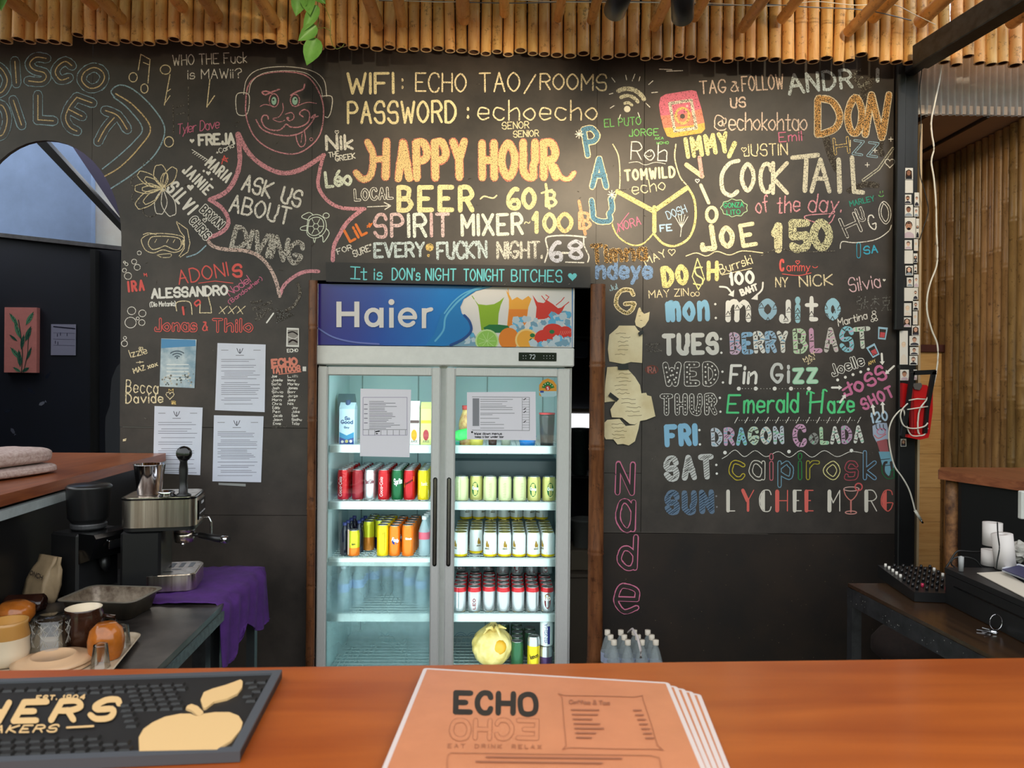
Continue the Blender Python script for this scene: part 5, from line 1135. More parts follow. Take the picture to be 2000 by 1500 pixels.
for r in range(4): put(o, r == 0, pix(828 + r * 1.5, 1030, Y3).x, Y3 + .02 + r * .06, shz[2] + .001, r, 'clear bottle with pink label beside the mullion, %s of its file' % ['front', 'second', 'third', 'rear'][r])
# fourth shelf, left: rows of clear water bottles
LBL = mat('label_ice_blue', (150, 176, 214), rough=.4)
o = bottle('water_bottle', 'clear water bottle in the files at the left of the fourth shelf', 'water bottles on the fourth shelf, left compartment', .029, .222, CLR, mat('cap_pale', (214, 226, 236), rough=.4), lab=LBL)
q = 0
for px, y0, n_ in ((671, .0, 5), (696, .08, 4), (721, .24, 2), (746, .3, 1), (771, .24, 2), (796, .12, 3), (821, .06, 4)):
    for r in range(n_):
        Y = Y3 + y0 + r * .062
        if Y > YI - .08: continue
        put(o, q == 0, pix(px, 1150, Y3 + y0 * .4).x, Y, shz[3] + .001, q, 'clear water bottle, %s one back in the %s file from the left' % (['front', 'second', 'third', 'fourth', 'rear'][r], {671: 'first', 696: 'second', 721: 'third', 746: 'fourth', 771: 'fifth', 796: 'sixth', 821: 'seventh'}[px])); q += 1
# right compartment second shelf: one row of green and gold cans
def pch(k): k.fill([(16 * cos(radians(a)), -58 + 34 * sin(radians(a))) for a in range(0, 360, 24)], (16, 96, 56)); k.text('Chang', -13, -56, 14, -56, 13, (236, 240, 226), 2.6); k.fill([(11 * cos(radians(a)), -32 + 12 * sin(radians(a))) for a in range(0, 181, 20)][::-1], (214, 206, 140))
def pfine(k):
    for i in range(12): k.ribbon([(-8 + (i % 2) * 3, -22 - i * 6), (6, -22 - i * 6)], 1, (120, 116, 60))
STR, STH = .033, .118
Y2 = YF + .135
ch_f = can('beer_can', 'x', 'green and gold beer cans, second shelf, right compartment', STR, STH, [(1, GOLC)], pch); ch_b = can('beer_can', 'x', 'green and gold beer cans, second shelf, right compartment', STR, STH, [(1, LGR)], pfine)
ord_ = ['first', 'second', 'third', 'fourth', 'fifth', 'sixth', 'seventh']; u = [True, True]
for i, (px, kf, rz) in enumerate(((902, 1, -.6), (930, 0, -.15), (957, 1, .1), (986, 1, 0), (1015, 1, .3), (1043, 0, -.2), (1072, 0, .15))):
    src, ui = (ch_f, 0) if kf == 0 else (ch_b, 1)
    put(src, u[ui], pix(px, 960, Y2).x, Y2 + (.02 if i == 1 else 0), shz[1] + .001, rz, ('green oval on a gold can' if kf == 0 else 'pale gold can showing its fine print') + ', %s from the mullion on the second shelf' % ord_[i]); u[ui] = False
b = MB(); zA, zB = shz[1] + .001, fz(886, Y2 + .1); b.cbox((comp[1][0] + .012, Y2 + .075, zA), (comp[1][1] - .006, Y2 + .30, zB - .02), mat('dark_crate', (36, 50, 54), rough=.35), .012); tag(b.build('storage_tub'), 'dark slate plastic tub behind the row of green and gold cans', 'tub')
# third shelf, right: white cans with gold lids
def psg(k): k.fill([(-30, -6), (-10, -26), (10, -14), (30, -30), (30, -6)], (222, 178, 30)); k.fill([(-6, -62), (0, -84), (8, -70), (12, -60), (10, -48), (2, -52), (-4, -48)], (150, 116, 40)); k.text('SINGHA', -10, -40, 12, -40, 6, (110, 100, 70), 1.4)
sg = can('beer_can', 'white beer can with a gold lid and yellow foot, one of the ranks on the third shelf', 'white and gold beer cans, third shelf, right compartment', STR, STH, [(.08, YELC), (1, WHC)], psg, GLD)
first = True
for i in range(7):
    for r in range(5):
        if i == 1 and r == 0: continue
        Y = Y2 + r * .068; X = pix(901 + i * 28.2, 1060, Y2).x
        if i == 0: X -= .003
        rz = [-.9, .4, -.5, 0, -.9, .3, -1.1][i] if r < 2 else random.uniform(0, 6)
        put(sg, first, X, Y, shz[2] + .001, rz, 'white gold-lidded beer can, %s rank, %s file from the mullion, third shelf' % (['front', 'second', 'third', 'fourth', 'fifth'][r], ord_[i])); first = False
for i in range(7): put(sg, False, pix(910 + i * 24.8, 1010, Y2 + .3).x, Y2 + .272 + .05, shz[2] + .003 + STH, [0, .6, 0, .8, -.9, .2, -1][i] + .2, 'white beer can, %s from the mullion, on top of the rearmost cans' % ord_[i])
# fourth shelf, right: silver cans with red rims
REDR = cm('red_rim', (196, 40, 48))
def pleo(k):
    k.fill([(15 * cos(radians(a)), -56 + 36 * sin(radians(a))) for a in range(0, 360, 24)], (110, 30, 36)); k.fill([(13 * cos(radians(a)), -80 + 11 * sin(radians(a))) for a in range(0, 360, 30)], (170, 140, 80)); k.text('LEO', -12, -60, 13, -60, 16, (240, 236, 230), 3.6)
def pleov(k):
    k.fill([(-9, -14), (9, -14), (9, -72), (-9, -72)], (236, 232, 228))
    st, W = strokes('LEO', .25)
    for ch, ls in st:
        for l in ls: k.ribbon([(6 - p[1] * 12, -(18 + p[0] / W * 48)) for p in l], 3.2, (120, 30, 40))
bd = [(.95, SILV), (1, REDR)]
G4 = 'silver beer cans with red rims, fourth shelf, right compartment'
l1 = can('beer_can', 'x', G4, STR, STH, bd, pleo); l2 = can('beer_can', 'x', G4, STR, STH, bd, pleov); l3 = can('beer_can', 'x', G4, STR, STH, bd, None)
u = {1: True, 2: True, 3: True}; src = {1: l1, 2: l2, 3: l3}
for i in range(7):
    for r in range(5):
        kind = [3, 2, 3, 3, 3, 3, 1][i] if r == 0 else random.choice([1, 2, 3, 3])
        Y = Y2 + r * .068 + (.01 if i == 2 else 0); X = pix(898 + i * 28.4, 1170, Y2).x
        lab = '%s, red rim, %s rank, %s file from the mullion' % ({3: 'plain silver beer can', 2: 'silver beer can with upright lettering', 1: 'silver beer can with a dark oval'}[kind], ['front', 'second', 'third', 'fourth', 'fifth'][r], ord_[i])
        put(src[kind], u[kind], X, Y, shz[3] + .001, 0 if r == 0 else random.uniform(0, 6), lab); u[kind] = False
for i, (px, kind) in enumerate(((898, 2), (926, 3), (954, 1), (982, 3), (1010, 1), (1038, 3), (1066, 2))):
    put(src[kind], False, pix(px, 1120, Y2 + .25).x, Y2 + (.272 + .03 if i < 3 else .204 + .03), shz[3] + .003 + STH, random.uniform(-.4, .4), 'silver red-rimmed beer can, %s from the mullion, on top of the rear cans' % ord_[i])
# lowest shelf: fruit bag, green cans, loose cans
gr = can('soda_can', 'green soda can in the cluster right of the yellow bag', 'green cans on the lowest shelf', .031, .12, [(1, cm('bottle_green', (40, 96, 60)))], None)
q = 0
for px, yy in ((1010, .0), (1011, .065), (1012, .13), (1013, .195), (1038, .13), (1038, .195), (985, .26), (1012, .26)): put(gr, q == 0, pix(px, 1270, Y2).x, Y2 + .01 + yy, shz[4] + .001, q, 'green soda can right of the yellow bag, %s' % ['foremost of the left file', 'second of the left file', 'third of the left file', 'fourth of the left file', 'front of the right file', 'rear of the right file', 'half hidden behind the bag', 'rearmost of all'][q]); q += 1
YL5 = shz[4] + .001
zt5 = pix(1043, 1260, Y2).z - STH
def pyp(k): k.fill([(-26, -10), (26, -10), (26, -52), (-26, -40)], (196, 110, 170)); k.text('lemon', -18, -48, 20, -60, 20, (60, 50, 20), 3)
sc = can('soda_can', 'yellow and pink soda can with a silver top, right of the green cans', 'loose cans on the lowest shelf', .031, .15, [(.8, YELC), (1, SILV)], pyp); put(sc, True, pix(1042, 1280, Y2).x, Y2 - .01, YL5, .1)
def pso(k): k.fill([(4, -14), (16, -14), (16, -100), (4, -100)], (40, 50, 120)); vtxt(k, 'SINGHA', (60, 70, 130), 2.4)
s2 = can('soda_can', 'silver and navy soda can, lower one of the stacked pair beside the fridge edge', 'loose cans on the lowest shelf', .031, .1, [(.6, cm('purple', (70, 40, 90))), (1, SILV)], None); put(s2, True, pix(1066, 1280, Y2).x, Y2, YL5, 0)
s3 = can('soda_can', 'white soda can with navy lettering, upper one of the stacked pair beside the fridge edge', 'loose cans on the lowest shelf', .031, .124, [(1, WHC)], pso); put(s3, True, pix(1067, 1250, Y2).x, Y2, YL5 + .1025, 0)
# yellow plastic bag with fruit
bm = bmesh.new(); bmesh.ops.create_icosphere(bm, subdivisions=4, radius=1)
for v in bm.verts:
    c = v.co; t = c.z; a = math.atan2(c.y, c.x)
    r = 1 + .15 * abs(sin(a * 4 + t * 2.5)) * (.5 + .6 * max(0, t)) + .10 * abs(sin(a * 7 - 4 * t + 1)) - .12
    pin = 1 - .55 * max(0, t) ** 2.2
    v.co = Vector((c.x * r * pin * .098, c.y * r * pin * .10, (t if t > -.89 else -.89) * .105 + (.03 * math.exp(-((c.x - .1) ** 2 + c.y ** 2) / .05) if t > 0 else 0)))
for f in bm.faces: f.smooth = True
me = bpy.data.meshes.new('fruit_bag'); bm.to_mesh(me); bm.free()
BAGM = mat('yellow_bag', (226, 192, 96), rough=.35, noise=.2, nscale=9, c2=(240, 220, 150), bump=.6); me.materials.append(BAGM)
o = bpy.data.objects.new('fruit_bag', me); COL.objects.link(o); tag(o, 'knotted pale yellow plastic bag with fruit on the lowest fridge shelf', 'bag'); bx = pix(961, 1270, Y2 + .03)
o.location = (bx.x, Y2 + .035, YL5 + .094)
b = MB()
for a in (0.3, 1.5, 2.6, 4.0, 5.2): b.tube([(0.01, -.04, .075), (.01 + .025 * cos(a), -.05 + .015 * sin(a), .105), (.01 + .06 * cos(a), -.07 + .03 * sin(a), .085 + .02 * sin(a * 2))], [.008, .01, .003], BAGM, 6)
b.build('knot', o)
b = MB(); b.lathe([(0.001, -.034), (.02, -.029), (.031, -.016), (.035, 0), (.031, .016), (.02, .029), (0.001, .034)], mat('mango_skin', (222, 160, 30), rough=.4), 14, M=Matrix.Translation((.034, -.07, .012))); b.build('fruit', o, ) ['label'] = 'yellow pineapple showing through the bag'
# top shelves
def carton(name, label, group, px, Y, w_, d, h, m, z, draw=None, cap=None, gable=True):
    X = pix(px, 850, Y).x; o = empty(name, (X, Y, z)); tag(o, label, 'carton', group)
    b = MB(); b.cbox((-w_ / 2, -d / 2, 0), (w_ / 2, d / 2, h * .86), m, .002)
    if gable: b.prism([(-d / 2, h * .86), (d / 2, h * .86), (0.004, h), (-.004, h)], 'x', -w_ / 2, w_ / 2, m)
    b.build('box', o)
    if draw: k = Ink(lambda x, y, hh: Vector((x / 1000, -d / 2 - .0005 - hh, -y / 1000)), 0, jit=0); draw(k); k.mb.build('print', o, fix=False)
    if cap: b = MB(); b.lathe([(.012, h * .9), (.012, h + .012), (0, h + .012)], cap, 12, M=Matrix.Translation((0, -d * .1, 0))); b.build('cap', o)
    return o
SOY = mat('carton_pale_blue', (176, 200, 214), rough=.4); z1 = shz[0] + .001
def dsoy(k):
    k.fill([(-34, -2), (34, -2), (34, -60), (0, -44), (-34, -60)], (50, 130, 170)); k.fill([(-34, -2), (34, -2), (34, -34), (0, -24), (-34, -36)], (40, 70, 130)); k.disc(0, -16, 8, (180, 170, 110)); k.disc(-20, -14, 7, (200, 200, 200)); k.disc(20, -16, 7, (210, 210, 210))
    k.text('So', -8, -118, 14, -118, 15, (50, 66, 110), 4); k.text('Good', -26, -100, 28, -100, 16, (50, 66, 110), 4); k.text('Soy', -12, -78, 12, -78, 9, (60, 76, 110), 2.4)
c = carton('milk_carton', 'pale blue soy milk carton with navy lettering on the top left shelf', 'cartons on the top left shelf', 680, YF + .15, .074, .074, .20, SOY, z1, dsoy, mat('cap_navy2', (40, 60, 110)))
carton('milk_carton', 'dark blue topped carton behind the soy milk carton', 'cartons on the top left shelf', 677, YF + .25, .08, .07, .24, mat('carton_slate', (70, 90, 104), rough=.5), z1)
def dju(c1, c2):
    def f(k): k.fill([(14 * cos(radians(a)), -48 + 26 * sin(radians(a))) for a in range(0, 360, 24)], c1); k.fill([(-24, -104), (24, -104), (24, -118), (-24, -118)], c2); k.text('JUICE', -16, -14, 16, -14, 8, (110, 110, 100), 1.6)
    return f
carton('juice_carton', 'white juice carton with an orange fruit picture', 'cartons on the top left shelf', 810, YF + .15, .05, .06, .21, mat('carton_white', (226, 226, 214), rough=.4), z1, dju((226, 150, 30), (90, 70, 70)))
carton('juice_carton', 'white and lime juice carton with a red apple picture', 'cartons on the top left shelf', 833, YF + .15, .052, .06, .205, mat('carton_lime', (210, 214, 130), rough=.4), z1, dju((170, 60, 70), (200, 196, 60)))
def tub(name, label, px, w_, h, m, Y=YF + .15, cat='tub', capm=None):
    X = pix(px, 870, Y).x; b = MB(); b.lathe([(w_ * .42, 0), (w_ * .5, h * .9), (w_ * .5, h)], m, 16); o = b.build(name, loc=(X, Y, z1)); tag(o, label, cat)
    b = MB(); b.lathe([(w_ * .52, h), (w_ * .52, h + .008), (0, h + .008)], capm or m, 16, closed=False); b.build('lid', o); return o
tub('sauce_tub', 'yellow tub under the paper notice on the top right shelf', 930, .075, .05, mat('tub_yellow', (226, 212, 90), rough=.4)); tub('sauce_jar', 'dark brown jar beside the yellow tub', 962, .045, .05, mat('jar_brown', (60, 40, 34), rough=.2)); tub('food_tub', 'pale ribbed tub between the brown jar and the blue tub', 988, .05, .05, mat('tub_pale', (160, 170, 150), rough=.4))
tub('food_tub', 'bright blue tub on the top right shelf', 1030, .085, .04, mat('tub_blue', (20, 130, 210), rough=.3)); tub('sauce_jar', 'tall dark glass jar with a red paper label at the shelf end', 1068, .075, .15, mat('jar_dark', (50, 60, 60), rough=.15), cat='jar', capm=mat('lid_red', (190, 50, 56), rough=.5))
b = MB(); b.lathe([(.03, 0), (.036, .1), (.03, .13), (.018, .16), (.018, .17)], mat('bottle_amber', (196, 110, 60), rough=.25, noise=.3, nscale=30, c2=(226, 200, 120)), 16); o = b.build('sauce_bottle', loc=(pix(910, 860, YF + .16).x, YF + .16, z1)); tag(o, 'amber bottle with a coloured label half hidden by the right door notice', 'bottle')
b = MB(); b.lathe([(.02, .17), (.02, .19), (0, .19)], mat('lid_red', (190, 50, 56)), 12); b.build('cap', o)
b = MB(); b.lathe([(.022, 0), (.026, .02), (.026, .07), (0, .075)], mat('cap_bright_green', (20, 214, 90), rough=.3), 14, M=Matrix.Rotation(radians(78), 4, 'Y')); o = b.build('squeeze_bottle', loc=(pix(889, 860, YF + .11).x, YF + .105, z1 + .045)); tag(o, 'bright green cap of a bottle lying at the mullion end of the top right shelf', 'bottle')
b = MB(); b.lathe([(.02, 0), (.024, .01), (.024, .036), (0, .04)], mat('cap_turquoise', (60, 190, 170), rough=.3), 14); o = b.build('jar', loc=(pix(894, 868, YF + .18).x, YF + .175, z1)); tag(o, 'small turquoise jar under the bright green bottle cap', 'jar')

# ================================================================ COUNTERS, TABLES AND THE BAR TOP
OAK = wood('counter_red_wood', (124, 64, 36), (164, 94, 54), 'Y', .35, 6, .2, 10)
BARW = wood('bar_orange_wood', (138, 60, 14), (168, 84, 26), 'X', .32, 3, .3, 5)
def P2d(p): return (p.x, p.y)
def slabthing(name, label, cat, pts, z, th, m, dy=None):
    o = empty(name, (pts[0].x, pts[0].y, 0)); tag(o, label, cat)
    b = MB(); b.prism([P2d(p) for p in pts], 'z', z - th, z, m); s_ = kid(b, 'top', o); s_.modifiers.new('b', 'BEVEL').width = .006; s_.modifiers['b'].segments = 2
    return o
ZC = 1.22
a, b_ = pz(316, 887, ZC), pz(0, 967, ZC); d = (b_ - a).normalized()
near = a + d * ((a.y - 1.24) / -d.y)
LC = slabthing('serving_counter', 'reddish wooden counter on the left running along the arch room', 'counter', [Vector((a.x, 3.43, ZC)) - Vector((.0, 0, 0)), Vector((-3.0, 3.43, ZC)), Vector((-3.0, near.y, ZC)), near], ZC, .034, OAK)
b = MB(); off = .05; n_ = Vector((-d.y, d.x, 0)) * (1 if -d.y < 0 else -1)
q0, q1 = a + n_ * off, near + n_ * off; q2, q3 = q1 + n_ * .03, q0 + n_ * .03
b.prism([P2d(q0 + d * .03), P2d(q1), P2d(q2), P2d(q3 + d * .03)], 'z', 0.01, ZC - .034, BLKP); kid(b, 'front_panel', LC)
b = MB(); q0, q1 = pz(172, 950, ZC - .05), pz(-60, 1020, ZC - .05); q2 = q1 + n_ * .02; q3 = q0 + n_ * .02
b.prism([P2d(q0), P2d(q1), P2d(q2), P2d(q3)], 'z', ZC - .074, ZC - .046, mat('pale_strip', (166, 174, 176), rough=.5, noise=.1)); kid(b, 'support_rail', LC, 'pale metal rail under the counter edge')
b = MB(); q0, q1 = pz(127, 975, ZC - .10), pz(103, 985, ZC - .1); b.prism([P2d(q0), P2d(q1), P2d(q1 + n_ * .02), P2d(q0 + n_ * .02)], 'z', ZC - .13, ZC - .07, mat('pale_bracket', (140, 146, 146), rough=.6)); kid(b, 'bracket', LC)
# right counter
a, b_ = pz(1832, 918, ZC), pz(2000, 940, ZC); d = (b_ - a).normalized(); nr = a + d * ((a.y - 1.24) / -d.y)
far = pz(1838, 912.5, ZC)
RCO = slabthing('serving_counter', 'reddish wooden counter on the right beside the bamboo wall', 'counter', [a, far, Vector((2.5, far.y, ZC)), Vector((2.5, nr.y, ZC)), nr], ZC, .036, wood('counter_worn_wood', (120, 66, 42), (168, 102, 66), 'Y', .35, 6, .2, 10))
b = MB(); g0 = pz(1878, 940, ZC - .036); b.prism([(g0.x, g0.y), (nr.x + .09, nr.y), (nr.x + .12, nr.y), (g0.x + .03, g0.y), ], 'z', 0.01, ZC - .036, BLKP)
b.box((g0.x, g0.y, .01), (2.5, g0.y + .02, ZC - .036), BLKP); kid(b, 'side_panel', RCO)
lg = pz(1863, 936, ZC - .036); b = MB(); rnd = random.Random(4)
b.tube([(lg.x + rnd.uniform(-.006, .006), lg.y, z) for z in [0.01 + i * .0985 for i in range(13)]], [.026 + rnd.uniform(-.003, .004) for _ in range(13)], mat('log_bark', (96, 58, 38), rough=.55, noise=.4, nscale=22, c2=(160, 110, 66), bump=.6), 12); kid(b, 'log_leg', RCO, 'rough round log support')
b = MB(); s0 = pz(1999, 980, 1.05)
sx = pix(1996, 985, 2.35); b.cbox((sx.x - .015, 2.33, sx.z - .045), (sx.x + .04, 2.35, sx.z + .045), mat('socket_white', (206, 206, 200), rough=.4), .003); o = b.build('power_socket'); tag(o, 'white wall socket under the right counter', 'socket')

# ---- left work tables
ZT = .86
TW = mat('worn_black_board', (26, 24, 23), rough=.35, noise=.4, nscale=7, c2=(66, 60, 56), bump=.3); TE = mat('worn_teal_edge', (70, 84, 84), rough=.6, noise=.4, nscale=60)
a, b_ = pz(438, 1177, ZT), pz(300, 1311, ZT); d = (b_ - a).normalized(); nr = a + d * ((a.y - 1.24) / -d.y)
xb = -1.72
plx = lambda Y: -1.449 - .0707 * (Y - 2.155)
prx = lambda Y: 1.843 - .306 * (Y - 2.934)
T1 = empty('work_table', (a.x - .3, a.y - .4, 0)); tag(T1, 'worn black work table with scuffed edges carrying the cup tray', 'table')
b = MB(); b.prism([P2d(a), (plx(a.y), a.y), (plx(nr.y), nr.y), P2d(nr)], 'z', ZT - .02, ZT, TW); kid(b, 'top', T1)
b = MB(); b.prism([P2d(a + Vector((.004, .001, 0))), P2d(a + Vector((-.01, 0.001, 0))), P2d(nr + Vector((-.01, 0, 0))), P2d(nr + Vector((.004, 0, 0)))], 'z', ZT - .05, ZT - .021, TE); kid(b, 'edge_strip', T1, 'chipped grey-teal edge')
for px_, py_ in ((a.x - .05, a.y - .05), (plx(a.y) + .05, a.y - .05), (nr.x - .05, nr.y + .05), (plx(nr.y) + .05, nr.y + .05)):
    b = MB(); b.box((px_ - .02, py_ - .02, 0), (px_ + .02, py_ + .02, ZT - .021), STEELBK); kid(b, 'leg', T1)
c_ = pz(514, 1113, ZT - .005)
T2 = empty('work_table', (c_.x - .3, 2.7, 0)); tag(T2, 'black steel-legged table under the purple cloth', 'table')
b = MB(); b.prism([(plx(a.y), a.y + .012), (c_.x, a.y + .012), (c_.x, c_.y), (plx(c_.y), c_.y)], 'z', ZT - .03, ZT - .004, STEELBK); kid(b, 'top', T2)
for px_, py_ in ((c_.x - .03, c_.y - .03), (c_.x - .03, a.y + .05), (plx(c_.y) + .05, c_.y - .03), (plx(a.y) + .05, a.y + .05)):
    b = MB(); b.box((px_ - .015, py_ - .015, 0), (px_ + .015, py_ + .015, ZT - .03), mat('steel_leg', (66, 70, 72), rough=.35, metal=.5)); kid(b, 'leg', T2)
# purple cloth
PUR = mat('purple_cloth', (74, 34, 108), rough=.85, noise=.18, nscale=25, bump=.4)
b = MB(); vs = []; NU, NV = 26, 34; y0, y1 = a.y - .03, c_.y + .0
for i in range(NU + 1):
    v = i / NU; y = y0 + (y1 - y0) * v
    L = .46 + .06 * sin(v * 7) + (.07 if v < .25 else 0); xe = c_.x + .006
    for j in range(NV + 1):
        s_ = j / NV * (L + .30); x = xe - .40 + s_
        if x <= xe: z = ZT + .003 + .004 * sin(x * 60 + y * 40) ** 2 + .005 * (sin(y * 55 + x * 20) * .5 + .5); xx = x; yy = y
        else: h = x - xe; hh = h * (1.0 if v > .05 else .9); z = ZT - hh + .002; xx = xe + .012 + .008 * sin(y * 70 + hh * 10) ; yy = y + .03 * hh * sin(v * 9)
        if xx > xe - .42 and x > xe: z = max(z, ZT - (.11 + .09 * abs(sin(v * 4.2 + 1.1))))
        vs.append((xx, yy, z))
b.add(vs, [(i * (NV + 1) + j, i * (NV + 1) + j + 1, (i + 1) * (NV + 1) + j + 1, (i + 1) * (NV + 1) + j) for i in range(NU) for j in range(NV)], PUR, True)
o = b.build('cloth'); o.modifiers.new('s', 'SOLIDIFY').thickness = .002; tag(o, 'purple cleaning cloth draped over the table corner under the coffee machine', 'cloth')

# ---- right work table, mixer, cash drawer
a, b_ = pz(1656, 1139, ZT), pz(1952, 1288, ZT); d = (b_ - a).normalized(); nr = a + d * ((a.y - 1.3) / -d.y)
T3 = empty('work_table', (a.x + .3, a.y - .5, 0)); tag(T3, 'dark table with a paint-spotted black steel frame on the right', 'table')
DW = wood('dark_table_top', (38, 24, 14), (62, 42, 24), 'Y', .25, 5)
b = MB(); b.prism([P2d(a), (prx(a.y) - .01, a.y), (prx(nr.y) - .01, nr.y), P2d(nr)], 'z', ZT - .012, ZT, DW); kid(b, 'top', T3)
b = MB(); b.prism([P2d(a + Vector((-.003, 0, 0))), P2d(a + Vector((.03, -.0, 0))), P2d(nr + Vector((.03, 0, 0))), P2d(nr + Vector((-.003, 0, 0)))], 'z', ZT - .072, ZT - .0125, STEELBK)
b.box((a.x + .031, a.y - .03, ZT - .072), (prx(a.y) - .02, a.y, ZT - .0125), STEELBK); kid(b, 'frame_rail', T3)
for px_, py_ in ((a.x + .015, a.y - .018), (prx(a.y) - .06, a.y - .03), (nr.x + .02, nr.y + .03), (prx(nr.y) - .06, nr.y + .03)):
    b = MB(); b.box((px_ - .017, py_ - .017, 0), (px_ + .017, py_ + .017, ZT - .0125), STEELBK); kid(b, 'leg', T3)
SPL = mat('paint_splash', (176, 176, 168), rough=.7); b = MB(); e1 = pz(1950, 1287, ZT)
for _ in range(34):
    t = random.random(); p = a.lerp(e1, t) + Vector((-.004, 0, 0)); z = ZT - .014 - random.random() * .052; r = random.uniform(.0007, .0022)
    b.add([(p.x, p.y + r * cos(q), z + r * sin(q)) for q in (0, 1.3, 2.5, 3.8, 5)], [(0, 1, 2, 3, 4)], SPL)
o = kid(b, 'paint_splashes', T3); o['kind'] = 'stuff'
# audio mixer
mp = [pz(1786, 1176, ZT), pz(1846, 1178, ZT), pz(1796, 1120, ZT), pz(1714, 1128, ZT)]
MX = empty('audio_mixer', ((mp[0].x + mp[2].x) / 2, (mp[0].y + mp[2].y) / 2, ZT + .001)); tag(MX, 'small black audio mixer with rows of knobs on the right table', 'mixer')
ux = (mp[0] - mp[3]).normalized(); L_ = (mp[0] - mp[3]).length; uy = Vector((-ux.y, ux.x, 0)); Wd = .19
def MPT(u, v, z): p = mp[3] + ux * (u * L_) + uy * (v * Wd); return Vector((p.x, p.y, z))
b = MB(); vs = [MPT(0, 0, ZT + .002), MPT(1, 0, ZT + .002), MPT(1, 1, ZT + .002), MPT(0, 1, ZT + .002), MPT(0, 0, ZT + .045), MPT(1, 0, ZT + .032), MPT(1, 1, ZT + .032), MPT(0, 1, ZT + .045)]
b.add(vs, [(0, 3, 2, 1), (4, 5, 6, 7), (0, 1, 5, 4), (1, 2, 6, 5), (2, 3, 7, 6), (3, 0, 4, 7)], BLKP); c = b.build('body', MX); c.location = -MX.location
kc = [mat('knob_black', (14, 14, 15), rough=.3), mat('knob_white', (210, 205, 195), rough=.4), mat('knob_red', (176, 30, 70), rough=.4)]
for i in range(9):
    for j in range(6):
        u, v = .07 + i * .105, .1 + j * .16; z = ZT + .045 - .013 * u
        m_ = kc[1] if (j == 0 and i < 5) or (j == 5 and i % 2) else kc[0]
        if (i, j) in ((7, 1), (8, 3)): m_ = kc[2]
        b = MB(); p = MPT(u, v, z); b.lathe([(.005, 0), (.0045, .012), (0, .012)], m_, 8, M=Matrix.Translation(p)); c = b.build('knob', MX); c.location = -MX.location
# cash drawer box
c0 = pz(1846, 1178, ZT); CD = empty('cash_drawer', (c0.x + .2, c0.y - .25, ZT + .001)); tag(CD, 'black metal cash drawer box on the right table', 'cash drawer')
ZD = ZT + .115
ex = pz(2000, 1272, ZT); dd = Vector((ex.x - c0.x + .04, ex.y - c0.y, 0)); dd.normalize(); e_ = c0 + dd * .62; w_ = Vector((-dd.y, dd.x, 0)); w_ = w_ if w_.x > 0 else -w_
poly = [P2d(c0), P2d(e_), P2d(e_ + w_ * .5), P2d(c0 + w_ * .5)]
b = MB(); b.prism(poly, 'z', ZT + .002, ZD - .02, BLACKM); c = b.build('drawer_box', CD); c.location = -CD.location
b = MB(); b.prism([P2d(Vector((p[0], p[1], 0)) - w_ * .004) if i < 2 else p for i, p in enumerate(poly)], 'z', ZD - .017, ZD, BLACKM); c = b.build('lid', CD); c.location = -CD.location; c.modifiers.new('b', 'BEVEL').width = .003
b = MB(); m0 = c0 + dd * .05 - w_ * .003; b.prism([P2d(m0), P2d(m0 + dd * .33), P2d(m0 + dd * .33 + w_ * .004), P2d(m0 + w_ * .004)], 'z', ZD - .05, ZD - .046, BLKG); c = b.build('groove', CD); c.location = -CD.location
# key ring standing against the drawer
kp = pz(1948, 1238, ZT); KY = empty('key_ring', (kp.x, kp.y, ZT + .001)); tag(KY, 'bunch of keys on a wire ring lying in front of the cash drawer', 'keys')
b = MB(); b.tube([(.018 * cos(t), .006, .03 + .022 * sin(t)) for t in [2 * pi * i / 16 for i in range(17)]], .0012, CHR, 6, False); b.build('ring', KY)
for a_, l_ in ((-.5, .05), (.25, .045), (-1.1, .04)):
    b = MB(); b.prism([(0, -.005), (.012, -.008), (.02, -.003), (l_, -.002), (l_, .003), (.02, .003), (.012, .008), (0, .005)], 'z', .001, .003, CHR, M=Matrix.Rotation(a_ + pi, 4, 'Z') @ Matrix.Translation((.0, 0, .003 * abs(a_)))); b.build('key', KY)
# paper on the drawer
def lay(name, label, cat, pts, z, th, m): 
    b = MB(); b.prism([P2d(pz(x, y, z)) for x, y in pts], 'z', z, z + th, m); o = b.build(name); tag(o, label, cat); return o
lay('paper_sheet', 'pale sheets of paper lying on the cash drawer', 'paper', [(1908, 1120), (1962, 1117), (2040, 1165), (2040, 1188)], ZD + .001, .002, mat('cream_paper', (206, 196, 180), rough=.6))
lay('notebook', 'navy notebook with white page edges on the papers', 'notebook', [(1957, 1116), (1990, 1108), (2060, 1130), (2060, 1156)], ZD + .004, .012, mat('page_white', (206, 208, 216), rough=.6))
o = lay('x', 'x', 'x', [(1957, 1113), (1990, 1105), (2060, 1127), (2060, 1153)], ZD + .0162, .002, mat('navy_cover', (46, 46, 84), rough=.5)); nb = [q for q in bpy.data.objects if q.name.startswith('notebook')][0]; o.name = 'cover'; o.parent = nb
for k_ in ('label', 'category'): del o[k_]
PR_ = mat('paper_roll', (216, 208, 204), rough=.7)
def roll(px, py, r, h, label, tilt=0):
    p = pz(px, py, ZD + .001); b = MB(); b.lathe([(r, 0), (r, h), (r * .35, h), (r * .35, h * .6), (0, h * .6)], PR_, 20); o = b.build('paper_roll', loc=(p.x, p.y, ZD + .002 + abs(tilt) * r)); o.rotation_euler = (0, tilt, 0); tag(o, label, 'paper roll', 'receipt paper rolls on the cash drawer'); return o
roll(1934, 1104, .026, .05, 'short receipt roll lying lowest of the three paper rolls'); r2 = roll(1964, 1112, .03, .108, 'tall pale receipt roll leaning at the back of the cash drawer', -.12)
roll(1938, 1098, .029, .075, 'receipt roll standing on top of the short one').location.z += .055
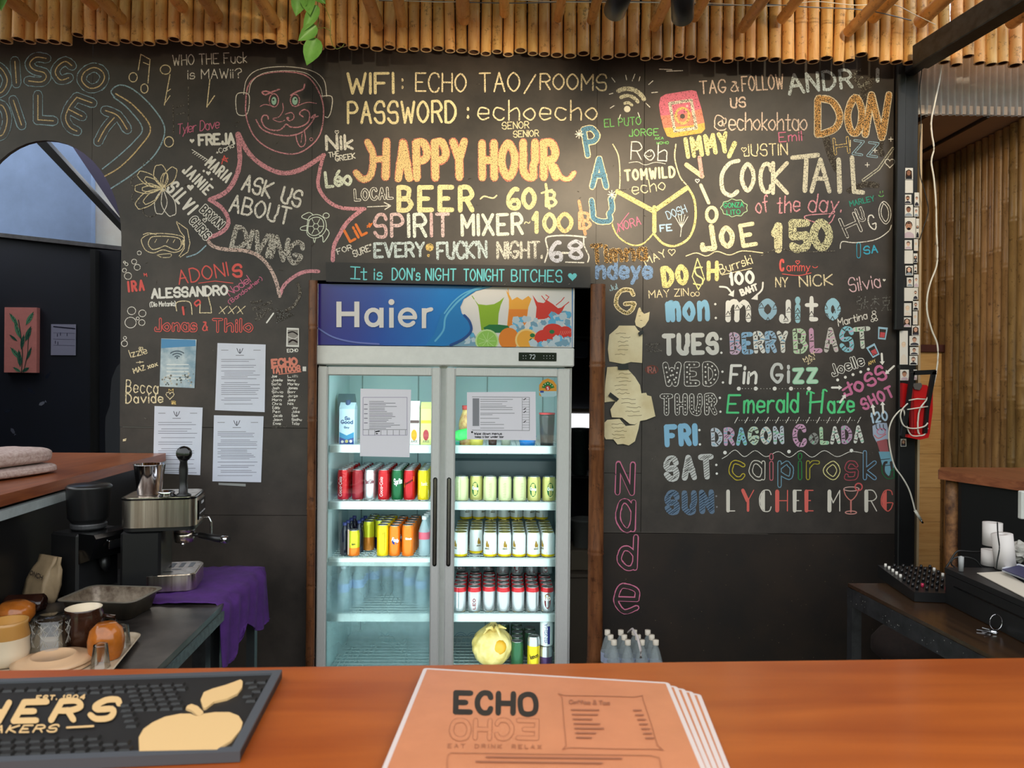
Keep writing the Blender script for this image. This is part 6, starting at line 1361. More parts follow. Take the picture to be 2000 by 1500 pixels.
bm = bmesh.new(); bmesh.ops.create_icosphere(bm, subdivisions=3, radius=.045)
for v in bm.verts: v.co *= random.uniform(.72, 1.12); v.co.z *= .8
me = bpy.data.meshes.new('crumpled_bag'); bm.to_mesh(me); bm.free(); me.materials.append(mat('crumpled_white', (180, 176, 168), rough=.6)); o = bpy.data.objects.new('crumpled_bag', me); COL.objects.link(o); p = pz(1998, 1108, ZD); o.location = (p.x + .01, p.y + .03, ZD + .045); tag(o, 'crumpled pale plastic bag at the right picture edge above the cash drawer', 'bag')
# black cables there
CBL = mat('black_cable', (16, 16, 17), rough=.45)
def cable(name, label, pts, r, m, cat='cable', closed=False):
    sm = []
    P_ = [Vector(p) for p in pts]
    for i in range(len(P_) - 1):
        a_, b_, c_, d_ = P_[max(0, i - 1)], P_[i], P_[i + 1], P_[min(len(P_) - 1, i + 2)]
        for t in (0, .2, .4, .6, .8): sm.append(.5 * (2 * b_ + (c_ - a_) * t + (2 * a_ - 5 * b_ + 4 * c_ - d_) * t * t + (3 * b_ - a_ - 3 * c_ + d_) * t ** 3))
    sm.append(P_[-1]); b = MB(); b.tube(sm, r, m, 7); o = b.build(name); tag(o, label, cat); return o
Yk = 2.30
cable('cable', 'black cable looping in front of the log support and paper rolls', [pix(x, y, Yk + .12) for x, y in ((1846, 1112), (1856, 1096), (1866, 1080), (1876, 1076), (1900, 1078), (1930, 1078), (1955, 1086), (1985, 1082), (2010, 1080))], .003, CBL)
cable('cable', 'black cable falling past the rolls from the socket', [pix(x, y, Yk - .02) for x, y in ((1948, 1020), (1949, 1045), (1952, 1070), (1948, 1095), (1946, 1112))], .002, CBL)
cable('cable', 'thin black cable arching over the back of the cash drawer', [pix(x, y, Yk + .05) for x, y in ((1872, 1112), (1858, 1102), (1864, 1090), (1885, 1088), (1905, 1094), (1925, 1114), (1960, 1112))], .0025, CBL)
b = MB(); p = pz(1877, 1116, ZD); b.lathe([(.007, 0), (.008, .045), (0, .048)], mat('plug_grey', (150, 150, 150), rough=.4), 10, M=Matrix.Translation((p.x, p.y, ZD + .001))); tag(b.build('adapter'), 'small pale grey adapter standing behind the mixer', 'adapter')

# ================================================================ COFFEE CORNER
pf = pz(380, 1156, ZT + .008); rzm = radians(12)
CM = empty('espresso_machine', (pf.x, pf.y, ZT + .012), rzm); tag(CM, 'brushed steel and black espresso machine on the purple cloth', 'coffee machine')
# local frame: +x front, +y away from the camera; origin at the near front corner of the base
scx = .225; zt0 = .208; zt1 = .302
def rp(x0, y0, x1, y1, r): return rr(x0, y0, x1, y1, r, 5)
b = MB(); b.prism(rp(-scx, 0, 0, .2, .035), 'z', zt0, zt1 - .006, STL, True); b.prism(rp(-scx - .002, -.002, .002, .202, .037), 'z', zt1 - .006, zt1, BLKG, True); b.prism(rp(-scx + .006, .006, -.006, .194, .03), 'z', zt1, zt1 + .002, STL, True); b.prism(rp(-scx + .004, .004, -.002, .196, .033), 'z', zt0 - .012, zt0, BLKP, True); b.build('head', CM)
b = MB(); b.cbox((-scx, .01, .0), (-.105, .19, zt0 - .012), BLKP, .008); b.build('column', CM)
b = MB(); b.prism(rp(-.16, .005, .0, .195, .03), 'z', 0, .05, STL, True); b.prism(rp(-.155, .01, -.005, .19, .027), 'z', .05, .053, STL, True); DT = b.build('drip_tray', CM)
b = MB()
for x, y, w_, h in ((-.09, .05, .03, .012), (-.07, .08, .03, .012)): b.prism(rr(x - w_ / 2, y - h / 2, x + w_ / 2, y + h / 2, h / 2.1), 'z', .0531, .0536, BLKG)
for i in range(4): b.box((-.13 + i * .03, .11, .0531), (-.115 + i * .03, .17, .0536), BLKG)
b.build('slots', DT)
b = MB(); b.cbox((.0005, .045, zt0 + .012), (.004, .165, zt1 - .018), BLKG, .001); pn = b.build('control_panel', CM)
b = MB()
for i in range(3): b.box((.004, .06 + i * .035, zt0 + .03), (.005, .085 + i * .035, zt0 + .034), mat('panel_mark', (190, 190, 196)))
b.box((.004, .09, zt1 - .034), (.005, .13, zt1 - .026), mat('panel_mark', (190, 190, 196))); b.build('panel_marks', pn)
b = MB(); b.lathe([(.034, zt0 - .035), (.036, zt0 - .012)], STL, 18, M=Matrix.Translation((-.05, .1, 0))); b.build('group_head', CM)
b = MB(); b.lathe([(.03, -.02), (.034, 0), (.034, .012), (0, .012)], STL, 18, M=Matrix.Translation((-.05, .1, zt0 - .047))); b.tube([(-.03, .09, zt0 - .04), (.0, .075, zt0 - .043)], .007, BLKP, 8); b.tube([(.0, .075, zt0 - .043), (.05, .05, zt0 - .05), (.078, .036, zt0 - .052)], [.009, .012, .012], BLKP, 12); b.tube([(.078, .036, zt0 - .052), (.098, .026, zt0 - .053)], .0125, CHR, 12); b.tube([(-.05, .09, zt0 - .06), (-.05, .07, zt0 - .075)], .006, CHR, 8); b.build('portafilter', CM)
b = MB(); b.tube([(.002, .15, zt0 + .0), (.018, .15, zt0 + .004), (.026, .15, zt0 - .015), (.026, .15, zt0 - .05), (.034, .15, zt0 - .075)], .0035, CHR, 8); b.build('steam_wand', CM)
ZM = ZT + .012 + zt1 + .002
def onmachine(px, py): return pz(px, py, ZM)
p = onmachine(292, 966); b = MB(); b.lathe([(.032, 0), (.036, .002), (.048, .098), (.050, .100), (.046, .1), (.034, .006), (0, .006)], CHR, 24, closed=False); o = b.build('steel_cup', loc=(p.x, p.y, ZM + .0005)); tag(o, 'tall tapered steel cup on top of the espresso machine', 'cup')
p = onmachine(322, 970); b = MB(); b.lathe([(.026, 0), (.028, .004), (.024, .01), (.028, .016), (.024, .018), (.022, .006), (0, .006)], CHR, 22, closed=False); o = b.build('filter_basket', loc=(p.x + .005, p.y - .0, ZM + .0005)); tag(o, 'small steel filter basket beside the steel cup', 'filter basket')
p = onmachine(358, 969); b = MB(); b.lathe([(.024, 0), (.024, .005), (.014, .01), (.0125, .05), (.014, .085), (.011, .112), (.016, .12)], BLKP, 18); o = b.build('tamper', loc=(p.x, p.y, ZM + .0005)); tag(o, 'upright black coffee tamper with a round knob on the espresso machine', 'tamper')
b = MB(); b.lathe([(.0, -.013), (.018, -.012), (.024, -.004), (.024, .008), (.019, .013), (0, .013)], BLKG, 20, M=Matrix.Translation((0.003, -.002, .138)) @ Matrix.Rotation(radians(80), 4, 'X')); b.build('knob', o)
# grinder
pg = pz(150, 1172, ZT); GR_ = empty('coffee_grinder', (pg.x, pg.y + .09, ZT + .001), radians(-22)); GR_.scale = (.93, .93, .9); tag(GR_, 'black coffee grinder with a round bean hopper left of the espresso machine', 'grinder')
b = MB(); b.cbox((-.10, -.085, 0), (.03, .085, .225), BLACKM, .008); b.prism([(.03, .12), (.085, .14), (.11, .215), (.10, .228), (.03, .228)], 'y', -.08, .08, BLKG); b.cbox((.03, -.07, 0), (.09, .07, .02), BLKP, .004); gb = b.build('body', GR_)
b = MB(); b.cbox((.103, -.03, .17), (.112, .03, .2), CHR, .002, M=Matrix.Rotation(.0, 4, 'Y')); b.build('badge', gb)
b = MB(); b.lathe([(.052, .225), (.052, .25), (.06, .262), (.066, .27), (.072, .375), (.074, .38), (.066, .388), (0, .39)], mat('hopper_black', (30, 30, 31), rough=.3), 26, M=Matrix.Translation((-.02, 0, 0))); b.build('hopper', GR_)
b = MB(); b.lathe([(.056, .232), (.058, .236), (.058, .246), (.056, .25)], mat('dial_grey', (60, 60, 62), rough=.4), 30, M=Matrix.Translation((-.02, 0, 0)), smooth=False); b.build('dial', GR_)
b = MB(); b.tube([(.05, 0, .14), (.06, 0, .1), (.06, 0, .08)], [.02, .016, .012], BLKP, 12); b.build('spout', GR_)
# knock-out pan
pn_ = pz(215, 1202, ZT + .0); PZ = ZT + .058
p0, p1, p2, p3 = pz(135, 1172, PZ), pz(257, 1178, PZ), pz(304, 1146, PZ), pz(172, 1144, PZ)
ST = empty('steel_pan', ((p0.x + p2.x) / 2, (p0.y + p2.y) / 2, ZT + .001)); tag(ST, 'stained shallow steel pan in front of the coffee grinder', 'pan')
c = Vector(((p0.x + p1.x + p2.x + p3.x) / 4, (p0.y + p1.y + p2.y + p3.y) / 4, 0)); ex_ = (p1 - p0 + p2 - p3); ex_.z = 0; ex_.normalize(); ey_ = Vector((-ex_.y, ex_.x, 0)); Lx = (p1 - p0).length / 2 + .01; Ly = min(.16, (p3 - p0).length / 2)
RM = Matrix(((ex_.x, ey_.x, 0, c.x), (ex_.y, ey_.y, 0, c.y), (0, 0, 1, 0), (0, 0, 0, 1)))
PANM = mat('stained_steel', (190, 180, 164), rough=.35, metal=.7, noise=.3, nscale=14, c2=(190, 180, 160)); COF = mat('coffee_grounds', (44, 26, 16), rough=.8, noise=.5, nscale=50, c2=(150, 120, 90))
b = MB(); rings = [(rr(-Lx - .012, -Ly - .012, Lx + .012, Ly + .012, .03), PZ), (rr(-Lx, -Ly, Lx, Ly, .025), PZ), (rr(-Lx + .015, -Ly + .015, Lx - .015, Ly - .015, .02), ZT + .008), (rr(-Lx + .013, -Ly + .013, Lx - .013, Ly - .013, .02), ZT + .003), (rr(-Lx - .002, -Ly - .002, Lx + .002, Ly + .002, .026), PZ - .003), (rr(-Lx - .012, -Ly - .012, Lx + .012, Ly + .012, .03), PZ - .002)]
N = len(rings[0][0]); vs = [RM @ Vector((x, y, z)) for r_, z in rings for x, y in r_]
b.add(vs, [(k * N + i, k * N + (i + 1) % N, (k + 1) * N + (i + 1) % N, (k + 1) * N + i) for k in (0, 2, 3, 4) for i in range(N)], PANM, True); b.add(vs, [(N + i, N + (i + 1) % N, 2 * N + (i + 1) % N, 2 * N + i) for i in range(N)], mat('pan_stain', (96, 74, 56), rough=.4, metal=.3, noise=.4, nscale=20, c2=(150, 136, 118)), True); b.add(vs[2 * N:3 * N], [tuple(range(N))], COF); b.add(vs[3 * N:4 * N], [tuple(range(N - 1, -1, -1))], PANM)
c_o = b.build('pan', ST, fix=False); c_o.location = -ST.location
# serving tray with cups
TRZ = ZT + .012
t0, t1 = pz(262, 1241, TRZ), pz(200, 1316, TRZ); dt = (t1 - t0).normalized(); wt = Vector((dt.y, -dt.x, 0)); wt = wt if wt.x < 0 else -wt
TR = empty('serving_tray', (t1.x + wt.x * .2, t1.y + .1, ZT + .001)); tag(TR, 'pale oval-cornered serving tray on the left table holding cups', 'tray')
RM = Matrix(((wt.x, -dt.x, 0, t0.x), (wt.y, -dt.y, 0, t0.y), (0, 0, 1, 0), (0, 0, 0, 1)))
TL_ = (t1 - t0).length + .02; TRM = mat('tray_beige', (190, 172, 146), rough=.35)
ring_ = lambda i, z: [RM @ Vector((x, y, z)) for x, y in rr(-.02 + i, -TL_ + i, .42 - i, .02 - i, .04 - i * .5, 6)]
b = MB(); rs = [ring_(0, TRZ + .004), ring_(.004, TRZ + .004), ring_(.012, ZT + .006), ring_(.012, ZT + .002), ring_(.002, TRZ)]; N = len(rs[0]); vs = sum(rs, [])
b.add(vs, [(k * N + i, k * N + (i + 1) % N, (k + 1) % 5 * N + (i + 1) % N, (k + 1) % 5 * N + i) for k in range(5) for i in range(N)], TRM, True); b.add(rs[2], [tuple(range(N))], TRM); b.add(rs[3], [tuple(range(N - 1, -1, -1))], TRM); o = b.build('tray', TR, fix=False); o.location = -TR.location
ZS = ZT + .0075
def ves(name, label, cat, px, py, prof, m, n=24, grp=None, z=ZS, dz=0):
    p = pz(px, py, z); b = MB(); b.lathe(prof, m, n, closed=False); o = b.build(name, loc=(p.x, p.y, z + dz)); tag(o, label, cat, grp); return o
TAN = mat('glaze_tan', (176, 128, 66), rough=.25); CRM = mat('glaze_cream', (214, 198, 172), rough=.3); BRN = mat('glaze_brown', (50, 28, 18), rough=.15, noise=.3, nscale=30); ORB = mat('glaze_amber', (170, 96, 34), rough=.15, noise=.25, nscale=16); SAU = mat('saucer_beige', (206, 168, 130), rough=.3)
GLV = glassmat('clear_glass', (.9, .9, .88), .03, .05)
ves('mug', 'cream mug with a tan glazed rim at the left picture edge', 'mug', 14, 1296, [(.036, 0, CRM), (.044, .006, CRM), (.047, .03, CRM), (.046, .062, CRM), (.048, .066, TAN), (.042, .095, TAN), (.044, .104, TAN), (.040, .104, TAN), (.037, .05, TAN), (0, .05, TAN)], CRM, 28)
gc = ves('cut_glass', 'crystal cut glass tumbler turned upside down beside the brown mug', 'glass', 98, 1278, [(.048, 0), (.046, .002), (.044, .088), (.040, .094), (0, .094)], GLV, 20)
k = MB(); GE = mat('cut_glass_facet', (190, 186, 176), rough=.08, alpha=.5)
for i in range(9):
    a0 = 2 * pi * i / 9
    for zc_, ss in ((.05, 1), (.075, .6)):
        for s_ in (-1, 1):
            for w2 in (.25, .12): k.tube([(.046 * cos(a0 - s_ * w2), .046 * sin(a0 - s_ * w2), zc_ - .018 * ss), (.0445 * cos(a0 + s_ * w2), .0445 * sin(a0 + s_ * w2), zc_ + .016 * ss)], .0008, GE, 4)
k.build('cut_pattern', gc)
bm_ = ves('mug', 'dark brown glazed mug with a pale rim behind the amber cup', 'mug', 163, 1262, [(.036, 0, BRN), (.046, .008, BRN), (.049, .045, BRN), (.045, .085, BRN), (.042, .095, BRN), (.043, .1, CRM), (.040, .1, CRM), (.038, .05, BRN), (0, .04, BRN)], BRN, 28)
b = MB(); b.tube([(.045, 0, .075), (.07, 0, .07), (.075, 0, .05), (.066, 0, .03), (.046, 0, .025)], .005, BRN, 8); b.build('handle', bm_).rotation_euler = (0, 0, .3)
ves('cup', 'round amber-brown cup turned upside down on the tray', 'cup', 207, 1284, [(.032, 0), (.040, .02), (.042, .045), (.036, .07), (.024, .082), (.022, .084), (0, .084)], ORB, 26)
for px_, py_, lb in ((196, 1302, 'small shot glass upside down at the tray front'), (238, 1262, 'small shot glass upside down behind the amber cup'), (216, 1253, 'small shot glass upside down rearmost on the tray')):
    ves('shot_glass', lb, 'glass', px_, py_, [(.0225, 0), (.021, .002), (.016, .05), (.015, .054), (0, .054)], GLV, 18, 'shot glasses on the tray')
for i, lb in ((0, 'lower one of two beige saucers stacked upside down at the front of the tray'), (1, 'upper one of two beige saucers stacked upside down')):
    ves('saucer', lb, 'saucer', 104, 1299, [(.086, 0), (.088, .003), (.072, .008), (.054, .010), (.049, .015), (.046, .0155), (.044, .012), (0, .012), (0, .010), (.048, .009), (.07, .005), (.084, 0)], SAU, 36, 'stacked saucers', ZS, .0005 + i * .0095)
ves('bowl', 'amber-brown bowl upside down beside the coffee bag at the left edge', 'bowl', 28, 1216, [(.04, 0), (.052, .02), (.05, .045), (.03, .058), (0, .06)], ORB, 24, z=ZT + .001)
# coffee bags behind
def sack(name, label, px, py, w_, d_, h, m, rz, seed, txt=None):
    bm = bmesh.new(); bmesh.ops.create_cube(bm, size=1); bmesh.ops.subdivide_edges(bm, edges=bm.edges[:], cuts=6, use_grid_fill=True); R_ = random.Random(seed)
    for v in bm.verts:
        t = v.co.z + .5; sq = 1 - .75 * t ** 3; bulge = 1 + .15 * sin(pi * t)
        v.co = Vector((v.co.x * w_ * bulge + R_.uniform(-.004, .004), v.co.y * d_ * sq * bulge + R_.uniform(-.003, .003), t * h + (R_.uniform(-.004, .004) if 0 < t < 1 else 0)))
    for f in bm.faces: f.smooth = True
    me = bpy.data.meshes.new(name); bm.to_mesh(me); bm.free(); me.materials.append(m); o = bpy.data.objects.new(name, me); COL.objects.link(o); p = pz(px, py, ZT); o.location = (p.x, p.y, ZT + .002); o.rotation_euler = (-.25, 0, rz); tag(o, label, 'bag')
    if txt: k = Ink(lambda x, y, hh: Vector((x / 1000, -d_ * .62 - hh, -y / 1000)), .003, jit=0); k.text(txt, -26, -78, 40, -70, 12, (60, 50, 44), 3); k.mb.build('print', o, fix=False)
    return o
sack('coffee_bag', 'beige paper coffee bag with dark capitals under the counter', 76, 1176, .085, .05, .14, mat('kraft_bag', (150, 128, 98), rough=.6, noise=.1), -.5, 2, 'ONCH')
sack('coffee_bag', 'crinkled dark brown bag in front of the beige coffee bag', 48, 1196, .09, .05, .05, mat('brown_foil', (40, 20, 14), rough=.2), .2, 3)
# folded towel on the left counter
q0, q1 = pz(-40, 947, ZC), pz(132, 922, ZC); dx_ = (q1 - q0).normalized(); L_ = (q1 - q0).length + .25; rz = math.atan2(dx_.y, dx_.x)
TWM = mat('pink_grey_towel', (186, 158, 150), rough=.95, noise=.12, nscale=90, bump=1, c2=(206, 186, 180))
TO = empty('folded_towel', (q1.x, q1.y, ZC + .001), rz); tag(TO, 'folded pinkish grey towel on the left counter', 'towel')
for li, (z0, z1, ins) in enumerate(((0.0, .036, .0), (.036, .092, .012))):
    bm = bmesh.new(); bmesh.ops.create_cube(bm, size=1); bmesh.ops.subdivide_edges(bm, edges=bm.edges[:], cuts=9, use_grid_fill=True); R_ = random.Random(li)
    for v in bm.verts:
        x, y, z = v.co * 2; r4 = (abs(y) ** 4 + abs(z) ** 4) ** .25 or 1; m_ = max(abs(y), abs(z)); s_ = m_ / r4 if r4 > 0 else 1
        ex4 = (abs(x) ** 6 + m_ ** 6) ** (1 / 6) or 1; s2 = max(abs(x), m_) / ex4
        v.co = Vector((x * s2 * L_ / 2 - L_ / 2 + ins * -1, y * s_ * s2 * (.13 - ins) + .13, (z0 + z1) / 2 + z * s_ * (z1 - z0) / 2)) + Vector((R_.uniform(-.002, .002), R_.uniform(-.002, .002), R_.uniform(-.0012, .0012) if z > -.9 else 0))
    for f in bm.faces: f.smooth = True
    me = bpy.data.meshes.new('fold'); bm.to_mesh(me); bm.free(); me.materials.append(TWM); o = bpy.data.objects.new('fold', me); COL.objects.link(o); o.parent = TO; o.modifiers.new('s', 'SUBSURF').levels = 1; o.modifiers['s'].render_levels = 1

# ================================================================ THE BAR TOP IN FRONT
ZB = 1.10
f0, f1 = pz(-500, 1316, ZB), pz(2500, 1279, ZB)
BR = empty('bar_counter', (0, 1.0, 0)); tag(BR, 'glossy orange-brown wooden bar top across the foreground', 'bar counter')
b = MB(); b.prism([P2d(f0), P2d(f1), (f1.x, .32), (f0.x, .32)], 'z', ZB - .04, ZB, BARW); o = kid(b, 'top', BR); o.modifiers.new('b', 'BEVEL').width = .004
b = MB(); b.box((f0.x + .05, .38, .0), (f1.x - .05, .42, ZB - .04), BLACKM); b.box((f0.x + .05, 1.05, .0), (f1.x - .05, 1.09, ZB - .04), BLACKM); kid(b, 'bar_front', BR)
# rubber bar mat
MZ = ZB + .0135; RUB = mat('black_rubber', (26, 24, 23), rough=.55, noise=.1); RUBG = mat('grey_rubber_edge', (72, 74, 78), rough=.5); CRR = mat('cream_rubber', (210, 172, 118), rough=.6)
m0 = pz(468, 1467, MZ); m1 = pz(551, 1308, MZ); u_ = (m1 - m0); ML = u_.length; u_.normalize(); v_ = Vector((-u_.y, u_.x, 0)); MW = .66
MT = empty('bar_mat', (m0.x, m0.y, ZB + .0005)); tag(MT, 'black rubber bar mat with raised cream lettering and an apple emblem', 'bar mat')
def mpt(a, c): return m0 + u_ * a + v_ * c
b = MB(); b.prism([P2d(mpt(0, 0)), P2d(mpt(ML, 0)), P2d(mpt(ML, MW)), P2d(mpt(0, MW))], 'z', ZB + .001, MZ - .003, RUB)
fr = .012
for (a0, c0_, a1, c1) in ((0, 0, fr, MW), (ML - fr, 0, ML, MW), (fr, 0, ML - fr, fr)): b.prism([P2d(mpt(a0, c0_)), P2d(mpt(a1, c0_)), P2d(mpt(a1, c1)), P2d(mpt(a0, c1))], 'z', MZ - .003, MZ, RUBG)
b.prism([P2d(mpt(-.0008, -.0008)), P2d(mpt(0, -.0008)), P2d(mpt(0, MW)), P2d(mpt(-.0008, MW))], 'z', ZB + .001, MZ, RUBG); o = b.build('mat_base', MT); o.location = -MT.location
apple = [(272, 1467), (271, 1440), (280, 1424), (298, 1411), (322, 1400), (352, 1394), (372, 1394), (384, 1399), (398, 1394), (420, 1391), (448, 1391), (466, 1398), (474, 1411), (470, 1425), (452, 1446), (426, 1462), (424, 1464)]
leaf = [(397, 1383), (392, 1366), (398, 1352), (415, 1345), (440, 1338), (470, 1327), (474, 1331), (473, 1342), (464, 1354), (444, 1364), (418, 1370), (403, 1382)]
stem = [(363, 1383), (366, 1378), (374, 1375), (386, 1379), (397, 1390), (396, 1396), (386, 1397), (374, 1387)]
def inv(p):   # point -> approx pixel
    q = RC.transposed() @ (p - CAM); return (1000 - q.x / q.z * FPX, 750 + q.y / q.z * FPX)
b = MB(); sp_ = .0165; na = int((ML - 2 * fr) / sp_); nc = int((MW - fr) / sp_)
for i in range(na):
    for j in range(nc):
        p = mpt(fr + .008 + i * sp_ * .96 + .002, fr + .009 + j * sp_ + (sp_ / 2 if i % 2 else 0)); x, y = inv(Vector((p.x, p.y, MZ)))
        if x < -60 or (x < 245 and 1350 < y < 1437): continue
        if 262 < x < 482 and 1388 < y < 1470: continue
        if 360 < x < 482 and 1322 < y < 1392: continue
        a_, c2 = .0062, .0068
        vs = [p + u_ * (sa * a_ * t) + v_ * (sc_ * c2 * t) for t, z in ((1, 0), (.78, 1)) for sa, sc_ in ((-1, -1), (1, -1), (1, 1), (-1, 1))]
        b.add([(q.x, q.y, MZ - .0031 + (.0032 if k_ > 3 else 0)) for k_, q in enumerate(vs)], [(4, 5, 6, 7), (0, 1, 5, 4), (1, 2, 6, 5), (2, 3, 7, 6), (3, 0, 4, 7)], RUB)
o = b.build('studs', MT); o.location = -MT.location; o['kind'] = 'stuff'
for nme, pl in (('apple_emblem', apple), ('apple_leaf', leaf), ('apple_stem', stem)):
    b = MB(); b.prism([P2d(pz(x, y, MZ)) for x, y in pl], 'z', MZ - .003, MZ + .0002, CRR); o = b.build(nme, MT); o.location = -MT.location
k = Ink(lambda x, y, h: pz(x, y, MZ - .0012 + h), 0, jit=.3, step=1e-5)
k.text('T', -290, 1415, -250, 1414, 44, CRR, 8, slant=.25); k.text('HATC', -240, 1414, -60, 1412, 42, CRR, 12, slant=.25); k.text('HERS', -46, 1410, 216, 1403, 36, CRR, 12, slant=.3, sp=.42); k.text('EST. 1904', 70, 1367, 164, 1365, 8, CRR, 2.6, slant=.2, sp=.4); k.text('CIDER MAKERS', -170, 1433, 108, 1429, 13, CRR, 3.2, slant=.3, sp=.3); k.line([(131, 1421), (182, 1418)], 4, CRR)
o = k.mb.build('raised_lettering', MT, fix=False); o.location = -MT.location
# laminated menus
MNZ = ZB + .001; CLM = mat('laminate_edge', (206, 190, 184), rough=.2); KRF = mat('menu_kraft', (190, 120, 84), rough=.22, noise=.05, nscale=14)
A0, A1 = pz(834, 1309, ZB + .010), pz(1300, 1337, ZB + .010); ax_ = (A1 - A0); MWd = ax_.length; ax_.normalize(); ay_ = Vector((ax_.y, -ax_.x, 0)); 
for i in range(5):
    top = (i == 4); z = MNZ + i * .0022; dx, dy_ = (0, 0) if top else ((4 - i) * .011, (4 - i) * -.002 + .004)
    ro = 0 if top else (4 - i) * -.012
    c, s_ = cos(ro), sin(ro); X_ax = Vector((ax_.x * c - ax_.y * s_, ax_.x * s_ + ax_.y * c, 0)); Y_ax = Vector((X_ax.y, -X_ax.x, 0)) + X_ax * .09; O_ = A0 + ax_ * dx + ay_ * dy_
    R_ = lambda u, v: (O_.x + X_ax.x * u + Y_ax.x * v, O_.y + X_ax.y * u + Y_ax.y * v)
    b = MB(); cl = [R_(u, v) for u, v in rr(-.006, -.006, MWd + .006, .366, .006, 3)]; b.prism(cl, 'z', z, z + .0012, CLM); b.prism([R_(0, 0), R_(MWd, 0), R_(MWd, .36), R_(0, .36)], 'z', z + .0012, z + .0016, KRF)
    o = b.build('menu'); tag(o, ['lowest laminated menu of the pile on the bar', 'second laminated menu from the bottom of the pile', 'middle laminated menu of the pile', 'laminated menu directly under the top one', 'topmost laminated kraft-coloured menu with bold black heading'][i], 'menu', 'pile of laminated menus')
zi = MNZ + 4 * .0022 + .0018; MI = mat('menu_black', (30, 26, 26), rough=.4); ML_ = mat('menu_brown_line', (156, 96, 66), rough=.5); MT_ = mat('menu_faint_text', (150, 92, 66), rough=.5)
k = Ink(lambda x, y, h: pz(x, y, zi + h), 0, jit=0)
for ch, x0, x1 in (('E', 890, 918), ('C', 933, 958), ('H', 973, 1002)): k.text(ch, x0, 1390 + (x0 - 880) * .02, x1, 1390 + (x1 - 880) * .02, 37, MI, 11)
k.curve([(1018, 1362), (1030, 1356), (1042, 1360), (1047, 1375), (1044, 1390), (1032, 1395), (1020, 1391), (1016, 1376)], 10.5, MI, True)
k2 = Ink(lambda x, y, h: pz(1932 - x, y, zi + h), 0, jit=0)
for w_, m_ in ((10, ML_), (7, KRF)):
    for ch, x0, x1 in (('E', 884, 920), ('C', 934, 962), ('H', 976, 1004)): k2.text(ch, x0, 1442, x1, 1441, 34, m_, w_)
    k2.curve([(1020, 1412), (1030, 1407), (1044, 1410), (1050, 1425), (1046, 1438), (1034, 1443), (1021, 1439), (1016, 1425)], w_, m_, True)
k.text('EAT   DRINK   RELAX', 875, 1460, 1057, 1462, 7, ML_, 1.6, sp=.5)
k.ribbon(smoothpts([(1098, 1362), (1102, 1358), (1240, 1361), (1256, 1366), (1284, 1455), (1282, 1463), (1112, 1460), (1106, 1455)], True, 2), 1.4, ML_)
k.text('Coffee & Tea', 1112, 1374, 1190, 1376, 7, MT_, 1.8)
for i in range(7): y = 1386 + i * 9; x = 1117 + i * 1.6; k.ribbon([(x, y), (x + random.uniform(26, 60), y + .5)], 3, MT_); k.ribbon([(1238 + i * 4, y + 1), (1252 + i * 4, y + 1)], 3, MT_)
k.ribbon([(880, 1470), (1270, 1475), (1288, 1480), (1296, 1520)], 1.3, ML_); k.ribbon([(880, 1470), (874, 1476), (873, 1520)], 1.3, ML_)
for y, x0, x1 in ((1478, 950, 1214), (1487, 930, 1176)): k.ribbon([(x0, y), (x1, y + 3)], 3, MT_)
k.mb.v += []; tm = [o for o in bpy.data.objects if o.name.startswith('menu') and o.get('label', '').startswith('topmost')][0]
k.mb.build('print', tm, fix=False); k2.mb.build('print', tm, fix=False)

# ================================================================ NOTICES, NOTES, PHOTOS ON THE WALL
def wallsheet(name, label, cat, pts, m, draw=None, grp=None, off=.002, th=.0008):
    Y = WY - off
    b = MB(); b.prism([(pix(x, y, Y).x, pix(x, y, Y).z) for x, y in pts], 'y', Y - th, Y, m); o = b.build(name); tag(o, label, cat, grp)
    if draw: k = Ink(lambda px, py, h: pix(px, py, Y - th - .0002 - h * .3), 0, jit=.3); draw(k); k.mb.build('print', o, fix=False)
    return o
NPAP = mat('notice_paper', (216, 220, 234), rough=.25, noise=.04, nscale=5)
def dnotice(x0, y0, x1, y1, n, seed):
    def f(k):
        R_ = random.Random(seed); cx = (x0 + x1) / 2 - 2
        k.curve([(cx - 6, y0 + 10), (cx - 3, y0 + 17), (cx, y0 + 20), (cx + 3, y0 + 17), (cx + 6, y0 + 10)], 1.2, (70, 70, 80)); k.line([(cx, y0 + 12), (cx, y0 + 19)], 1.4, (70, 70, 80)); k.line([(cx - 8, y0 + 24), (cx + 8, y0 + 24)], 1, (90, 90, 100))
        k.line([(x0 + 8, y0 + 14), (x0 + 22, y0 + 14)], .9, (110, 110, 120)); k.line([(x1 - 22, y0 + 14), (x1 - 8, y0 + 14)], .9, (110, 110, 120))
        y = y0 + 32
        for i in range(n):
            a0 = x0 + 8 + R_.choice([0, 0, 6]); k.line([(a0, y), (R_.uniform(x1 - 34, x1 - 8), y)], .9, (120, 120, 134)); y += R_.choice([4, 4, 4, 8]) * (y1 - y0 - 44) / (n * 4.9)
    return f
wallsheet('notice', 'white laminated notice with a crest, upper right one left of the fridge', 'notice', [(425, 670), (519, 673), (517, 805), (420, 801)], NPAP, dnotice(424, 670, 517, 802, 19, 1), 'laminated official notices')
wallsheet('notice', 'white laminated notice with a crest, lower right one left of the fridge', 'notice', [(418, 811), (515, 813), (510, 942), (415, 940)], NPAP, dnotice(417, 811, 512, 940, 21, 2), 'laminated official notices')
wallsheet('notice', 'white laminated notice with a crest behind the coffee tamper', 'notice', [(302, 793), (396, 796), (391, 928), (299, 924)], NPAP, dnotice(301, 793, 393, 926, 17, 3), 'laminated official notices')
SKYB = mat('poster_sky', (150, 184, 206), rough=.3, noise=.25, nscale=9, c2=(214, 224, 226))
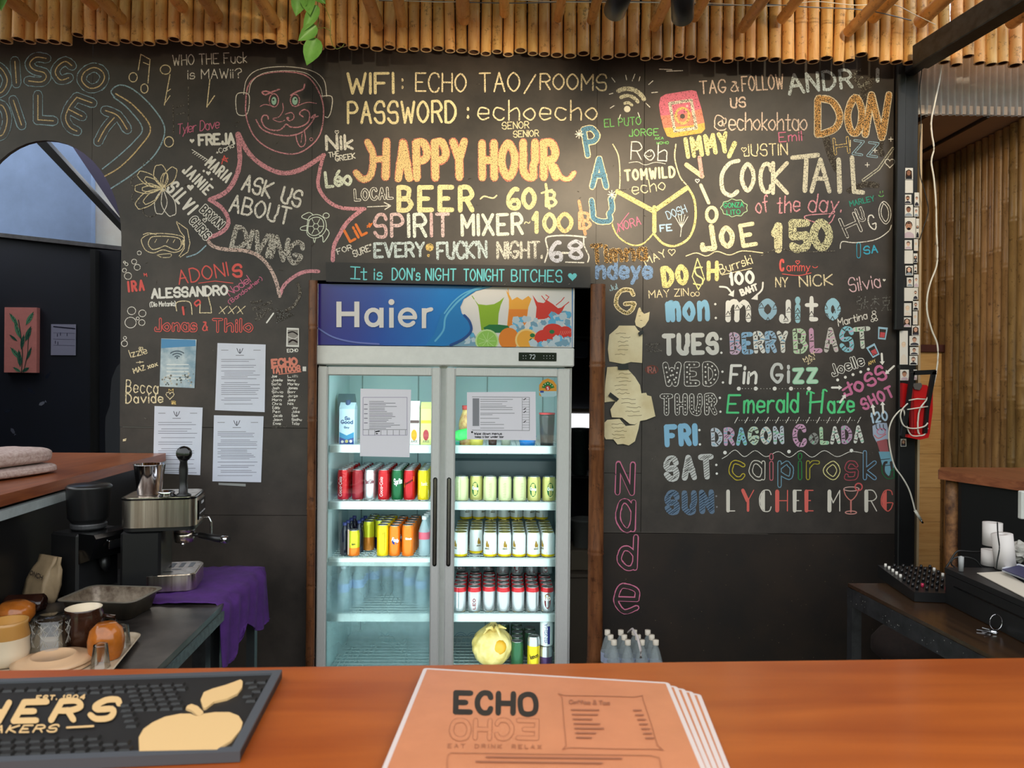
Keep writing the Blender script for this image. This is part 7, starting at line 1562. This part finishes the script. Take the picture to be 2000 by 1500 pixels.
def dwifi(k):
    for r in (6, 12, 18): k.circ(346, 700, r, r * .8, 2.2, (90, 104, 116), 45, 135)
    k.disc(346, 699, 2, (90, 104, 116)); k.fill([(315, 662), (382, 664), (382, 676), (315, 680)], (96, 152, 196))
    for i in range(5): k.line([(326, 712 + i * 7), (368, 712 + i * 7)], 1.6, (236, 240, 238))
    for i in range(40): x, y = random.uniform(317, 378), random.uniform(725, 754); k.disc(x, y, random.uniform(1, 2.4), random.choice([(130, 128, 118), (200, 200, 190), (100, 110, 110)]), n=6)
wallsheet('poster', 'pale blue and white printed poster with wireless arcs', 'poster', [(315, 661), (384, 663), (380, 758), (312, 755)], SKYB, dwifi)
wallsheet('photo_print', 'small black and white print with a white border left of the fridge', 'photo', [(560, 640), (584, 641), (584, 678), (559, 677)], mat('photo_white', (226, 224, 218), rough=.4), lambda k: [k.fill([(562, 644), (582, 644), (582, 674), (562, 674)], (150, 146, 140)), k.curve([(563, 650), (572, 648), (581, 653)], 2.6, (40, 36, 36)), k.curve([(563, 658), (574, 662), (581, 658)], 2, (214, 210, 206)), k.curve([(565, 668), (572, 664), (580, 668)], 3.4, (50, 40, 40))])
wallsheet('sticker', 'narrow crinkled pale label strip under the lowest notice', 'sticker', [(427, 943), (480, 945), (480, 950), (427, 947)], mat('label_strip', (150, 152, 150), rough=.5))
# torn notes by the bamboo post
NOTE = mat('torn_note', (230, 210, 162), rough=.8, noise=.08, nscale=7, c2=(240, 226, 186)); NI = (130, 112, 80)
def scrib(pts_, seed, n=6):
    def f(k):
        R_ = random.Random(seed); xs = [p[0] for p in pts_]; ys = [p[1] for p in pts_]; x0, x1, y0, y1 = min(xs), max(xs), min(ys), max(ys)
        for i in range(n):
            y = y0 + (y1 - y0) * (.2 + .65 * i / n); a0 = x0 + (x1 - x0) * R_.uniform(.2, .4); q = [(a0 + j * 4, y + R_.uniform(-1.3, 1.3)) for j in range(int((x1 - x0) * .4 / 4))]
            k.ribbon(q, .9, NI)
    return f
notes = [([(1247, 602), (1250, 600), (1253, 608), (1258, 613), (1264, 611), (1269, 609), (1267, 625), (1260, 636), (1252, 641), (1242, 636), (1240, 628), (1244, 612)], 'small torn cream note under the chalk capital, topmost by the bamboo post', 3),
         ([(1205, 641), (1209, 636), (1240, 636), (1246, 645), (1255, 651), (1254, 709), (1232, 707), (1218, 711), (1190, 706), (1187, 682), (1190, 654)], 'torn spiral notebook page with a pencil drawing', 6),
         ([(1186, 717), (1206, 716), (1208, 722), (1226, 721), (1240, 736), (1250, 752), (1253, 770), (1238, 785), (1194, 784), (1180, 786), (1182, 748)], 'cream paper note with a diagonal cut corner', 6),
         ([(1186, 820), (1210, 818), (1222, 832), (1240, 830), (1250, 822), (1247, 838), (1240, 862), (1228, 870), (1217, 867), (1206, 868), (1198, 858), (1183, 858), (1176, 842), (1180, 826)], 'torn cream note with a jagged lower edge, lowest by the bamboo post', 5),
         ([(1207, 778), (1222, 772), (1262, 767), (1264, 772), (1272, 774), (1280, 813), (1262, 820), (1251, 822), (1240, 829), (1230, 828), (1215, 816), (1195, 815), (1192, 800)], 'torn cream note with an ink doodle, overlapping two others', 5)]
for i, (pts_, lb, n) in enumerate(notes): wallsheet('paper_note', lb, 'note', pts_, NOTE, scrib(pts_, i, n), 'torn notes taped by the bamboo post', off=.002 + i * .0022)
TAPE = mat('black_tape', (24, 24, 26), rough=.35)
for pts_, lb in (([(1207, 711), (1227, 710), (1227, 722), (1207, 722)], 'black tape strip between two torn notes'), ([(1192, 766), (1209, 779), (1204, 785), (1188, 773)], 'slanting black tape strip on the notes'), ([(1246, 650), (1255, 644), (1258, 650), (1249, 657)], 'small black tape piece at the notebook page corner')): wallsheet('tape_strip', lb, 'tape', pts_, TAPE, off=.0145)
# identity photos down the black post
PHW = mat('portrait_paper', (226, 222, 214), rough=.35); SK = [(206, 160, 136), (186, 138, 112), (222, 180, 158), (150, 104, 82)]
def portrait(i, x0, y0, x1, y1, kind, col):
    Yp = 3.42 - (.0015 if col == 0 else .003); w_, h = x1 - x0, y1 - y0
    b = MB(); b.prism([(pix(x, y, Yp).x, pix(x, y, Yp).z) for x, y in ((x0, y0), (x1, y0), (x1, y1), (x0, y1))], 'y', Yp - .0006, Yp, PHW); o = b.build('portrait_photo')
    R_ = random.Random(i * 7 + col); cx = (x0 + x1) / 2; k = Ink(lambda px, py, hh: pix(px, py, Yp - .0008 - hh * .3), 0, jit=0); hair = R_.choice([(34, 28, 26), (60, 42, 32), (24, 24, 28)]); sk = R_.choice(SK); sh = R_.choice([(40, 40, 46), (200, 180, 190), (60, 60, 70), (150, 160, 170)])
    fr_ = min(w_ * .24, h * .2); cy = y0 + h * .42
    if kind:
        if kind == 2: hair = (214, 190, 160); sk = (232, 206, 180); sh = (226, 214, 200)
        if kind == 3: k.fill([(cx - fr_ * 1.5, cy - fr_), (cx, cy - fr_ * 1.8), (cx + fr_ * 1.5, cy - fr_), (cx + fr_ * 1.7, cy + fr_ * 2.4), (cx - fr_ * 1.7, cy + fr_ * 2.4)], hair)
        k.fill([(cx - w_ * .42, y1 - 1), (cx - w_ * .36, y1 - h * .2), (cx - w_ * .12, y1 - h * .3), (cx + w_ * .12, y1 - h * .3), (cx + w_ * .36, y1 - h * .2), (cx + w_ * .42, y1 - 1)], sh)
        k.disc(cx, cy - fr_ * .35, fr_ * 1.15, hair, fr_ * 1.3); k.disc(cx, cy, fr_, sk, fr_ * 1.3)
        if kind in (1, 4): k.fill([(cx - fr_ * .9, cy - fr_ * .6), (cx, cy - fr_ * 1.25), (cx + fr_ * .9, cy - fr_ * .6), (cx, cy - fr_ * .8)], hair)
        if kind == 4: k.disc(cx, cy + fr_ * .8, fr_ * .6, hair, fr_ * .4)
        for s_ in (-1, 1): k.disc(cx + s_ * fr_ * .4, cy - fr_ * .1, fr_ * .12, (40, 30, 30), n=5)
        k.mb.build('print', o, fix=False)
    return o
A_ = [(1767, 328, 1783, 351, 3), (1766, 352, 1783, 377, 0), (1766, 380, 1780, 398, 4), (1766, 400, 1783, 423, 1), (1762, 425, 1788, 465, 4), (1767, 469, 1781, 487, 1), (1766, 489, 1783, 515, 0), (1768, 519, 1783, 538, 3), (1771, 542, 1783, 560, 1), (1766, 562, 1783, 588, 0), (1765, 592, 1780, 617, 2), (1764, 620, 1779, 639, 3), (1757, 646, 1773, 712, 2), (1758, 722, 1775, 743, 1), (1759, 857, 1770, 872, 3)]
B_ = [(1786, 376, 1795, 403, 1), (1785, 405, 1794, 423, 1), (1789, 427, 1795, 465, 3), (1785, 467, 1793, 490, 2), (1784, 495, 1792, 513, 3), (1785, 517, 1791, 533, 1), (1785, 536, 1794, 561, 1), (1783, 562, 1793, 585, 4), (1783, 588, 1794, 606, 4), (1783, 608, 1792, 634, 2), (1781, 636, 1796, 655, 3), (1776, 656, 1796, 675, 1), (1777, 678, 1794, 693, 1), (1776, 695, 1792, 713, 4), (1784, 722, 1791, 742, 1)]
ordn = ['topmost', 'second', 'third', 'fourth', 'fifth', 'sixth', 'seventh', 'eighth', 'ninth', 'tenth', 'eleventh', 'twelfth', 'thirteenth', 'fourteenth', 'lowest']
KD = {0: 'blank white photo slip', 1: 'passport photo of a short-haired person', 2: 'faded pale passport photo', 3: 'passport photo of a person with long hair', 4: 'passport photo of a bearded person'}
for ci, L_ in enumerate((A_, B_)):
    for i, q in enumerate(L_): tag(portrait(i, *q, ci), KD[q[4]] + ', %s in the %s column' % (ordn[i], 'left' if ci == 0 else 'right'), 'photo', 'passport photos on the black post')
# sign board over the fridge
SB = MB(); Ys = WY - .045; s0, s1, s2, s3 = (pix(x, y, Ys) for x, y in ((636, 512), (1153, 521), (1154, 562), (637, 550))); SB.prism([(s0.x, s0.z), (s1.x, s1.z), (s2.x, s2.z), (s3.x, s3.z)], 'y', Ys, WY - .001, mat('sign_board_black', (44, 42, 41), rough=.6, noise=.15, nscale=6)); so = SB.build('sign_board'); tag(so, 'black board with turquoise handwriting mounted over the drinks fridge', 'sign'); so.modifiers.new('b', 'BEVEL').width = .003
k = Ink(lambda px, py, h: pix(px, py, Ys - .0008 - h), 0)
k.line([(694, 522), (693, 545)], 2.4, CYN); k.text('t', 705, 546, 716, 546, 24, CYN, 2.4)
for t_, x0, x1 in ( ('is', 731, 746), ("DON's", 766, 820), ('NIGHT', 832, 890), ('TONIGHT', 906, 984), ('BITCHES', 999, 1097)): k.text(t_, x0, 545 + (x0 - 686) * .013, x1, 545 + (x1 - 686) * .013, 22, CYN, 2.6, sp=.26)
k.line([(685, 521), (703, 522)], 2.2, CYN); k.line([(685, 544), (703, 545)], 2.2, CYN); k.heart(1118, 540, 9, CYN)
for x in (900, 930, 985, 1000, 1055, 1075, 1110): k.line([(x, 556), (x + 7, 551)], 1, GY)
k.mb.build('handwriting', so, fix=False)
# bamboo posts framing the fridge
DBM = bamboo('bamboo_dark', (84, 48, 26), (130, 84, 48), .05)
for (x0, y0), (x1, y1), Yp, R_, lb, nodes in (((1168, 556), (1158, 1330), 3.40, .0355, 'thick dark brown bamboo post right of the fridge', (.28, .78, 1.26, 1.64)), ((612, 548), (605, 1330), 3.40, .020, 'thin dark bamboo post left of the fridge', (.3, .62, .98, 1.38, 1.8))):
    t_, b0 = pix(x0, y0, Yp), pix(x1, y1, Yp); me = polemesh('bamboo_post', t_.z, R_, (DBM, BAMR, BIN), nodes, 20, False); o = bpy.data.objects.new('bamboo_post', me); COL.objects.link(o); o.location = (t_.x, Yp, 0); tag(o, lb, 'bamboo post')
# ---- store room seen in the gap beside the fridge
mb = MB(); mb.box((xo0 - .3, 4.55, 0), (xo1 + 1.0, 4.6, 3.0), mat('store_wall', (24, 26, 32), rough=.8)); struct(mb.build('wall_store'))
mb = MB(); mb.box((xo0 - .3, WY + .1, 2.4), (xo1 + .9, 4.6, 2.44), mat('store_wall', (24, 26, 32))); struct(mb.build('ceiling_store'))
mb = MB(); mb.box((xo0 - .3, WY + .1, 0), (xo0 - .25, 4.6, 2.4), mat('store_wall', (24, 26, 32))); mb.box((xo1 + .85, WY + .1, 0), (xo1 + .9, 4.6, 2.4), mat('store_wall', (24, 26, 32))); struct(mb.build('wall_store_side'))
Yw = 4.5
def bk(name, label, cat, x0, y0, x1, y1, Y, m, th=.2, par=None, kind=None):
    p, q = pix(x0, y0, Y), pix(x1, y1, Y); b = MB(); b.cbox((p.x, Y, q.z), (q.x, Y + th, p.z), m, .006); o = b.build(name)
    if kind: o['kind'] = kind
    elif par: o.parent = par
    else: tag(o, label, cat)
    return o
o = bk('window_1', '', '', 1100, 808, 1160, 848, Yw, mat('window_light', (236, 240, 244), emit=1.6), .04, kind='structure')
bk('trim_6', '', '', 1096, 798, 1164, 807, Yw - .02, mat('store_trim', (120, 106, 90), rough=.7), .05, kind='structure'); bk('trim_7', '', '', 1104, 712, 1110, 800, Yw - .03, mat('store_trim', (120, 106, 90)), .05, kind='structure')
bk('wall_shelf', 'narrow grey shelf on the store room wall beside the banner', 'shelf', 1110, 656, 1160, 662, 4.3, mat('store_grey', (80, 84, 90), rough=.6), .24)
bk('storage_box', 'navy storage box on the store room shelf line', 'box', 1112, 664, 1150, 698, 4.25, mat('store_navy', (24, 34, 66), rough=.6), .2)
def stand(name, label, cat, px, pyb, pyt, Y, r, m, prof=None):
    p, t_ = pix(px, pyb, Y), pix(px, pyt, Y); b = MB(); h = t_.z - p.z; b.lathe([(r * .78, 0), (r, h * .9), (r * 1.06, h * .92), (r * 1.06, h), (r * .95, h), (r * .9, h * .5), (0, h * .5)], m, 20, closed=False); o = b.build(name, loc=(p.x, Y, p.z)); tag(o, label, cat); return o
CB0 = pix(1128, 1116, 4.0); b = MB(); x0_ = xo1 - .16
b.cbox((pix(1112, 1150, 3.95).x, 3.95, 0), (xo1 + .3, 4.35, CB0.z - .02), mat('cabinet_beige', (140, 128, 112), rough=.6), .006); b.cbox((pix(1112, 1150, 3.94).x - .005, 3.94, CB0.z - .02), (xo1 + .3, 4.36, CB0.z), mat('cabinet_beige', (140, 128, 112)), .004); o = b.build('storage_cabinet'); tag(o, 'beige storage cabinet in the gap right of the fridge', 'cabinet')
bk('carton_box', 'beige cardboard box standing on the storage cabinet', 'box', 1114, 1075, 1165, 1115, 4.0, mat('box_beige', (150, 138, 118), rough=.8), .25)
stand('bucket', 'pale grey bucket with dark contents above the cardboard box', 'bucket', 1140, 1069, 1012, 4.1, .07, mat('bucket_grey', (120, 122, 118), rough=.5))
bk('wall_shelf', 'black shelf board under the dark green bin', 'shelf', 1108, 930, 1165, 936, 4.2, BLACKM, .3)
stand('bin', 'dark green woven bin hanging open in the gap beside the bamboo post', 'bin', 1132, 929, 836, 4.3, .055, mat('bin_green', (32, 48, 44), rough=.5, noise=.3, nscale=60))
# ---- arch room: painting and sheet on the navy wall
Yq = YB - .035
ps = MB(); q0, q1 = pix(9, 600, Yq), pix(71, 728, Yq); PINK = mat('canvas_pink', (206, 128, 122), rough=.8, noise=.06)
ps.box((q0.x, Yq, q1.z), (q1.x, Yq + .033, q0.z), PINK); o = ps.build('canvas_painting'); tag(o, 'pink canvas painting of green leaves on the navy wall', 'painting')
k = Ink(lambda px, py, h: pix(px, py, Yq - .001 - h), 0); LG1, LG2, LG3 = (54, 100, 80), (90, 144, 110), (24, 60, 54)
for cx, cy, L_, wd, a in ((27, 624, 30, 8, 125), (58, 622, 30, 9, 60), (34, 645, 34, 9, 110), (55, 652, 32, 10, 70), (30, 690, 30, 9, 130), (38, 700, 34, 9, 95), (57, 690, 26, 6, 70), (26, 660, 20, 5, 140), (33, 722, 18, 6, 150), (50, 722, 16, 7, 30), (44, 668, 30, 8, 80)):
    t = radians(a); ux, uy = cos(t), -sin(t); nx, ny = -uy, ux; c_ = random.choice([LG1, LG2]); q = [(cx + ux * L_ * s_ / 2 + nx * wd * e / 2, cy + uy * L_ * s_ / 2 + ny * wd * e / 2) for s_, e in ((-1, 0), (-.5, .8), (0, 1), (.5, .7), (1, 0), (.5, -.7), (0, -1), (-.5, -.8))]
    q = [(min(70, max(11, x)), min(727, max(602, y))) for x, y in q]; k.fill(q, c_); k.line([q[0], q[4]], 1, LG3)
    for s_ in (-.3, .1, .5): k.line([(cx + ux * L_ * s_ / 2, cy + uy * L_ * s_ / 2), (min(70, cx + ux * L_ * (s_ + .25) / 2 + nx * wd * .35), cy + uy * L_ * (s_ + .25) / 2 + ny * wd * .35)], .9, LG3)
k.line([(42, 727), (44, 690), (40, 650), (36, 625)], 1.6, LG3); k.line([(46, 727), (54, 690), (56, 650)], 1.4, LG3)
k.mb.build('painted_leaves', o, fix=False)
pp = MB(); q0, q1 = pix(100, 633, YB - .004), pix(148, 694, YB - .004); pp.box((q0.x, YB - .005, q1.z), (q1.x, YB - .003, q0.z), mat('rota_paper', (150, 150, 176), rough=.7)); o = pp.build('rota_sheet'); tag(o, 'printed rota sheet pinned on the navy wall', 'paper')
k = Ink(lambda px, py, h: pix(px, py, YB - .0056 - h), 0); k.line([(105, 638), (146, 642)], 2.4, (40, 40, 60))
for y in (650, 662, 674): k.line([(104, y), (146, y + 1)], .7, (96, 96, 124))
for x, y in ((112, 652), (118, 650), (108, 666), (113, 668), (131, 651)): k.line([(x, y), (x, y + 5)], 1.3, (60, 60, 84))
k.mb.build('print', o, fix=False)
FL = MB(); 
o0 = None
for i, (x, y, a, c_) in enumerate(((82, 788, .5, (120, 124, 140)), (25, 842, -1, (90, 94, 110)), (60, 763, -.7, (34, 40, 58)), (15, 803, .3, (34, 40, 56)), (93, 734, .9, (30, 36, 54)))):
    k = Ink(lambda px, py, h: pix(px, py, YB - .001 - h), 0)
    R = lambda u, v: (x + u * cos(a) - v * sin(a), y - u * sin(a) - v * cos(a)); k.fill([R(-7, 0), R(-3, 3.4), R(4, 2.6), R(6, 0), R(9, 3), R(9, -3), R(6, 0), R(4, -2.6), R(-3, -3.4)], c_)
    f = k.mb.build('fish_decal', fix=False); tag(f, ['palest fish-shaped mark, right of the others on the navy wall', 'pale fish-shaped mark near the towel', 'faint fish-shaped mark above the palest one', 'faint fish-shaped mark at the left edge', 'faint fish-shaped mark under the rota sheet'][i], 'wall mark', 'fish marks on the navy wall')

# ================================================================ CEILING FITTINGS, BEAM, CABLES, VINE
p0, p1 = pix(1797, 112, 3.2), pix(2040, -38, 2.6); dv = (p1 - p0).normalized()
b = MB(); zax = dv.to_track_quat('Y', 'Z').to_matrix().to_4x4(); L_ = (p1 - p0).length
b.cbox((-.04, 0, -.048), (.04, L_ + .9, .048), STEELBK, .004, M=Matrix.Translation(p0) @ zax); o = b.build('steel_beam'); tag(o, 'black steel beam slanting up from the post at the top right', 'beam')
b = MB(); q = pix(1797, 120, 3.38); b.cbox((q.x - .06, 3.17, q.z - .05), (q.x + .0, 3.42, q.z + .02), STEELBK, .006); b.build('end_plate', o)
def lamp(px, py, Y, aim, label):
    e = pix(px, py, Y); o = empty('spot_lamp', e); o.rotation_euler = (Vector(aim) - e).to_track_quat('-Z', 'Y').to_euler(); tag(o, label, 'lamp', 'black spot lamps under the awning')
    b = MB(); b.lathe([(.032, 0), (.0335, .002), (.0335, .13), (.02, .14), (0, .14)], mat('lamp_black', (30, 30, 32), rough=.4), 24, closed=False); b.lathe([(.032, 0), (.029, .012), (0, .014)], mat('lamp_inside', (70, 66, 60), rough=.3), 24, closed=False); b.build('lamp_head', o)
    b = MB(); b.lathe([(.022, .013), (0, .0125)], mat('lamp_lens', (255, 220, 160), emit=3), 16, closed=False); b.build('lens', o)
    b = MB(); b.tube([(0, 0, .12), (0, 0, .2)], .008, BLKP, 8); b.build('stem', o); return o
L1 = lamp(1200, 22, 2.22, pix(1080, 330, WY), 'black cylinder spot lamp tilted left above the wireless drawing'); L2 = lamp(1333, 34, 2.22, pix(1333, 420, WY), 'black cylinder spot lamp pointing down beside the tilted one')
trk = MB(); trk.box((.1, 2.2, 2.79), (1.1, 2.24, 2.81), BLKP); 
WC = mat('white_cable', (226, 220, 206), rough=.45); GC = mat('grey_cable', (110, 120, 134), rough=.5)
cable('wire', 'thin pale wire sagging along the top of the bamboo awning', [pix(x, y, 3.12) for x, y in ((560, -8), (800, 2), (880, 4), (960, -2), (1100, 4), (1230, 5), (1380, 6), (1480, 12), (1540, 9), (1595, 3), (1670, 10), (1740, 8), (1790, 30), (1827, 48))], .0016, WC, 'wire')
cable('wire', 'blue-grey wire running beside the pale one on the awning', [pix(x, y, 3.14) for x, y in ((740, 1), (850, 3), (1010, 6), (1200, 2), (1400, 10), (1500, 9), (1580, 14), (1690, 20), (1780, 40))], .0022, GC, 'wire')
cable('cable', 'black cable hanging down the post edge from the beam', [pix(x, y, 3.39) for x, y in ((1805, 90), (1800, 140), (1796, 180), (1799, 240), (1796, 290), (1797, 340), (1805, 370), (1813, 410), (1805, 440), (1796, 468))], .0022, CBL)
cable('cable', 'long white cable hanging from the awning to the red reel', [pix(x, y, 3.34) for x, y in ((1841, 104), (1836, 150), (1826, 200), (1819, 235), (1820, 262), (1824, 290), (1819, 315), (1824, 350), (1828, 400), (1829, 450), (1831, 490), (1829, 520), (1818, 550), (1811, 580), (1811, 610), (1820, 645), (1830, 670), (1832, 695), (1829, 725), (1822, 755), (1810, 780), (1797, 798), (1793, 820), (1793, 842), (1796, 848))], .0038, WC)
cable('cable', 'white cable looping from the red reel down to its loose end', [pix(x, y, 3.33) for x, y in ((1773, 788), (1762, 800), (1759, 815), (1766, 832), (1785, 837), (1805, 833), (1812, 826))], .0034, WC)
o = cable('cable', 'white charging cable falling to a plug tip over the pine planks', [pix(x, y, 3.34) for x, y in ((1812, 836), (1806, 848), (1798, 851), (1780, 850), (1770, 830), (1764, 800), (1748, 812), (1738, 832), (1736, 855), (1740, 885), (1748, 912), (1762, 932), (1775, 955), (1783, 980), (1787, 997))], .0034, WC)
b = MB(); t0_, t1_ = pix(1787, 997, 3.34), pix(1799, 1016, 3.34); b.tube([t0_, t1_], .0065, WC, 8); b.tube([t1_, t1_ + (t1_ - t0_) * .3], .004, CHR, 6); b.build('plug', o)
# red reel / work lamp
RED = mat('red_plastic', (196, 28, 30), rough=.3); Yr = 3.37
RL = empty('cable_reel', pix(1790, 858, Yr)); tag(RL, 'red plastic cable holder with a black frame handle hung on the post', 'cable holder')
def rk(b, n): o = b.build(n, RL); o.location = -RL.location; return o
def qd(b, pts, m, Y0, Y1): b.prism([(pix(x, y, Y1).x, pix(x, y, Y1).z) for x, y in pts], 'y', Y0, Y1, m)
b = MB(); qd(b, [(1775, 760), (1780, 750), (1800, 752), (1812, 765), (1812, 800), (1806, 846), (1776, 846)], RED, Yr - .02, Yr + .02); qd(b, [(1758, 748), (1769, 750), (1766, 800), (1758, 795)], RED, Yr + .0, Yr + .02); qd(b, [(1768, 848), (1808, 846), (1806, 854), (1790, 858), (1764, 853)], RED, Yr - .03, Yr + .0); qd(b, [(1778, 757), (1783, 757), (1783, 846), (1779, 846)], mat('red_dark', (150, 20, 24), rough=.4), Yr - .024, Yr - .02); rk(b, 'body')
b = MB()
for pts_ in ([(1782, 724), (1824, 722), (1826, 731), (1780, 733)], [(1776, 728), (1784, 726), (1774, 800), (1764, 855), (1757, 850), (1768, 790)], [(1818, 726), (1826, 724), (1812, 800), (1808, 846), (1801, 846), (1806, 790)]): qd(b, pts_, BLKP, Yr - .035, Yr - .021)
rk(b, 'handle_frame')
b = MB(); qd(b, [(1779, 749), (1797, 748), (1799, 754), (1794, 762), (1784, 760)], mat('clip_grey', (90, 84, 80), rough=.5), Yr - .03, Yr - .0205); rk(b, 'clip')
for (xa_, ya_, xb_, yb_) in ((1775, 782, 1808, 780), (1772, 800, 1812, 794)):
    b = MB(); b.tube([pix(xa_, ya_, Yr - .04), pix((xa_ + xb_) / 2, ya_ - 3, Yr - .045), pix(xb_, yb_, Yr - .04)], .0032, WC, 7); rk(b, 'cable_turn')
# vine leaves
LEAF = mat('vine_leaf', (96, 158, 66), rough=.4, noise=.18, nscale=8, c2=(128, 186, 92)); STEM = mat('vine_stem', (120, 140, 60), rough=.6)
VN = empty('hanging_vine', pix(622, 0, 3.0)); tag(VN, 'green leafy vine hanging over the awning above the cartoon head', 'plant')
def leaf_(b, tip, base, wd, Y, curl):
    (tx, ty), (bx_, by_) = tip, base; ux, uy = tx - bx_, ty - by_; L_ = math.hypot(ux, uy); ux /= L_; uy /= L_; nx, ny = -uy, ux; vs = []
    prof_ = [(0, .0), (.06, .55), (.2, .9), (.4, 1), (.6, .82), (.8, .45), (.93, .16), (1, 0)]
    for s_, e in prof_:
        for q in (-1, -.5, 0, .5, 1): p = pix(bx_ + ux * L_ * s_ + nx * wd * e * q, by_ + uy * L_ * s_ + ny * wd * e * q, Y - .02 * abs(q) * e + curl * s_ * s_); vs.append(p - VN.location)
    b.add(vs, [(i * 5 + j, i * 5 + j + 1, (i + 1) * 5 + j + 1, (i + 1) * 5 + j) for i in range(7) for j in range(4)], LEAF, True)
for tip, base, wd, cu in (((599, 128), (618, 74), 19, -.02), ((582, 80), (618, 50), 15, .0), ((592, 62), (620, 10), 13, -.01), ((578, 32), (588, -14), 16, 0), ((606, 30), (598, -18), 15, -.02), ((636, 8), (612, -20), 12, .01), ((570, 0), (580, -30), 12, 0)):
    b = MB(); leaf_(b, tip, base, wd, 3.02, cu); o = b.build('leaf', VN, fix=False)
b = MB(); b.tube([pix(x, y, 3.03) - VN.location for x, y in ((606, -20), (620, 0), (622, 40), (618, 74))], .002, STEM, 6); b.tube([pix(x, y, 3.04) - VN.location for x, y in ((620, -2), (636, 16), (646, 40), (645, 70), (650, 90), (658, 96), (668, 92), (672, 86))], .0014, STEM, 6); b.tube([pix(x, y, 3.04) - VN.location for x, y in ((620, 56), (634, 54), (645, 60))], .0012, STEM, 6); b.build('stem', VN)
VN = empty('hanging_vine', pix(2, 0, 3.0)); tag(VN, 'single green leaf hanging at the top left picture corner', 'plant')
b = MB(); leaf_(b, (2, 22), (6, -30), 12, 3.02, 0); b.build('leaf', VN, fix=False)
# ---- shrink-wrapped water bottles on a crate
Yb_ = 3.1; zb_ = pix(1240, 1250, Yb_).z - .232
wbm = mat('water_bottle_clear', (176, 186, 186), rough=.12, alpha=.4); wcap = mat('cap_offwhite', (214, 204, 186), rough=.5); wl = mat('water_label', (176, 186, 210), rough=.4)
o = bottle('water_bottle', 'x', 'pack of water bottles by the wall', .0285, .232, wbm, wcap, lab=wl); q = 0
for r in range(3):
    for i in range(4):
        X = pix(1199 + i * 27.3, 1250, Yb_).x - r * .004; put(o, q == 0, X, Yb_ + r * .062, zb_ + .001, q, 'clear water bottle, %s of the %s row in the pack right of the bamboo post' % (['leftmost', 'second', 'third', 'rightmost'][i], ['front', 'middle', 'back'][r])); q += 1
b = MB(); p = pix(1245, 1250, Yb_); b.tube([(p.x - .02, Yb_ + .10, zb_ + .23), (p.x - .012, Yb_ + .05, zb_ + .262), (p.x + .0, Yb_ - .005, zb_ + .245), (p.x + .008, Yb_ - .034, zb_ + .20), (p.x + .008, Yb_ - .034, zb_ + .17)], .006, mat('strap_white', (200, 190, 186), rough=.5), 6); tag(b.build('carry_strap'), 'white carry strap over the pack of water bottles', 'strap')
b = MB(); x0, x1 = pix(1180, 1250, Yb_).x - .01, pix(1300, 1250, Yb_).x + .01; h = zb_ / 4
for i in range(4): b.cbox((x0, Yb_ - .04, i * h + .002), (x1, Yb_ + .17, (i + 1) * h - .004), BLACKM, .004)
for x in (x0 + .01, x1 - .03): b.box((x, Yb_ - .035, 0), (x + .02, Yb_ + .16, zb_ - .001), BLACKM)
tag(b.build('crate'), 'low black crate under the pack of water bottles', 'crate')
# dark round stool seat under the right table
p = pz(1790, 1262, .55); ST_ = empty('stool', (p.x, p.y, 0)); tag(ST_, 'dark brown upholstered stool under the right table frame', 'stool')
b = MB(); b.lathe([(.13, .5), (.16, .52), (.16, .56), (.13, .6), (.06, .615), (0, .618)], mat('stool_brown', (30, 16, 10), rough=.8, noise=.3, nscale=50, bump=.6), 28); b.build('seat', ST_)
for a in (45, 135, 225, 315): b = MB(); b.tube([(.11 * cos(radians(a)), .11 * sin(radians(a)), .51), (.15 * cos(radians(a)), .15 * sin(radians(a)), 0)], .013, STEELBK, 8); b.build('leg', ST_)
